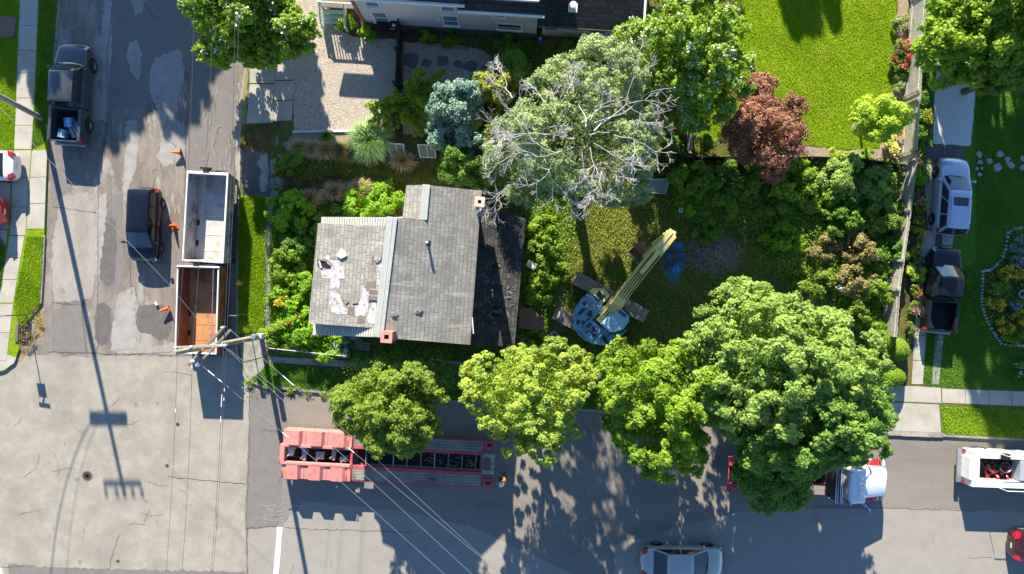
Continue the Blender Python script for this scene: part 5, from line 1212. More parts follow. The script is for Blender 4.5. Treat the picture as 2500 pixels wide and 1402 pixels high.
b = MB(); b.lathe([(.05,-.09),(.075,.12),(.078,.13),(.06,.12),(.045,-.07)], 12, mat=M4((0,0,.03), 0, R(85))); b.build("cup_body", X['porcelain'], t, smooth=50)
b = MB(); b.lathe([(.079,.12),(.082,.135),(.05,.15),(.01,.15)], 12, mat=M4((0,0,.03), 0, R(85))); b.build("lid", X['white_line'], t, smooth=50)

# ---------------------------------------------------------------- low loader trailer
pink = mat("faded_red_paint", (.62,.24,.21), (.52,.18,.16), scale=2.2, c3=(.42,.17,.1), s3=2.2, lo3=.56, hi3=.66, rough=.6, bump=.1)
crim = mat("worn_crimson_paint", (.48,.035,.07), (.56,.11,.12), scale=3, c3=(.2,.06,.05), s3=2.5, lo3=.52, hi3=.7, rough=.6)
plank = mat("deck_plank", (.3,.27,.22), (.2,.18,.145), scale=2.2, c3=(.07,.06,.045), s3=1.3, lo3=.55, hi3=.75, rough=.95, bump=.4, stretch=(.5,1,1), spec=.1)
g = G(954,1110); ZT = 1.15
tl = thing("low_loader_trailer", "long empty low loader trailer with faded pink wheel covers and plank decks", "trailer", (g.x, g.y, 0), R(-3.0))
Lt = 12.75; Wt = 2.85; x0 = -Lt/2; xr_ = x0+4.2; hw = Wt/2
b = MB()                                                    # rear bogie: frame beams (pink)
for s in (1, -1): b.box((x0+2.1, s*.52, ZT-.06), (4.2, .16, .3))
b.box((x0+.14, 0, ZT-.06), (.28, .88, .3)); b.build("bogie_frame", pink, tl, bevel=.02)
for s in (1, -1):
    for k in range(3):                                      # wavy wheel covers
        xa = x0+.15+k*1.32; prof = [(0,0),(.22,.0),(.4,.2),(.98,.2),(1.14,.0),(1.3,0)]
        w = MB(); w.loft([[(xa+px_, s*.6, ZT+pz_) for px_, pz_ in prof]+[(xa+px_, s*.6, ZT+pz_-.03) for px_, pz_ in reversed(prof)],
                          [(xa+px_, s*hw, ZT+pz_-.02) for px_, pz_ in prof]+[(xa+px_, s*hw, ZT+pz_-.05) for px_, pz_ in reversed(prof)]]); w.build("wheel_cover", pink, tl)
        sk = MB(); sk.add([(xa+px_, s*(hw+.003), ZT+pz_-.04) for px_, pz_ in prof]+[(xa+1.32, s*(hw+.003), ZT-.78),(xa, s*(hw+.003), ZT-.78)]+[(xa+px_, s*(hw-.03), ZT+pz_-.06) for px_, pz_ in prof]+[(xa+1.32, s*(hw-.03), ZT-.78),(xa, s*(hw-.03), ZT-.78)],
                          [tuple(range(8)), tuple(range(15,7,-1)), (6,7,15,14), (0,7,15,8), (5,6,14,13)]); sk.build("skirt", pink, tl)  # hangs low to block sunlight under the trailer and close its shadow
        for dy in (.0, -.3): add_wheel(tl, xa+.66, s*(hw-.2+dy), .42, .24, s, rimmat='steel')
        ax = MB(); ax.tube([(xa+.66, -.5, .45), (xa+.66, .5, .45)], .07, 8); ax.box((xa+.66, s*.25, .62), (.7, .1, .06)); ax.build("axle", X['dark_metal'], tl) if s == 1 else ax.build("leaf_spring", X['dark_metal'], tl)
    rb = MB(); rb.box((x0+4.13, s*(.6+hw)/2, ZT+.01), (.22, hw-.62, .06)); [rb.box((x0+3.8+.07*q, s*(.6+hw)/2, ZT+.215-q*.0), (.025, hw-.7, .02)) for q in range(3)]; rb.build("step_plate", pink, tl)
    fr = MB(); fr.box(((xr_+Lt/2-.7)/2, s*.6, .93), (Lt-4.2-.7, .18, .3)); fr.box(((xr_+Lt/2-.7)/2, s*(hw-.04), .95), (Lt-4.2-.7, .08, .2)); fr.build("main_beam", crim, tl, bevel=.01)
    for q in range(4):
        pl = MB(); wpl = (hw-.08-.69)/4; yy = s*(.69+wpl*(q+.5)); pl.box(((xr_+Lt/2-.74)/2, yy, 1.04+.004*(q % 2)), (Lt-4.2-.76, wpl-.02, .06)); pl.build("deck_plank", plank, tl)
    ob = MB(); ob.box((Lt/2-.35, s*(hw-.3), 1.02), (.62, .52, .1)); ob.box((Lt/2-.35, s*(hw-.3), .82), (.5, .42, .3)); ob.build("outrigger", crim, tl, bevel=.02)
    oh = MB(); oh.box((Lt/2-.35, s*(hw-.3), 1.075), (.3, .14, .012)); oh.build("outrigger_slot", X['black'], tl)
    fg = MB(); fg.box((Lt/2-.35, s*.5, .98), (.7, .2, .16)); fg.box((Lt/2-.12, s*.3, .9), (.2, .5, .1)); fg.build("gooseneck_seat", X['wood_grey'], tl)
b = MB(); b.box((xr_+.03, 0, 1.05), (.14, Wt-.2, .14)); b.box((Lt/2-.72, 0, .95), (.14, Wt-.3, .16)); b.build("cross_beam", crim, tl, bevel=.01)
for k in range(9):
    b = MB(); b.box((xr_+.85+k*.82, 0, .84), (.06, 1.0, .1)); b.build("cross_member", X['steel'] if k in (2, 5) else plank, tl)
b = MB(); b.box(((xr_+Lt/2)/2-.3, 0, .55), (Lt-5.4, .9, .04)); b.box((x0+2.1, 0, .5), (4.1, 1.6, .03)); b.build("belly_pan", X['black'], tl)
b = MB(); rr = random.Random(4)
for k in range(26):
    xx = Lt/2-1.0-rr.random()*2.9; yy = rr.uniform(-.4, .4); a = rr.uniform(0, 3); l = rr.uniform(.2, .55)
    b.tube([(xx, yy, .62+rr.random()*.1), (xx+math.cos(a)*l*.6, yy+math.sin(a)*l*.4, .66+rr.random()*.1), (xx+math.cos(a+.6)*l, yy+math.sin(a+.6)*l*.4, .62)], .025, 5)
b.build("chain", mat("rusty_chain", (.2,.09,.07), (.3,.22,.2), scale=9, rough=.7), tl)
for (xx, yy, sx_, sy_, sz_, mm, nm) in ((.55,.1,.3,.5,.4,'white_line','air_tank'),(1.35,0,.25,.8,.35,'steel','suspension_box'),(2.3,-.05,.5,.45,.3,'steel','air_tank'),(3.1,.1,.2,.8,.3,'wood_grey','suspension_box'),(3.7,-.2,.4,.3,.35,'steel','valve_box')):
    b = MB(); b.box((x0+xx, yy, .75), (sx_, sy_, sz_)); b.tube([(x0+xx-.2, yy-.3, .98), (x0+xx+.3, yy+.25, .95)], .03, 6); b.build(nm, X[mm], tl, bevel=.04)
b = MB(); b.tube([(x0+.05, -hw, ZT-.1), (x0-.1, -hw-.5, ZT-.3)], .02, 6); b.build("marker_rod", pink, tl)

# ---------------------------------------------------------------- road tractor
g = G(2012,1156)
tr = thing("road_tractor", "white road tractor with red front wings and bare chassis facing right under the overhanging tree", "truck", (g.x, g.y, 0), R(-2.5))
lw = paint("tractor_white_paint", (.7,.74,.78), rough=.22); al = mat("polished_aluminium", (.62,.65,.7), rough=.22, metal=.9)
xf = 3.05
def rr_box(c, d, name, m, bev=.08): b = MB(); b.box(c, d); return b.build(name, m, tr, bevel=bev, seg=3, smooth=40)
b = MB(); b.loft([[(xf-1.5,-.95,1.0),(xf-1.5,.95,1.0),(xf-1.5,.95,1.7),(xf-1.5,.7,1.86),(xf-1.5,-.7,1.86),(xf-1.5,-.95,1.7)],[(xf-.1,-.82,.8),(xf-.1,.82,.8),(xf-.1,.82,1.4),(xf-.1,.62,1.55),(xf-.1,-.62,1.55),(xf-.1,-.82,1.4)],[(xf+.02,-.75,.8),(xf+.02,.75,.8),(xf+.02,.75,1.3),(xf+.02,.55,1.4),(xf+.02,-.55,1.4),(xf+.02,-.75,1.3)]]); b.build("hood", lw, tr, smooth=35, bevel=.04)
for s in (1, -1):
    b = MB(); prof = [(-.72,.45),(-.66,.8),(-.4,1.05),(0,1.13),(.4,1.08),(.62,.85),(.68,.5)]
    b.loft([[(xf-.75+p, s*.86, q) for p, q in prof]+[(xf-.75+p*.93, s*.86, q-.05) for p, q in reversed(prof)], [(xf-.75+p, s*1.26, q-.06) for p, q in prof]+[(xf-.75+p*.93, s*1.26, q-.11) for p, q in reversed(prof)]]); b.build("wing", P_['red'], tr, smooth=50, bevel=.02)
    add_wheel(tr, xf-.75, s*1.02, .5, .3, s, rimmat='steel')
    for xx in (-3.7, -2.4):
        add_wheel(tr, xx, s*1.0, .5, .26, s, rimmat='steel'); add_wheel(tr, xx, s*.7, .5, .26, s, rimmat='steel')
    b = MB(); b.hexa([(xf-.06, s*.84, .8),(xf+.1, s*.84, .8),(xf+.1, s*1.2, .8),(xf-.06, s*1.2, .8),(xf-.1, s*.84, 1.1),(xf+.08, s*.84, 1.08),(xf+.04, s*1.16, 1.05),(xf-.1, s*1.2, 1.07)]); b.build("headlight", X['clear_lens'], tr, bevel=.02)
    b = MB(); b.tube([(.15, s*.9, .9), (.15, s*.9, 3.1)], .08, 12); b.build("exhaust_stack", al, tr, smooth=50)
    b = MB(); b.tube([(xf-1.6, s*1.05, 1.6), (xf-1.35, s*1.5, 1.75), (xf-1.35, s*1.5, 2.2), (xf-1.7, s*1.1, 2.3)], .02, 6); b.box((xf-1.35, s*1.5, 2.0), (.1,.22,.42)); b.build("mirror", al, tr)
    tk = MB(); tk.tube([(-.15, s*1.0, .75), (1.3, s*1.0, .75)], .32, 20); tk.build("fuel_tank", al, tr, smooth=50)
    bm_ = MB(); bm_.box((-1.8, s*.42, .98), (5.2, .09, .26)); bm_.build("chassis_rail", crim, tr)
    fe = MB(); pr = [(-1.15,.75),(-1.05,1.08),(-.8,1.16),(.8,1.16),(1.05,1.08),(1.15,.75)]
    fe.loft([[(-3.05+p, s*.62, q) for p, q in pr]+[(-3.05+p*.97, s*.62, q-.03) for p, q in reversed(pr)], [(-3.05+p, s*1.22, q) for p, q in pr]+[(-3.05+p*.97, s*1.22, q-.03) for p, q in reversed(pr)]]); fe.build("rear_fender", al, tr, smooth=50)
rr_box((xf+.12, 0, .6), (.22, 2.3, .32), "bumper", al, .05)
b = MB(); b.loft([[(xf-1.5,-1.05,1.0),(xf-1.5,1.05,1.0),(xf-2.9,1.08,1.0),(xf-2.9,-1.08,1.0)],[(xf-1.5,-1.05,1.75),(xf-1.5,1.05,1.75),(xf-2.9,1.08,1.8),(xf-2.9,-1.08,1.8)],[(xf-1.85,-.95,2.6),(xf-1.85,.95,2.6),(xf-2.88,1.0,2.75),(xf-2.88,-1.0,2.75)],[(xf-2.05,-.85,2.68),(xf-2.05,.85,2.68),(xf-2.8,.9,2.85),(xf-2.8,-.9,2.85)]]); b.build("cab", lw, tr, smooth=35, bevel=.05)
for s in (1, -1):
    b = MB(); b.add([(xf-1.53,s*.04,1.84),(xf-1.53,s*.92,1.84),(xf-1.83,s*.86,2.54),(xf-1.83,s*.04,2.54)], [(0,1,2,3)]); b.build("windshield", X['glass'], tr)
    b = MB(); b.add([(xf-1.75,s*1.085,1.85),(xf-2.6,s*1.095,1.85),(xf-2.6,s*1.03,2.5),(xf-1.98,s*1.02,2.48)], [(0,1,2,3)]); b.build("side_window", X['glass'], tr)
for k in range(5):
    yy = -.6+.3*k; b = MB(); b.tube([(xf-2.35,yy,2.86),(xf-1.95,yy,2.8)], [.035,.05], 8); b.build("air_horn", al, tr, smooth=50)
rr_box((-1.1+.75, 0, 1.9), (.1, 2.0, 1.7), "headache_rack", X['dark_metal'], .02)
for k in range(4):
    b = MB(); b.tube([(-.2-.11*k, -1.0, 2.75-.02*k), (-.2-.11*k, 1.0, 2.75-.02*k)], .025, 6); b.build("rack_bar", al, tr)
b = MB(); b.box((-2.4, 0, 1.2), (.9,.8,.08)); b.build("fifth_wheel", X['dark_metal'], tr)
b = MB(); b.box((-1.8, 0, .84), (5.0,.8,.03)); b.build("frame_pan", X['black'], tr)
b = MB()
for s in (1, -1): b.box((-4.85, s*.78, 1.12), (2.7, .26, .18)); b.box((-6.1, s*.78, 1.12), (.25, .5, .26))
b.box((-6.18, 0, 1.1), (.06, 1.3, .08)); b.build("gooseneck_arm", crim, tr, bevel=.015)
b = MB(); b.box((-4.4, 0, .96), (3.4, 1.25, .05)); b.build("gooseneck_deck", X['black'], tr)
b = MB(); b.lathe([(.16,0),(.16,.25),(.06,.32),(.02,.32)], 14, mat=M4((-5.7,-.1,.99))); b.build("hydraulic_motor", P_['red'], tr, smooth=50)

# ---------------------------------------------------------------- white service truck (body to the right edge)
g = G(2450,1134)
sv = thing("service_truck", "white open service truck full of hoses and red tools at the right edge", "truck", (g.x, g.y, 0), R(-2.0))
L2 = 6.0; hw = 1.05; zz = 1.5; xa = -L2/2
for s in (1, -1):
    b = MB(); b.box((xa+1.9, s*(hw-.2), (zz+.55)/2), (3.6, .4, zz-.55)); b.build("side_locker", P_['white_dirty'], sv, bevel=.02)
    for k in range(3):
        b = MB(); b.box((xa+.75+k*1.2, s*(hw+.006), 1.05), (1.0,.02,.6)); b.build("locker_door", P_['white'], sv, bevel=.005)
    for x in (-1.8,): add_wheel(sv, x, s*(hw-.14), .42, .3, s, rimmat='steel')
    add_wheel(sv, 2.0, s*(hw-.16), .42, .28, s, rimmat='steel')
    b = MB(); b.box((xa+.1, s*.95, .75), (.1,.16,.22)); b.build("taillight", X['red_lens'], sv)
    b = MB(); b.tube([(xa+1.6, s*1.0, zz), (xa+1.6, s*1.0, 2.3), (xa+3.6, s*1.0, 2.3), (xa+3.6, s*1.0, zz)], .025, 6); b.build("ladder_rack", P_['white'], sv)
b = MB(); b.box((xa+.28, 0, zz-.06), (.5, 2*hw-.8, .1)); b.box((xa+.05, 0, 1.0), (.08, 2*hw-.8, .8)); b.build("tail_deck", P_['white_dirty'], sv, bevel=.015)
b = MB(); b.box((xa-.12, 0, .6), (.25, 2*hw-.1, .12)); b.build("rear_bumper", X['steel'], sv)
b = MB(); b.box((xa+1.9, 0, .72), (3.5, 2*hw-.82, .06)); b.build("load_floor", X['black'], sv)
b = MB(); b.box((xa+3.35, 0, 1.15), (.9, 2*hw-.9, .75)); b.build("compressor", mat("grey_machine_paint", (.3,.33,.37), rough=.5), sv, bevel=.03)
b = MB(); b.box((xa+1.9, hw-.2, zz+.16), (.4,.34,.3)); b.build("toolbox", X['black'], sv, bevel=.02)
rr = random.Random(9)
for k, (mn, m) in enumerate((("black_hose", X['tyre']), ("red_hose", P_['red']), ("grey_hose", X['steel']))):
    b = MB()
    for j in range(10 if k == 0 else 5):
        cx, cy = xa+1.5+rr.uniform(-.6,.9), rr.uniform(-.35,.35); r0 = rr.uniform(.12,.3)
        b.tube([(cx+math.cos(a*.5)*r0*(1+.15*rr.random()), cy+math.sin(a*.5)*r0, .82+.05*j+.01*a) for a in range(0, rr.choice([9,12,14]))], .035, 6)
    b.build(mn, m, sv, smooth=60)
b = MB()
for j in range(7): b.lathe([(.1,0),(.1,.2),(.05,.28),(.02,.28)], 10, mat=M4((xa+1.1+rr.random()*1.5, rr.uniform(-.5,.5), .95), 0, rr.uniform(.6,1.5)))
b.build("red_tool", P_['red'], sv, smooth=50)
b = MB(); b.loft([[(.9,-1.0,.7),(.9,1.0,.7),(.9,1.0,1.5),(.9,-1.0,1.5)],[(.9,-1.0,1.5),(.9,1.0,1.5),(.95,.85,2.15),(.95,-.85,2.15)]] if False else [[(.75,-1.0,.6),(2.4,-1.0,.6),(2.4,1.0,.6),(.75,1.0,.6)],[(.75,-1.0,1.35),(2.4,-1.0,1.3),(2.4,1.0,1.3),(.75,1.0,1.35)],[(.8,-.85,2.05),(1.9,-.85,2.0),(1.9,.85,2.0),(.8,.85,2.05)]]); b.build("cab", P_['white'], sv, bevel=.06, smooth=40)
b = MB(); b.loft([[(2.4,-.95,.6),(3.2,-.9,.6),(3.2,.9,.6),(2.4,.95,.6)],[(2.4,-.95,1.25),(3.15,-.85,1.1),(3.15,.85,1.1),(2.4,.95,1.25)]]); b.build("hood", P_['white'], sv, bevel=.06, smooth=40)
b = MB(); b.add([(2.37,-.9,1.4),(2.37,.9,1.4),(1.97,.8,1.97),(1.97,-.8,1.97)], [(0,1,2,3)]); b.build("windshield", X['glass'], sv)

# ---------------------------------------------------------------- excavator
ex_blue = mat("blue_grey_machine_paint", (.13,.29,.43), (.19,.37,.52), scale=1.5, c3=(.26,.36,.4), s3=2, lo3=.55, hi3=.75, rough=.35, spec=.5, bump=.04)
ex_cab = mat("pale_blue_cab_paint", (.3,.52,.7), (.36,.56,.7), scale=2, rough=.4)
ex_yel = mat("yellow_machine_paint", (.88,.75,.27), (.8,.63,.17), scale=2, c3=(.72,.63,.28), s3=3, lo3=.5, hi3=.7, rough=.45)
ex_trk = mat("muddy_track_steel", (.28,.23,.18), (.42,.35,.28), scale=5, rough=.9, bump=.5)
rusty_bk = mat("rusty_bucket_steel", (.26,.12,.055), (.36,.19,.1), scale=3, rough=.7, bump=.3)
g = G(1463,767)
ex = thing("excavator", "blue and yellow tracked excavator with raised boom standing in the overgrown yard", "excavator", (g.x, g.y, LZ), R(-29))
def track(yc):
    Lk, hk, wk = 4.85, .8, .8; pts = []
    for k in range(9): a = -math.pi/2+math.pi*k/8; pts.append((Lk/2-hk/2+math.cos(a)*hk/2, hk/2+math.sin(a)*hk/2))
    for k in range(9): a = math.pi/2+math.pi*k/8; pts.append((-Lk/2+hk/2+math.cos(a)*hk/2, hk/2+math.sin(a)*hk/2))
    b = MB(); b.loft([[(x, yc-wk/2+.1, z) for x, z in pts], [(x, yc+wk/2-.1, z) for x, z in pts]]); o = b.build("track_frame", X['dark_metal'], ex)
    sh = MB(); n = 25
    for k in range(n):
        x = -Lk/2+hk/2+(Lk-hk)*k/(n-1)
        for z in (hk+.02, .03): sh.box((x, yc, z), (.135, wk, .05)); sh.box((x-.03, yc, z+(.035 if z > .4 else -.02)), (.03, wk, .035))
    for s in (1, -1):
        for k in range(1, 7):
            a = -math.pi/2+math.pi*k/7; sh.box((s*(Lk/2-hk/2+math.cos(a)*(hk/2+.02)), yc, hk/2+math.sin(a)*(hk/2+.02)), (.05, wk, .15), ry=-s*a)
    sh.build("track_shoes", ex_trk, ex)
track(1.2); track(-1.2)
b = MB(); b.box((0,0,.5), (1.5,1.7,.4)); b.cyl((0,0,.65), .7, .35, 24); b.build("undercarriage", X['dark_metal'], ex)
Z1 = 2.0
deck = [(1413,737),(1436,712),(1478,748),(1500,752),(1522,768),(1534,790),(1532,808),(1510,836),(1492,843),(1470,845),(1448,842),(1427,833),(1411,819),(1402,800),(1398,775),(1402,752)]
dk = [G(x, y, Z1) for x, y in deck]; dk_c = sum(dk, Vector())/len(dk); dk = [dk_c+(p-dk_c)*.96 for p in dk]
b = MB(); b.prism([(p.x, p.y) for p in dk], 1.15, Z1); b.build("upper_body", ex_blue, ex, world=True, bevel=.05, seg=2)
def exbox(name, m, px, py, z0, sx, sy, sz, ang=47.4, bev=.02):
    p = G(px, py, z0+sz); b = MB(); b.box((p.x, p.y, z0+sz/2), (sx, sy, sz), R(ang)); return b.build(name, m, ex, world=True, bevel=bev)
exbox("engine_hood", ex_blue, 1432, 800, Z1-.01, 1.0, 1.5, .1, 47.4, .03)
for (x, y, sx, sy) in ((1447,806,.42,.3),(1438,795,.34,.22),(1474,826,.26,.42),(1424,787,.2,.18),(1428,741,.28,.24),(1420,760,.5,.2)):
    exbox("vent_grille", mat("vent_dark", (.03,.06,.1), rough=.6) if "vent_dark" not in bpy.data.materials else bpy.data.materials["vent_dark"], x, y, Z1+.09 if 1415 < x < 1450 and y > 780 else Z1-.01, sx, sy, .03)
exbox("exhaust_pipe", X['dark_metal'], 1413, 785, Z1-.02, .14, .14, .45, 10, .03)
exbox("air_filter", X['dark_metal'], 1442, 765, Z1-.02, .35, .2, .3, 60, .05)
exbox("filler_cap", X['clear_lens'], 1441, 756, Z1-.02, .1, .1, .14)
exbox("filler_cap", X['clear_lens'], 1456, 803, Z1+.08, .09, .09, .1)
# yellow step platform
p = [G(x, y, 1.6) for x, y in [(1438,711),(1452,704),(1474,704),(1490,722),(1470,744),(1448,728)]]
b = MB(); b.prism([(q.x, q.y) for q in p], 1.2, 1.6); b.build("step_platform", ex_yel, ex, world=True, bevel=.03)
exbox("step_grating", bpy.data.materials["vent_dark"], 1466, 722, 1.6, .32, .5, .02); exbox("step_grating", bpy.data.materials["vent_dark"], 1456, 731, 1.6, .2, .5, .02)
b = MB(); b.tube([G(1438,713,1.6), G(1438,713,2.4), G(1468,745,2.5), G(1470,748,2.0)], .02, 6); b.build("handrail", X['dark_metal'], ex, world=True)
# cab
cz = 2.85; cab = [(1470,792),(1500,752),(1520,756),(1537,772),(1536,786),(1520,806),(1503,812),(1492,812)]
ct = [G(x, y, cz) for x, y in cab]; cc = sum(ct, Vector())/len(ct)
b = MB(); rings = []
for z, s in ((1.9, 1.03), (2.3, 1.04), (2.75, 1.0), (2.85, .9)): rings.append([(cc.x+(q.x-cc.x)*s, cc.y+(q.y-cc.y)*s, z) for q in ct])
b.loft(rings); b.build("cab", ex_cab, ex, world=True, bevel=.03)
b = MB(); q = [G(x, y, 2.9) for x, y in [(1509,762),(1514,757),(1531,770),(1526,776)]]; b.slab(q, .04); b.build("roof_hatch", X['glass'], ex, world=True)
b = MB(); q = [G(x, y, 2.875) for x, y in [(1478,790),(1503,759),(1525,777),(1500,803)]]; b.slab(q, .03); b.build("roof_panel", ex_cab, ex, world=True, bevel=.01)
ctr = cc; 
for i in (1, 2, 3, 5):
    a, c_ = ct[i], ct[(i+1) % 8]; b = MB()
    def pt(t, z, s): v = a.lerp(c_, t); return (ctr.x+(v.x-ctr.x)*s, ctr.y+(v.y-ctr.y)*s, z)
    b.add([pt(.1,2.1,1.06), pt(.9,2.1,1.06), pt(.9,2.7,1.02), pt(.1,2.7,1.02)], [(0,1,2,3)]); b.build("cab_window", X['glass'], ex, world=True)
b = MB(); q = G(1500,828,1.9); b.box((q.x,q.y,1.7), (.7,.3,.3), R(-29)); b.build("toolbox", ex_yel, ex, world=True, bevel=.03)
# boom
A = G(1478,775,2.15); B1 = G(1560,668,4.3); T = G(1640,571,5.3)
def beam(name, m, pts, w, hs):
    b = MB(); rings = []
    side = Vector(((pts[-1]-pts[0]).y, -(pts[-1]-pts[0]).x, 0)).normalized()
    for i, p in enumerate(pts):
        d = (pts[min(i+1,len(pts)-1)]-pts[max(0,i-1)]).normalized(); up = side.cross(d).normalized()
        if up.z < 0: up = -up
        h = hs[i]; rings.append([p-side*w/2-up*h/2, p+side*w/2-up*h/2, p+side*w/2+up*h/2, p-side*w/2+up*h/2])
    b.loft(rings); return b.build(name, m, ex, world=True, bevel=.03)
beam("boom", ex_yel, [A, A.lerp(B1,.5)+Vector((0,0,.15)), B1+Vector((0,0,.1)), T], .58, [.5,.75,.8,.5])
sd = Vector(((T-A).y, -(T-A).x, 0)).normalized()
hose = mat("black_hydraulic_hose", (.02,.02,.02), rough=.5); chrome = mat("hydraulic_rod", (.6,.6,.62), rough=.15, metal=1)
U = Vector((0,0,1))
seam = mat("panel_gap", (.015,.03,.045), rough=.7)
for (xa_, ya_, xb_, yb_) in ((1421,765,1446,738),(1446,738,1462,752),(1446,770,1494,812),(1446,770,1421,797),(1421,797,1466,832),(1494,812,1466,832),(1412,806,1428,826),(1500,818,1512,832),(1404,772,1421,765),(1428,724,1440,734)):
    b = MB(); h_ = Z1+(.105 if ya_ > 766 and xa_ < 1480 else .012); b.tube([G(xa_, ya_, h_), G(xb_, yb_, h_)], .016, 4); b.build("panel_seam", seam, ex, world=True)
for (x, y, sx, sy) in ((1484,836,.2,.12),(1478,832,.14,.2),(1452,818,.3,.12),(1432,812,.12,.12),(1411,790,.12,.14),(1436,780,.16,.1)):
    exbox("hatch", seam, x, y, Z1-.01, sx, sy, .13 if x < 1460 else .03, 30)
for (x, y) in ((1425,752),(1448,812),(1435,826),(1415,742),(1460,800),(1470,838)):
    exbox("deck_glint", X['clear_lens'], x, y, Z1-.01, .07, .05, .14 if y > 770 else .05, 20)  # small white bits painted as highlights on the upper body
b = MB(); b.tube([G(1470,795,2.2), G(1500,752,2.2), G(1521,754,2.2), G(1539,771,2.2), G(1538,788,2.2), G(1521,809,2.2), G(1490,815,2.2), G(1470,795,2.2)], .05, 6); b.build("cab_gap_shade", seam, ex, world=True)  # black ring stands in for the shade in the gap round the cab
for s in (-1, 1):
    p0 = A+sd*s*.34+Vector((0,0,-.1)); p1 = A.lerp(B1,.62)+sd*s*.34+Vector((0,0,.1))
    b = MB(); b.tube([p0, p0.lerp(p1,.65)], .085, 10); b.build("boom_cylinder", ex_yel, ex, world=True, smooth=50)
    b = MB(); b.tube([p0.lerp(p1,.6), p1], .045, 8); b.build("cylinder_rod", chrome, ex, world=True, smooth=50)
p0 = B1+U*.62; p1 = T+U*.42
b = MB(); b.tube([p0, p0.lerp(p1,.55)], .11, 10); b.build("arm_cylinder", ex_yel, ex, world=True, smooth=50)
b = MB(); b.tube([p0.lerp(p1,.5), p1], .05, 8); b.build("cylinder_rod", chrome, ex, world=True, smooth=50)
for s in (-.12, -.04, .04, .12):
    b = MB(); b.tube([A+U*.35+sd*s*1.6, A.lerp(B1,.5)+U*.6+sd*s*1.8, B1+U*.6+sd*s*1.6, B1.lerp(T,.5)+U*.5+sd*s*1.6], .034, 5); b.build("hydraulic_hose", hose, ex, world=True)
b = MB(); b.box((A.x, A.y, 1.95), (.9,.62,.5), R(50)); b.build("boom_foot", ex_yel, ex, world=True, bevel=.03)
b = MB(); q = G(1466,783,2.1); b.box((q.x,q.y,1.98), (.5,.7,.16), R(50)); b.build("boom_well", X['black'], ex, world=True)
K = G(1577,625,1.35)
beam("stick", ex_yel, [T+Vector((0,0,-.05)), T.lerp(K,.35), K], .4, [.5,.6,.34])
b = MB(); q0 = T+Vector((.3,.25,-.6)); b.tube([T.lerp(K,.12)-sd*.25, T.lerp(K,.55)-sd*.28], .08, 8); b.build("bucket_cylinder", ex_yel, ex, world=True, smooth=50)
b = MB(); b.tube([T.lerp(K,.5)-sd*.28, K-sd*.26], .04, 8); b.build("cylinder_rod", chrome, ex, world=True)
# bucket: curved shell between two cheeks, open towards the lower left
prof = [(-.05,.55),(.3,.55),(.52,.3),(.55,0),(.4,-.3),(.05,-.42),(-.35,-.35)]
bm4 = M4((K.x-.25, K.y+.1, .95), R(43))
b = MB(); inner = [(x*.9, z*.9) for x, z in prof]
b.loft([[(x, -.6, z) for x, z in prof]+[(x, -.6, z) for x, z in reversed(inner)], [(x, .6, z) for x, z in prof]+[(x, .6, z) for x, z in reversed(inner)]], mat=bm4); b.build("bucket", rusty_bk, ex, world=True, bevel=.01)
for s in (1, -1):
    b = MB(); b.add([(x, s*.6, z) for x, z in prof]+[(x, s*.63, z) for x, z in prof], [tuple(range(7)), tuple(range(13,6,-1))]+[(i,(i+1)%7,7+(i+1)%7,7+i) for i in range(7)], mat=bm4); b.build("bucket_cheek", rusty_bk, ex, world=True)
for k in range(5):
    b = MB(); b.box((-.42, -.5+.25*k, -.36), (.2,.08,.05), mat=bm4); b.build("bucket_tooth", X['steel'], ex, world=True)
# ================================================================ PLANTS
LM = {}
LM['bright'] = leafm("leaf_bright", (.2,.33,.03), (.54,.64,.11), .42)
LM['mid'] = leafm("leaf_mid", (.12,.25,.012), (.36,.52,.035), .42)
LM['oak'] = leafm("leaf_oak", (.14,.27,.035), (.41,.55,.12), .4)
LM['maple'] = leafm("leaf_maple", (.08,.2,.022), (.26,.42,.06), .38)
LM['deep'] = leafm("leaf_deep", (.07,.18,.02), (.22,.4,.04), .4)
LM['olive'] = leafm("leaf_olive", (.11,.2,.015), (.32,.43,.05), .42)
LM['grey'] = leafm("leaf_grey_green", (.18,.27,.09), (.45,.55,.24), .4)
LM['red'] = leafm("leaf_red", (.17,.065,.05), (.46,.22,.13), .25)
LM['lime'] = leafm("leaf_lime", (.33,.5,.03), (.55,.68,.09), .42)
LM['blue'] = leafm("needle_blue", (.1,.2,.14), (.28,.44,.32), .15)
LM['gold'] = leafm("needle_gold", (.16,.22,.02), (.42,.46,.05), .25)
LM['conif'] = leafm("needle_dark", (.04,.1,.015), (.13,.22,.03), .15)
LM['lively'] = leafm("leaf_lively", (.15,.34,.01), (.38,.62,.03), .42)
LM['dry'] = leafm("leaf_dry", (.2,.17,.05), (.38,.33,.12), .3, c3=(.3,.2,.08), f3=.2)
LM['yellow'] = leafm("petal_yellow", (.75,.5,.03), (.85,.65,.05), .3)
LM['goldf'] = leafm("petal_gold", (.75,.4,.02), (.85,.55,.05), .3)
LM['pink'] = leafm("petal_pink", (.6,.12,.4), (.7,.25,.55), .3)
LM['purple'] = leafm("petal_purple", (.3,.2,.5), (.45,.35,.65), .3)
LM['redf'] = leafm("petal_red", (.6,.03,.06), (.75,.1,.12), .25)
LM['whitef'] = leafm("petal_white", (.75,.72,.68), (.85,.83,.8), .2)
LM['cream'] = leafm("petal_lemon", (.8,.8,.2), (.85,.85,.35), .3)
LM['straw'] = leafm("grass_straw", (.42,.31,.14), (.66,.52,.3), .3)
LM['blade'] = leafm("grass_blade", (.19,.35,.008), (.36,.52,.018), .35)
LM['bladed'] = leafm("grass_blade_dark", (.07,.2,.015), (.18,.36,.03), .35)
LM['tuss'] = leafm("grass_pale", (.25,.42,.14), (.45,.6,.28), .35)
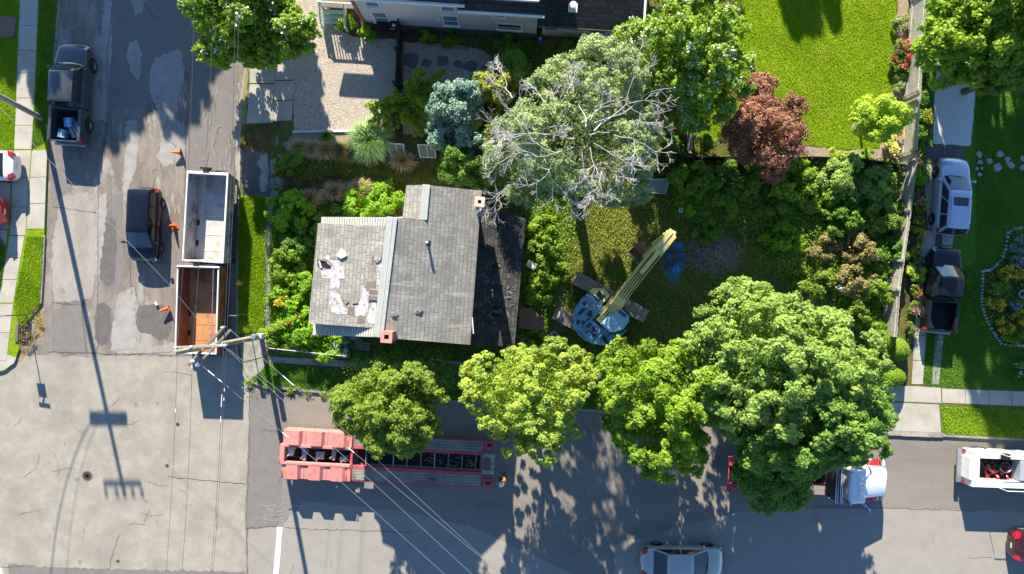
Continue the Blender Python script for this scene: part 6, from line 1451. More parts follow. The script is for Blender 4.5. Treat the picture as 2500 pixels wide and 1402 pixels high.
LM['yard'] = leafm("grass_yard", (.26,.28,.05), (.52,.46,.12), .35)
LM['weed'] = leafm("weed_leaf", (.1,.22,.015), (.32,.48,.04), .42)

# ---- trees seen in the picture
make_tree("street_tree", "round small leaved olive green tree, its crown over the middle of the low loader trailer", 952, 992, 6.0, 132, 3.3, LM['olive'], 50000, .072, seed=11, boughs=90, bough=.18, clump=.24, group="street trees along the kerb", ryx=.84, nclump=1500, outer=.8)
make_tree("street_tree", "rounded pale yellow green tree of tufted leaves right of the derelict house", 1290, 962, 6.0, 156, 3.4, LM['bright'], 60000, .075, seed=12, boughs=120, bough=.15, clump=.22, group="street trees along the kerb", ryx=.86, nclump=760, outer=.82, jit=.6)
make_tree("street_tree", "bright grass green tree between the pale tufted tree and the largest tree", 1608, 975, 6.0, 148, 3.3, LM['mid'], 56000, .085, seed=13, boughs=100, bough=.17, clump=.24, outer=.8, group="street trees along the kerb", ryx=1.05, nclump=1200, extra=((1672,1095,4.5,60,1.2,6000),(1530,900,5,45,1.2,3500)))
make_tree("maple_tree", "huge broad tree with pale green crown above the road tractor, the upper of the pair", 1880, 880, 7.2, 232, 4.0, LM['oak'], 100000, .08, base=(1780,850), seed=14, trunk_r=.38, boughs=260, bough=.1, clump=.24, nclump=3600, ryx=.82, outer=.8)
make_tree("maple_tree", "deep green tree overhanging the road tractor, the lower of the large pair", 1960, 1015, 6.8, 178, 3.7, LM['maple'], 72000, .085, base=(1880,1010), seed=15, trunk_r=.32, boughs=210, bough=.11, clump=.24, nclump=2900, ryx=.84, outer=.8, extra=((1900,1160,4.2,88,1.2,9000),(1945,1140,4.6,50,1.0,4500),(2120,985,6,62,1.6,6000),(1870,1205,3.8,42,.8,2500),(1925,1212,3.8,40,.8,2200)))
make_tree("flowering_tree", "green tree with pink white blossom at the top edge above the left road", 592, 40, 4.3, 165, 2.7, LM['mid'], 34000, .11, seed=16, boughs=40, bough=.27, clump=.3, flowers=(LM['whitef'], 90, .12), ryx=.75, nclump=900)
make_tree("flowering_tree", "tall green tree dotted with white blossom beside the sunny lawn", 1668, 142, 5.8, 158, 3.8, LM['mid'], 60000, .088, seed=17, boughs=110, bough=.16, clump=.25, outer=.8, flowers=(LM['whitef'], 260, .09), ryx=1.05, nclump=1300)
make_tree("red_leaved_tree", "dark red leaved tree at the corner of the sunny lawn", 1876, 325, 3.1, 98, 1.9, LM['red'], 20000, .065, seed=18, boughs=36, bough=.28, clump=.26, ryx=1.05, nclump=700)
make_tree("red_leaved_tree", "smaller dull red shrub tree just above the red leaved tree", 1845, 235, 2.4, 55, 1.2, LM['red'], 6000, .065, seed=19, boughs=16, bough=.3, clump=.22)
make_tree("lime_tree", "small lime green tree in a round mulch ring leaning over the board fence", 2150, 285, 3.0, 68, 1.2, LM['lime'], 9000, .075, base=(2094,314), seed=20, boughs=26, bough=.28, clump=.22, trunk_r=.07, ryx=.8)
make_tree("large_tree", "broad bright leafy tree over the top right corner, above the pale slab", 2400, 60, 5.6, 150, 3.4, LM['olive'] if False else LM['mid'], 34000, .11, seed=21, boughs=110, bough=.15, clump=.3, trunk_r=.3, nclump=1000)
make_tree("large_tree", "yellow green tree at the right edge beside the pale slab", 2500, 160, 5.0, 105, 2.0, LM['olive'], 16000, .1, seed=22, boughs=30, bough=.26, clump=.28, nclump=500, ryx=.6)
# half dead oak
dt = make_tree("half_dead_tree", "half dead tree with grey green leaves and many bare silvery branches behind the derelict house", 1412, 318, 6.8, 218, 4.4, LM['grey'], 52000, .075, seed=23, trunk_r=.35, boughs=60, bough=.18, clump=.3, nclump=1300, vol=.08, extra=((1290,445,5.6,60,1.6,5000),), ryx=.92)  # the extra left lobe is added to shade the lean-to roof
rr = random.Random(31); mb = MB()
ctr = G(1412,318,7.2)-dt.location
def twig(a, d, l, r0, depth):
    pts = [a]; p = a; dd = d
    for i in range(4):
        dd = (dd+Vector((rr.uniform(-1,1), rr.uniform(-1,1), rr.uniform(-.6,.6)))*.34).normalized(); p = p+dd*l/4; pts.append(p)
    mb.tube(pts, [r0*.46*(1-.17*i)+.005 for i in range(5)], 4 if depth < 2 else 5)
    if depth > 0:
        for k in range(3 if depth > 1 else 4):
            q = pts[rr.choice([2,3,4]) if k else 4]; nd = (dd+Vector((rr.uniform(-1,1), rr.uniform(-1,1), rr.uniform(-.3,.5)))*.85).normalized(); twig(q, nd, l*rr.uniform(.5,.72), r0*.55, depth-1)
for (sx, sy, ex_, ey, r0) in ((1440,330,1600,240,.055),(1450,320,1560,200,.06),(1430,310,1440,170,.055),(1400,310,1260,230,.06),(1380,330,1240,270,.055),(1400,360,1290,460,.055),(1420,370,1400,470,.06),(1440,360,1480,420,.06),(1450,350,1560,420,.05),(1350,380,1300,490,.05),(1480,400,1540,450,.05),(1450,300,1620,200,.045),(1360,300,1330,200,.045),(1470,420,1430,495,.045),(1420,300,1500,250,.05),(1400,340,1340,330,.05),(1280,430,1240,480,.04),(1250,240,1200,190,.04),(1330,250,1290,200,.045),(1500,330,1600,330,.05),(1340,420,1340,520,.045),(1250,380,1210,430,.04),(1470,200,1500,150,.045),(1540,300,1620,270,.04),(1400,230,1380,170,.04),(1310,340,1240,340,.05),(1430,430,1440,520,.045)):
    zs = lambda X_, Y_: 6.9+4.5*math.sqrt(max(0, 1-((X_-1412)**2+(Y_-318)**2)/235**2)); a = G(sx, sy, zs(sx, sy)-.6)-dt.location; e = G(ex_, ey, zs(ex_, ey)+.1)-dt.location; v = e-a
    twig(a, v.normalized(), v.length*.6, r0, 4)
mb.build("bare_branch", X['bark_pale'], dt, smooth=70)

def conifer(name, label, px, py, z0, h, rpx, lm, n, seed, leaf=.07, tips=0, cat="conifer", up=.3):
    g = G(px, py, h*.5); r = np.random.default_rng(seed); Rr = rpx/40*(CAMH-h*.4)/CAMH
    root = thing(name, label, cat, (g.x, g.y, LZ-.02)); K = 130
    P = []; N = []; T = []
    for k in range(K):
        t = r.uniform(0, 1)**.8; z = h*(.12+.86*t); rad = Rr*(1-t)**.75+.12; a = r.uniform(0, 2*math.pi); L_ = rad*r.uniform(.8, 1.12)
        m = max(8, int(n/K*(.4+1.2*rad/Rr))); s = r.uniform(.15, 1, m)**.7
        w = .10+.16*(1-s)+.05
        x = math.cos(a)*L_*s+r.normal(size=m)*w; y = math.sin(a)*L_*s+r.normal(size=m)*w; zz = z+s*L_*up*r.uniform(.3,1)+r.normal(size=m)*.07
        P.append(np.stack([x, y, zz], 1)); N.append(unit(np.stack([np.full(m, math.cos(a)*.4), np.full(m, math.sin(a)*.4), np.full(m, .8)], 1)+r.normal(size=(m,3))*.5)); T.append(np.clip(s*.6+r.uniform(0,.4)+r.uniform(0,.2,m),0,1))
    P = np.vstack(P); N = np.vstack(N); T = np.concatenate(T)
    fmesh("crown", leaf_quads(P, N, leaf, .4, r), 4, lm, root, T); b = MB(); b.tube([(0,0,0),(0,0,h*.9)], [.12,.03], 8); b.build("trunk", X['bark'], root); return root
make_tree("blue_evergreen", "bushy blue green evergreen between the twisted juniper and the half dead tree", 1118, 262, 3.0, 72, 2.3, LM['blue'], 20000, .075, seed=81, boughs=60, bough=.2, clump=.2, nclump=700, trunk_r=.12, cat="conifer", ryx=1.1, extra=((1085,330,2.4,38,1.2,3500),(1150,350,2.6,40,1.4,3500)))
make_tree("golden_evergreen", "golden green evergreen just right of the bushy blue green one", 1205, 225, 3.0, 48, 2.0, LM['gold'], 10000, .07, seed=82, boughs=36, bough=.24, clump=.2, nclump=360, trunk_r=.1, cat="conifer", extra=((1240,190,2.6,30,1.0,2500),))
make_tree("golden_evergreen", "lower golden green evergreen at the left foot of the half dead tree", 1198, 322, 2.6, 48, 1.8, LM['gold'], 10000, .07, seed=83, boughs=36, bough=.24, clump=.2, nclump=360, trunk_r=.1, cat="conifer")
make_tree("dark_evergreen", "dark green evergreen below the bushy blue green one, touching the derelict roof", 1125, 405, 2.4, 56, 1.7, LM['deep'], 13000, .07, seed=84, boughs=44, bough=.22, clump=.2, nclump=460, trunk_r=.1, cat="conifer", extra=((1170,430,2.2,36,1.2,3000),))
conifer("dark_conifer", "dark shrub conifer behind the chimney at the derelict roof corner", 1212, 412, 0, 5.6, 54, LM['conif'], 12000, 5)
conifer("dark_conifer", "dark conifer under the lilac wall near the golden one", 1250, 165, 0, 3.0, 44, LM['deep'], 5000, 6)
# twisted juniper: arms with foliage
g = G(1005,262); jr = thing("juniper", "twisted juniper with long spiky arms reaching over the dark fence", "juniper", (g.x, g.y, LZ-.02)); r = np.random.default_rng(5); P = []; N = []; T = []; b = MB()
for (ex_, ey, ez) in ((892,258,1.8),(930,285,1.5),(1028,170,2.4),(1085,172,2.2),(1060,215,2.0),(960,235,1.8),(1005,205,1.9),(900,300,1.4),(1060,300,1.5),(985,300,1.6),(1040,250,2.3),(1068,275,1.6),(940,330,1.1),(1030,330,1.2)):
    e = G(ex_, ey, ez)-jr.location; a = Vector((random.uniform(-.2,.2), random.uniform(-.3,.2), .7)); m = 900; s = r.uniform(.15, 1, m); c = np.array(a)[None]*(1-s[:,None])+np.array(e)[None]*s[:,None]; c[:,2] += np.sin(s*3.1)*.35
    w = (.12*(1.1-s)+.05)[:,None]; P.append(c+r.normal(size=(m,3))*w); N.append(unit(r.normal(size=(m,3))+np.array([0,0,.6]))); T.append(np.clip(s*.6+r.uniform(0,.4,m),0,1)); limb(b, a, e, .05, .015, 5, .1, random, 5)
    for q in range(4):
        ss_ = r.uniform(.3,.9); cc_ = np.array(a)*(1-ss_)+np.array(e)*ss_; dv = unit(np.cross(np.array(e)-np.array(a), [0,0,1])*(1 if q % 2 else -1)+r.normal(size=3)*.3+(np.array(e)-np.array(a))*.4); m2 = 130; u = r.uniform(0,1,m2); P.append(cc_+dv*u[:,None]*.45+r.normal(size=(m2,3))*.07); N.append(unit(r.normal(size=(m2,3))+np.array([0,0,.6]))); T.append(np.clip(u*.7+.2,0,1))
fmesh("foliage", leaf_quads(np.vstack(P), np.vstack(N), .075, .45, r), 4, LM['mid'], jr, np.concatenate(T)); limb(b, (0,0,0), (0,0,.9), .1, .07, 3, .1, random, 7); b.build("trunk", X['bark'], jr)

def shrub(name, label, px, py, rpx, h, lm, n=2500, leaf=.07, seed=0, group=None, cat="shrub", flowers=None, ryx=1.0, clump=.2, z=LZ, jit=.5):
    g = G(px, py, h*.5); root = thing(name, label, cat, (g.x, g.y, z-.01), 0, group); Rr = rpx/40
    P, N, T = crown_points((0,0,h*.42), Rr, h*.55, n, boughs=max(8,int(Rr*12)), bough=.32, clump=min(clump, Rr*.4), seed=seed, low=-.2, vol=.1, nclump=max(30,int(n/30)), jit=jit)
    P[:,1] *= ryx; P[:,2] -= 0; P[:,2] = np.maximum(P[:,2], .02)
    r = np.random.default_rng(seed+9); fmesh("foliage", leaf_quads(P, N, leaf, r=r), 4, lm, root, T)
    if flowers:
        fm, fn, fs = flowers; up = np.where(P[:,2] > h*.45)[0]; cid = r.choice(up, min(fn, len(up))); K = 7
        Q = np.repeat(P[cid], K, 0)+r.normal(size=(len(cid)*K,3))*fs+np.array([0,0,fs*1.2]); fmesh("flowers", leaf_quads(Q, unit(r.normal(size=(len(Q),3))+np.array([0,0,1.2])), fs*.7, .9, r), 4, fm, root, r.uniform(0,1,len(Q)))
    b = MB(); rr = random.Random(seed)
    for k in range(5): a = k*1.257; b.tube([(0,0,-.05),(math.cos(a)*Rr*.25, math.sin(a)*Rr*.25*ryx, h*.35),(math.cos(a)*Rr*.5, math.sin(a)*Rr*.5*ryx, h*.6)], [.03,.02,.008], 5)
    b.build("stem", X['bark'], root); return root
S = [  # front garden
 ("feathery bright green bush at the chain link fence, upper left of the derelict house",712,520,52,1.5,'lively',6500,.07),
 ("darker bush below the feathery bright one at the chain link fence",760,560,42,1.2,'weed',3500,.07),
 ("leafy bush beside the sidewalk fence left of the dormer roof",702,640,44,1.3,'mid',4500,.07),
 ("dark glossy bush between the sidewalk fence and the dormer roof",722,600,38,1.3,'deep',3500,.07),
 ("yellow green bush against the left eave of the derelict house",745,700,36,1.1,'lively',3500,.07),
 ("bush with a few orange leaves beside the fence, left of the house corner",700,735,42,1.2,'lively',4200,.07),
 ("bright bush at the lower left corner of the derelict house",742,800,52,1.3,'lively',6000,.07),
 ("bright leafy bush inside the fence corner",690,815,42,1.2,'mid',4200,.07),
 ("light green bush below the corrugated strip of the roof",800,832,50,1.2,'lively',5000,.075),
 ("bluish green low bush below the derelict house wall",842,838,32,.9,'blue',2500,.07),
 ("bright yellow green bush in the nook above the corrugated roof edge",885,498,48,1.0,'lively',5500,.07),
 ("glowing green bush at the house wing corner",945,492,44,1.0,'lively',5000,.07),
 ("small green bush above the corrugated strip, left end",838,512,30,.8,'weed',2200,.06),
 # weeds along the east wall
 ("pale green weeds at the lean-to roof corner",1325,560,34,1.0,'mid',3000,.07),
 ("green weeds along the lean-to wall, beside the plastic chair",1330,612,38,1.0,'weed',3200,.08),
 ("leafy weeds right of the plastic chair",1345,665,36,1.0,'weed',3200,.08),
 ("leafy weeds behind the brown ramp",1318,715,34,.9,'mid',2600,.08),
 ("weeds below the brown ramp beside the grey crate",1305,835,36,.8,'weed',2800,.07),
 # overgrown back yard
 ("large leaved shrub below the dark fence, first from the left",1690,432,50,1.6,'weed',5000,.1),
 ("large leaved shrub below the dark fence, second from the left",1775,440,52,1.7,'deep',5000,.1),
 ("bright mat forming shrub in the middle of the back yard",1700,492,46,.8,'lively',5000,.055),
 ("vivid green low shrub right of the white bucket",1770,490,48,.9,'mid',4800,.06),
 ("leafy shrub under the red leaved tree",1860,445,48,1.7,'weed',4600,.1),
 ("spreading shrub with pointed light leaves below the sunny lawn edge",1945,440,56,1.9,'mid',6000,.1),
 ("dense shrub in the upper right corner of the back yard",2050,440,56,2.0,'oak',6500,.08),
 ("glossy shrub by the fence corner of the back yard",2150,455,50,1.9,'oak',5500,.08),
 ("shrub with yellowish leaves beside the board fence, upper",2160,535,46,1.8,'olive',4500,.08),
 ("dark leafy shrub in the right middle of the back yard",2060,520,58,1.8,'deep',6000,.08),
 ("bright low round shrub left of the broken concrete",1905,585,46,.9,'lively',5500,.055),
 ("small green shrub above the bright low round one",1890,520,36,1.0,'weed',3200,.08),
 ("star leaved shrub in the middle right of the yard",1990,480,44,1.5,'mid',4000,.11),
 ("dry golden shrub in the right of the back yard",2095,600,48,1.7,'dry',4800,.08),
 ("yellowish dry shrub below the golden one",2080,680,50,1.5,'dry',4200,.08),
 ("dull green shrub beside the board fence, middle",2165,620,44,1.7,'deep',4500,.08),
 ("brownish sparse shrub left of the golden shrub",2005,600,40,1.2,'dry',2400,.07),
 ("sparse olive shrub above the huge tree crown",1985,680,46,1.2,'olive',3600,.07),
 ("green shrub beside the board fence, lower",2140,700,42,1.5,'weed',3800,.08),
 ("olive shrub at the foot of the fence beside the blue scrap",2110,745,40,1.3,'olive',3200,.07),
 ("green bush at the fence end above the clipped hedge",2130,790,36,1.3,'weed',3200,.07),
 ("low green weeds at the blue tarpaulin's upper right",1720,560,38,.6,'weed',2600,.07),
 ("small bush right of the plank fence",1715,350,26,1.0,'olive',1800,.06),
 ("dark bush left of the plank fence",1640,365,30,1.1,'deep',2200,.07),
 ("shaded bush at the path below the lilac house",1500,130,24,.9,'deep',1600,.07),
 ("shaded bush under the lilac house wing",1400,120,30,1.0,'deep',2000,.07),
 ("green bush at the lilac house bed, left",700+148,62,22,.6,'mid',1400,.07),
 ("grassy plant at the lilac house corner",896,82,20,.8,'lively',1400,.08),
 ("dark green plant in the bed below the blue window",1100,95,20,.5,'deep',1200,.07),
 ("dark green plant in the bed right of the blue window",1042,90,16,.5,'mid',900,.07),
 ("dark shrub in the bed below the dark window",1235,108,30,.8,'deep',2200,.07),
 ("bushy plant at the left of the brown grass row",728,382,26,.7,'weed',1800,.07),
 ("green weeds left of the garden path",700,412,24,.5,'weed',1500,.06),
 # east beds
 ("leafy perennial at the top of the driveway bed",2244,240,18,.5,'deep',1100,.06),
 ("dark perennial between slab and fence",2243,330,18,.5,'deep',1100,.07),
 ("broad leaved green plant in the driveway bed",2240,290,16,.5,'mid',1000,.07),
 ("lime green perennial beside the silver car",2240,430,20,.6,'lively',1400,.07),
 ("lime green bush in the driveway bed left of the black pickup",2232,665,22,.7,'lime',1600,.06),
 ("blue green bush at the top of the east flower bed",2490,600,24,.6,'blue',1300,.06),
 ("green clump in the middle of the east flower bed",2430,710,22,.5,'weed',1200,.06),
 ("green clump at the bottom of the east flower bed",2470,815,24,.5,'weed',1300,.06),
 ("dark bush at the right edge below the east flower bed",2498,890,26,.9,'deep',1700,.06),
]
for i, (lab, x, y, rp, h, m, n, lf) in enumerate(S): shrub("shrub", lab, x, y, rp, h, LM[m], n, lf, seed=200+i, group="shrubs and weeds in the gardens", cat="shrub", ryx=random.uniform(.8,1.05))
# clipped hedges: dense small leaves on a smooth egg
def hedge(label, px, py, rx, ry, h, seed):
    g = G(px, py, h*.5); root = thing("clipped_hedge", label, "hedge", (g.x, g.y, LZ-.01), 0, "clipped hedges at the fence end"); r = np.random.default_rng(seed); n = 9000
    d = unit(r.normal(size=(n,3))); d[:,2] = np.abs(d[:,2]); P = d*np.array([rx/40, ry/40, h])*r.uniform(.93,1.0,(n,1)); fmesh("foliage", leaf_quads(P, unit(d*.8+r.normal(size=(n,3))*.35), .04, .6, r), 4, LM['mid'], root, r.uniform(0,1,n))
    b = MB(); b.lathe([(1*.9,0),(.85,.4),(.6,.7),(.3,.84),(.01,.88)], 20, mat=Matrix.Diagonal((rx/40, ry/40, h, 1))); b.build("inner_growth", LM['deep'], root, smooth=60)
hedge("small bright clipped hedge ball below the board fence end", 2178, 921, 36, 27, 1.1, 1); hedge("clipped green hedge mound against the end of the board fence", 2195, 855, 26, 30, 1.1, 2); hedge("larger leafy hedge mound left of the board fence end", 2150, 830, 36, 34, 1.2, 3)
# flowers
F = [("bush with orange red flowers among the green by the sidewalk fence",694,735,16,1.5,'lively','goldf',26,.07),("orange brown flowering twigs at the lower left house corner",722,782,13,1.5,'lively','redf',8,.07),("rose bush with red blossoms beside the sunny lawn",2192,128,28,1.0,'oak','redf',22,.08),("bush with red blossoms below the rose bush",2194,155,22,.8,'olive','redf',10,.08),("green bush under the red blossoms",2195,180,18,.7,'deep',None,0,0),
 ("yellow flowers beside the pale slab",2258,290,13,.4,'olive','yellow',18,.06),("orange yellow flowers at the lime tree",2182,325,12,.5,'olive','yellow',20,.07),("pale lemon yellow bush at the corner of the sunny lawn",2172,355,19,.6,'cream','cream',60,.07),
 ("silvery grey herb at the top of the lawn border",2195,60,20,.6,'grey',None,0,0),("small grey green herb in the lawn border",2185,215,12,.3,'grey',None,0,0),("lime herb at the lawn's lower edge",2035,378,14,.3,'lime',None,0,0),("green herb at the lawn's lower edge beside the lime one",2110,380,16,.4,'lively',None,0,0),
 ("pink flowers beside the silver car's front wheel",2232,485,11,.4,'olive','pink',22,.06),("bright yellow flowers beside the silver car's rear wheel",2240,503,14,.4,'olive','yellow',34,.06),("orange flowers in the driveway bed below the yellow ones",2236,540,11,.4,'olive','goldf',20,.06),
 ("yellow flowers in the driveway bed near the silver car's tail",2235,567,12,.4,'olive','yellow',26,.06),("yellow flowers in the driveway bed beside the black pickup's front",2226,610,12,.4,'olive','yellow',22,.06),("mauve flowers beside the black pickup's front wheel",2236,630,12,.4,'olive','purple',16,.05),
 ("red and green flowers in the bed left of the pickup door",2228,712,12,.4,'weed','redf',10,.05),("mauve pink flowers in the bed beside the pickup's rear wheel",2224,755,14,.4,'weed','pink',18,.05),("dull pink flowers in the bed by the pickup's tail",2220,800,14,.4,'weed','pink',12,.05),
 ("golden flowers, upper middle of the east flower bed",2452,665,20,.5,'weed','goldf',60,.06),("golden flowers at the right of the first golden clump",2478,672,16,.5,'weed','goldf',40,.06),("purple flowers near the top of the east flower bed",2478,640,18,.5,'weed','purple',46,.055),("golden flowers by the left border of the east bed",2420,740,18,.5,'weed','goldf',46,.06),
 ("golden flowers in the lower left of the east bed",2445,792,20,.5,'weed','goldf',54,.06),("large golden clump at the right edge of the east bed",2488,775,22,.6,'weed','goldf',90,.06),("small purple clump under the grey bowl",2470,742,11,.4,'weed','purple',26,.055),("small yellow clump near the top of the east bed",2489,612,9,.4,'weed','yellow',18,.055),("white lilac flowers at the right edge of the east bed",2499,640,10,.4,'weed','whitef',18,.05),
 ("white flowers on the dark bush at the right edge",2488,905,14,.6,'deep','whitef',14,.06),("lawn daisies at the corner under the plank fence",2496,690,10,.3,'weed','goldf',16,.05)]
for i, (lab, x, y, rp, h, m, fl, fn, fs) in enumerate(F): shrub("flowering_plant" if fl else "garden_herb", lab, x, y, rp, h, LM[m], int(500+rp*rp*2.6), .05, seed=400+i, group="garden flowers", cat="flowers" if fl else "herb", flowers=(LM[fl], fn, fs) if fl else None, clump=.14)

# grasses: blades as thin triangles
def blades(name, spots, m, parent=None, seed=0, hmin=.3, hmax=.6, w=.012, lean=.5, lab=None, cat=None, kind=None):
    """spots: array (n,3) of base points, in parent space"""
    r = np.random.default_rng(seed); n = len(spots); a = r.uniform(0, 2*math.pi, n); h = r.uniform(hmin, hmax, n); ln = h*lean*r.uniform(.3,1.3,n)
    tip = spots+np.stack([np.cos(a)*ln, np.sin(a)*ln, h], 1); pr = np.stack([-np.sin(a), np.cos(a), np.zeros(n)], 1)*(w*r.uniform(.7,1.4,n))[:,None]
    mid = spots*.45+tip*.55; mid[:,2] += h*.12
    V = np.empty((n,4,3)); V[:,0] = spots-pr; V[:,1] = spots+pr; V[:,2] = mid+pr*.8; V[:,3] = tip
    sp = spots; tn = np.clip(.5+.22*np.sin(sp[:,0]*1.3+np.sin(sp[:,1]*.9)*1.5)+.2*np.sin(sp[:,1]*2.1+sp[:,0]*.7)+.15*np.sin(sp[:,0]*5+sp[:,1]*3.7)+r.uniform(-.3,.3,n),0,1)
    o = fmesh(name, V.reshape(-1,3), 4, m, parent, tn); return tag(o, lab, cat, None, kind)
def in_poly(px, py, poly):
    x, y = px, py; c = np.zeros(len(px), bool); j = len(poly)-1
    for i in range(len(poly)):
        xi, yi = poly[i]; xj, yj = poly[j]; cond = ((yi > y) != (yj > y)) & (x < (xj-xi)*(y-yi)/(yj-yi+1e-9)+xi); c ^= cond; j = i
    return c
def scatter(poly, n, seed, z=LZ):
    r = np.random.default_rng(seed); xs = [p[0] for p in poly]; ys = [p[1] for p in poly]; X_ = r.uniform(min(xs), max(xs), n*2); Y_ = r.uniform(min(ys), max(ys), n*2); k = in_poly(X_, Y_, poly); X_, Y_ = X_[k][:n], Y_[k][:n]
    return np.stack([(X_-1250)/40, (701-Y_)/40, np.full(len(X_), z)], 1)
def tussock(label, px, py, rpx, h, m, n, seed, group="tall grass tussocks", ryx=1):
    g = G(px, py, h*.5); root = thing("grass_tussock", label, "grass tussock", (g.x, g.y, LZ)); r = np.random.default_rng(seed); a = r.uniform(0,2*math.pi,n); rad = rpx/40
    base = np.stack([np.cos(a), np.sin(a)*ryx, np.zeros(n)], 1)*(r.uniform(0,.5,n)*rad)[:,None]; reach = rad*r.uniform(.12,1.05,n); pr = np.stack([-np.sin(a), np.cos(a), np.zeros(n)],1)*.011
    mid = base+np.stack([np.cos(a)*reach*.5, np.sin(a)*reach*.5*ryx, h*r.uniform(.6,1.05,n)],1); tip = base+np.stack([np.cos(a)*reach, np.sin(a)*reach*ryx, h*r.uniform(.3,.9,n)],1)
    V = np.empty((n,2,4,3)); V[:,0,0]=base-pr; V[:,0,1]=base+pr; V[:,0,2]=mid+pr; V[:,0,3]=mid-pr; V[:,1,0]=mid-pr; V[:,1,1]=mid+pr; V[:,1,2]=tip+pr*.2; V[:,1,3]=tip-pr*.2
    fmesh("blades", V.reshape(-1,3), 4, m, root, np.repeat(r.uniform(0,1,n),2)); b = MB(); b.lathe([(rad*.12,0),(rad*.08,.08),(.01,.1)], 10); b.build("root_clump", X['soil'], root)
    root["group"] = group
tussock("large pale green ornamental grass tussock at the gravel court's corner", 905, 345, 46, 1.2, LM['tuss'], 2600, 1)
for i, (x, y, r0, m, lab) in enumerate(((735,362,26,'straw',"brown grass tussock, first from the left below the gravel court"),(765,366,28,'straw',"brown grass tussock, second from the left below the gravel court"),(798,368,30,'straw',"brown grass tussock, third from the left below the gravel court"),(832,370,30,'dry',"green brown grass tussock, fourth from the left below the gravel court"),(862,374,28,'dry',"golden grass tussock just left of the large pale one"),(985,395,30,'straw',"sprawling brown grass below the framed panels"),(800,335,14,'weed',"small green grass tuft at the edge of the gravel"),(760,485,28,'straw',"red brown grass at the upper left of the derelict house"),(820,468,30,'straw',"pale straw grass arching above the corrugated roof strip"),(880,462,30,'straw',"straw grass at the end of the garden path"))):
    tussock(lab, x, y, r0, .7, LM[m], 900, 20+i, "brown grass tussocks", .75)
# brush pile
g = G(1735,622); t = thing("brush_pile", "heap of cut bare brushwood right of the blue tarpaulin", "brush pile", (g.x, g.y, LZ)); rr = random.Random(12); b = MB()
for k in range(1100):
    a = rr.uniform(0,6.28); q = (rr.random()**.6); x, y = math.cos(a)*q*1.75, math.sin(a)*q*1.15; z = max(.03,.5*(1-q)+rr.uniform(-.05,.2)); l = rr.uniform(.25,.7); d = rr.uniform(0,6.28); bd = rr.uniform(-.5,.5)
    b.tube([(x,y,z),(x+math.cos(d)*l*.5,y+math.sin(d)*l*.5,z+rr.uniform(-.05,.12)),(x+math.cos(d+bd)*l,y+math.sin(d+bd)*l,max(.02,z+rr.uniform(-.15,.15)))], [.01,.008,.004], 3, cap=False)
tw = mat("grey_brown_twig", (.3,.24,.18), (.44,.36,.28), scale=9, rough=.95); b.build("twigs", tw, t); b = MB(); b.lathe([(1.5,0),(1.0,.2),(.4,.32),(.01,.35)], 18, mat=Matrix.Diagonal((1,.65,1,1))); b.build("leaf_litter", X['soil'], t)

# ---- ground cover nobody could count
WEED = dict(kind='stuff')
yard = [(1290,470),(1600,410),(1700,405),(2185,420),(2170,640),(2140,800),(2080,760),(1900,720),(1700,760),(1640,840),(1560,900),(1300,900),(1300,560)]
def cover_leaves(name, poly, n, m, seed, leaf=.05, hmax=.25, lab=None, cat=None, cl=.3):
    r = np.random.default_rng(seed); k = max(20, n//40); C_ = scatter(poly, k, seed); i = r.integers(0, len(C_), n); P = C_[i]+r.normal(size=(n,3))*np.array([cl,cl,0]); P[:,2] = (.015 if name == "road_litter" else LZ+.02)+r.uniform(0,hmax,n)*np.repeat(r.uniform(.3,1,len(C_)),1)[i]
    o = fmesh(name, leaf_quads(P, unit(r.normal(size=(n,3))*.5+np.array([0,0,1])), leaf, .55, r), 4, m, None, np.clip(r.uniform(0,.6,len(C_))[i]+r.uniform(0,.4,n),0,1)); return tag(o, lab, cat, None, 'stuff')
cover_leaves("yard_weeds", yard, 26000, LM['weed'], 1, .055, .25, "low green weeds covering the back yard", "weeds", .5)
cover_leaves("yard_weeds", [(1285,470),(1400,480),(1390,640),(1370,760),(1300,840),(1270,840)], 9000, LM['weed'], 2, .065, .5, "taller weeds along the lean-to wall", "weeds", .3)
cover_leaves("yard_weeds", [(1640,405),(2190,420),(2160,700),(2100,790),(2000,690),(1870,640),(1860,560),(1650,520)], 42000, LM['weed'], 3, .07, .8, "rank leafy undergrowth in the right of the yard", "weeds", .35)
cover_leaves("front_garden_weeds", [(672,560),(780,540),(756,800),(860,830),(860,860),(672,845)], 16000, LM['mid'], 4, .055, .5, "rank green undergrowth in the front garden", "weeds", .3)
cover_leaves("front_garden_weeds", [(690,392),(980,400),(1090,400),(1090,450),(985,450),(980,525),(790,528),(700,520),(690,470),(870,470),(880,440),(700,432)], 17000, LM['mid'], 5, .05, .35, "mixed weeds above the derelict house", "weeds", .3)
cover_leaves("front_garden_weeds", [(960,400),(1100,400),(1180,460),(1000,448)], 5000, LM['dry'], 6, .05, .3, "brownish weeds above the house wing", "weeds", .3)
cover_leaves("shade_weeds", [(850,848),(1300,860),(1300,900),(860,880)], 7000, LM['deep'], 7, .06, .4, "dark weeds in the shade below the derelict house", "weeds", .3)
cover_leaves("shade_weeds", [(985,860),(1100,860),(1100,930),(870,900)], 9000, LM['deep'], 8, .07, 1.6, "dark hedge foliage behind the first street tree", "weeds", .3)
cover_leaves("bed_weeds", [(2226,110),(2262,110),(2262,400),(2246,560),(2232,700),(2218,860),(2208,860),(2222,420)], 5000, LM['weed'], 9, .05, .3, "leafy growth in the bed between fence and driveway", "ground cover", .12)
cover_leaves("bed_weeds", BED, 6500, LM['weed'], 10, .05, .25, "leafy growth in the east flower bed", "ground cover", .2)
cover_leaves("sidewalk_weeds", [(668,330),(712,340),(708,470),(668,480)], 400, LM['weed'], 11, .04, .1, "weeds between broken sidewalk slabs", "weeds", .15)
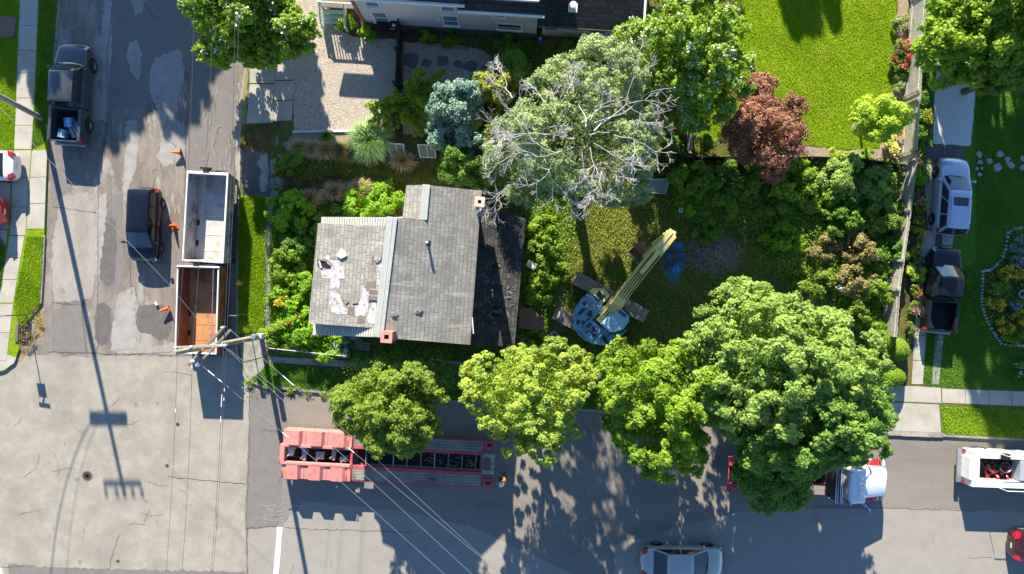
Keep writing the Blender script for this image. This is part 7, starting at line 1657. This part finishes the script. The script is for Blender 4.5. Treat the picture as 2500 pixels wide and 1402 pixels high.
cover_leaves("sidewalk_weeds", [(644,480),(652,480),(650,820),(642,820)], 1400, LM['weed'], 12, .04, .12, "weeds along the edge of the side sidewalk", "weeds", .06)
cover_leaves("kerb_weeds", [(590,930),(860,962),(860,972),(640,950),(600,935)], 900, LM['weed'], 13, .05, .12, "weeds along the kerb at the corner", "weeds", .1)
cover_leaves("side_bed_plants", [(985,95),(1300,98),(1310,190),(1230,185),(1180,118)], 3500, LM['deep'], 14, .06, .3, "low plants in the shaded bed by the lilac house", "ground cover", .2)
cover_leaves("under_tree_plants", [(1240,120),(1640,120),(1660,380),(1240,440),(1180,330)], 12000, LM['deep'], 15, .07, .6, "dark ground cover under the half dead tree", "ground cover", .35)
cover_leaves("dead_leaves", [(50,780),(100,745),(105,800),(90,850),(50,880)], 1000, LM['dry'], 16, .035, .04, "dead leaves heaped round the left storm drain", "leaves", .1)
cover_leaves("road_litter", [(612,950),(1500,1010),(2160,1062),(2160,1075),(1500,1030),(612,968)], 500, X['blade_bits'], 17, .03, .01, "fallen leaves along the street kerb", "leaves", .3)
cover_leaves("road_litter", [(560,140),(606,140),(580,330),(574,600),(566,600)], 260, X['blade_bits'], 18, .028, .01, "fallen leaves along the side road kerb", "leaves", .3)
def turf(poly, n, m, seed, h=(.03,.09), lab="", name="grass", w=.008):
    o = blades(name, scatter(poly, n, seed, LZ+.006), m, None, seed, h[0], h[1], w, .8, lab, "grass", 'stuff')
turf([(1780,-20),(2190,-20),(2186,40),(2178,180),(2168,250),(2160,330),(2142,362),(2060,366),(1960,355),(1700,340),(1700,200),(1820,60)], 55000, LM['blade'], 31, lab="short sunlit grass of the north lawn", w=.012)
turf([(2262,-20),(2510,-20),(2510,956),(2296,944),(2250,942),(2262,700),(2380,640),(2380,180)], 70000, LM['bladed'], 32, lab="dark green grass of the east lawn", w=.012)
turf([(2294,992),(2510,1000),(2510,1072),(2304,1058)], 12000, LM['blade'], 33, lab="grass of the east verge", w=.012)
turf([(690,395),(1090,400),(1090,445),(985,448),(980,525),(790,525),(700,500),(690,470)], 12000, LM['dry'], 43, (.15,.45), "tall dry grass above the derelict house", "tall_grass", .012)
turf([(672,560),(780,540),(756,800),(860,830),(860,860),(672,845)], 9000, LM['lively'], 44, (.2,.7), "tall green grass in the front garden", "tall_grass", .012)
turf([(588,478),(650,480),(655,560),(652,700),(648,800),(640,812),(583,812),(584,600)], 16000, LM['blade'], 34, (.04,.14), "grass of the verge beside the dump trailers", w=.012)
turf([(614,925),(655,888),(845,902),(1500,944),(1500,1000),(860,958),(645,938)], 16000, LM['bladed'], 35, (.05,.16), "shaded grass of the street verge", w=.012)
turf([(98,0),(146,0),(132,180),(118,345),(80,366),(92,180)], 12000, LM['bladed'], 36, lab="grass strip by the kerb above the left driveway", w=.012)
turf([(68,577),(110,577),(106,660),(101,740),(84,758),(50,796),(36,742),(56,650)], 12000, LM['blade'], 37, lab="sunny grass strip by the kerb below the left driveway", w=.012)
turf([(-5,0),(52,0),(38,366),(-5,366)], 12000, LM['blade'], 38, lab="grass at the upper left edge", w=.012)
turf([(-5,562),(18,600),(8,700),(-5,730)], 2500, LM['bladed'], 39, lab="grass at the left edge below the driveway", w=.012)
turf([(1290,470),(1700,480),(1900,640),(1900,700),(1700,760),(1600,900),(1340,900),(1340,600)], 50000, LM['yard'], 40, (.04,.14), "trampled rough grass round the excavator", "rough_grass", .012)
turf([(592,305),(680,300),(672,372),(590,368)], 5000, LM['dry'], 41, (.03,.1), "brown grass by the driveway patch", w=.012)
turf([(2252,640),(2262,640),(2290,800),(2270,938),(2250,938),(2262,800)], 4000, LM['bladed'], 42, lab="grass between the driveway strips", w=.012)

# ---- trees beyond the edges of the picture, whose shade falls into it
OFF = [(2240,-300,6.5,60,1.3,63),(75,-570,8.0,150,2.6,51),(185,-700,8.5,190,2.8,52),(335,-560,6.6,85,2.0,53),(-90,-700,8.0,110,2.6,54),(2360,-330,10.5,170,2.8,55),(2365,-60,12.0,180,3.0,56),(2440,-560,12.0,160,3.0,57),(1765,-872,9.6,24,2.0,58),(1815,-840,9.6,22,2.0,61),(1858,-900,9.8,20,2.2,62),(240,-380,5.6,80,1.6,59),(655,-250,5.2,38,1.6,60)]
for x, y, z, r0, rz_, sd_ in OFF:
    f = (CAMH-z)/CAMH; make_tree("neighbour_tree", "leafy tree beyond the edge of the photograph throwing its shade into it", 1250+(x-1250)/f, 701+(y-701)/f, z, r0/f, rz_, LM['mid'], 20000 if r0 > 100 else (9000 if r0 > 40 else 2500), .19, seed=sd_, boughs=26, bough=.3, clump=.4, group="trees beyond the edge", nclump=420)
# ================================================================ PEOPLE
skinm = mat("skin", (.42,.24,.17), rough=.6); vest = mat("orange_work_shirt", (.8,.2,.03), (.7,.16,.02), scale=8, rough=.8); jean = mat("dark_work_trousers", (.06,.07,.1), rough=.9); helm = mat("white_helmet", (.8,.8,.78), rough=.25); hairm = mat("brown_hair", (.06,.04,.03), rough=.8)
def person(label, px, py, ang, hat, pose=0, shirt=None):
    g = G(px, py); z0 = .006 if py > 1000 else LZ
    root = thing("person", label, "person", (g.x, g.y, z0), R(ang)); me = bpy.data.meshes.new("body"); V_ = []; E = []; Rr = []
    def j(p, r, par=None): V_.append(p); Rr.append(r); (E.append((par, len(V_)-1)) if par is not None else None); return len(V_)-1
    pel = j((0,0,.95), .15); w = j((.02,0,1.15), .14, pel); ch = j((.06,0,1.35), .17, w); nk = j((.1,0,1.5), .06, ch); hd = j((.13,0,1.6), .09, nk); tp = j((.14,0,1.72), .085, hd)
    for s in (1,-1):
        hp = j((0,s*.1,.9), .1, pel); kn = j((.08+.1*s*pose, s*.12,.5), .07, hp); an = j((.0+.12*s*pose, s*.13,.1), .045, kn); j((.14+.12*s*pose, s*.15,.04), .04, an)
        sh = j((.06,s*.2,1.42), .07, ch); el = j((.1+.1*pose, s*.28,1.14), .045, sh); wr_ = j((.3,s*.24,1.02), .03, el); pm_ = j((.38,s*.23,1.0), .032, wr_)
        for q in range(4): a = j((.42,s*(.2+.02*q),1.0), .009, pm_); b_ = j((.455-.004*abs(q-1.5),s*(.2+.02*q),.985), .008, a); j((.475-.006*abs(q-1.5),s*(.2+.021*q),.96), .007, b_)
        a = j((.38,s*.195,1.0), .01, pm_); j((.41,s*.18,.985), .009, a)
    me.from_pydata(V_, E, []); o = bpy.data.objects.new("body", me); COL.objects.link(o); o.parent = root; bm = bmesh.new(); bm.from_mesh(me); ly = bm.verts.layers.skin.verify()
    for v, r_ in zip(bm.verts, Rr): v[ly].radius = (r_, r_)
    bm.verts.ensure_lookup_table(); bm.verts[0][ly].use_root = True; bm.to_mesh(me); bm.free(); o.modifiers.new("skin", 'SKIN').use_smooth_shade = True; sb = o.modifiers.new("s", 'SUBSURF'); sb.levels = 2; sb.render_levels = 2; me.materials.append(skinm)
    sc = shirt or vest
    b = MB()                                                 # shirt: shell round the torso with sleeves
    rings = []
    for z, rx, ry, cx in ((.93,.15,.19,0),(1.05,.15,.2,.01),(1.25,.165,.215,.04),(1.38,.165,.235,.06),(1.46,.12,.19,.08),(1.5,.07,.08,.1)): rings.append([(cx+math.cos(a*.5236)*rx, math.sin(a*.5236)*ry, z) for a in range(12)])
    b.loft(rings, cap=False)
    for s in (1,-1): b.tube([(.06,s*.17,1.42),(.07,s*.235,1.32),(.1+.1*pose,s*.285,1.15),(.24,s*.255,1.06)], [.085,.078,.062,.05], 10)
    b.build("shirt", sc, root, smooth=60)
    b = MB()
    for s in (1,-1): b.tube([(0,s*.09,.95),(.04+.05*s*pose,s*.11,.7),(.08+.1*s*pose,s*.12,.5),(.02+.12*s*pose,s*.13,.1)], [.12,.1,.085,.065], 10)
    b.tube([(0,0,.82),(0,0,.98)], [.12,.15], 10); b.build("trousers", jean, root, smooth=60)
    for s in (1,-1): q = MB(); q.loft([[(-.07+.12*s*pose,s*.1,0),(.2+.12*s*pose,s*.11,0),(.22+.12*s*pose,s*.17,0),(-.07+.12*s*pose,s*.18,0)],[(-.06+.12*s*pose,s*.1,.1),(.1+.12*s*pose,s*.11,.1),(.1+.12*s*pose,s*.17,.1),(-.06+.12*s*pose,s*.18,.1)]]); q.build("boot", X['black'], root, bevel=.02)
    b = MB(); b.lathe([(.098,0),(.098,.05),(.085,.1),(.05,.13),(.01,.14)], 14, mat=M4((.13,0,1.66), 0, 0, .15)); b.build("hair", hairm, root, smooth=60)
    if hat: b = MB(); b.lathe([(.15,0),(.152,.012),(.118,.02),(.112,.08),(.07,.14),(.01,.155)], 18, mat=M4((.13,0,1.7), 0, 0, .15)); b.build("helmet", helm, root, smooth=60)
    b = MB()
    for s in (1,-1): b.lathe([(.012,0),(.008,.008),(.001,.01)], 8, mat=M4((.212,s*.033,1.64), 0, 0, 1.57))
    b.build("eye", X['black'], root); b = MB(); b.hexa([(.21,-.014,1.59),(.245,-.008,1.59),(.245,.008,1.59),(.21,.014,1.59),(.21,-.008,1.64),(.218,-.005,1.64),(.218,.005,1.64),(.21,.008,1.64)]); b.build("nose", skinm, root, bevel=.004); b = MB(); b.box((.214,0,1.562), (.012,.045,.008)); b.build("mouth", mat("lip", (.35,.13,.11), rough=.6) if "lip" not in bpy.data.materials else bpy.data.materials["lip"], root)
    for s in (1,-1): b = MB(); b.lathe([(.022,-.004),(.022,.004),(.01,.008)], 8, mat=M4((.13,s*.092,1.62), 0, 1.57)); b.build("ear", skinm, root)
person("worker in orange shirt and white helmet standing at the low loader's gooseneck end", 1230, 1166, 150, True, .5)
person("worker in orange yellow clothes half hidden at the huge tree's upper rim", 1792, 700, 80, True, .2, mat("yellow_orange_shirt", (.85,.42,.04), rough=.8))
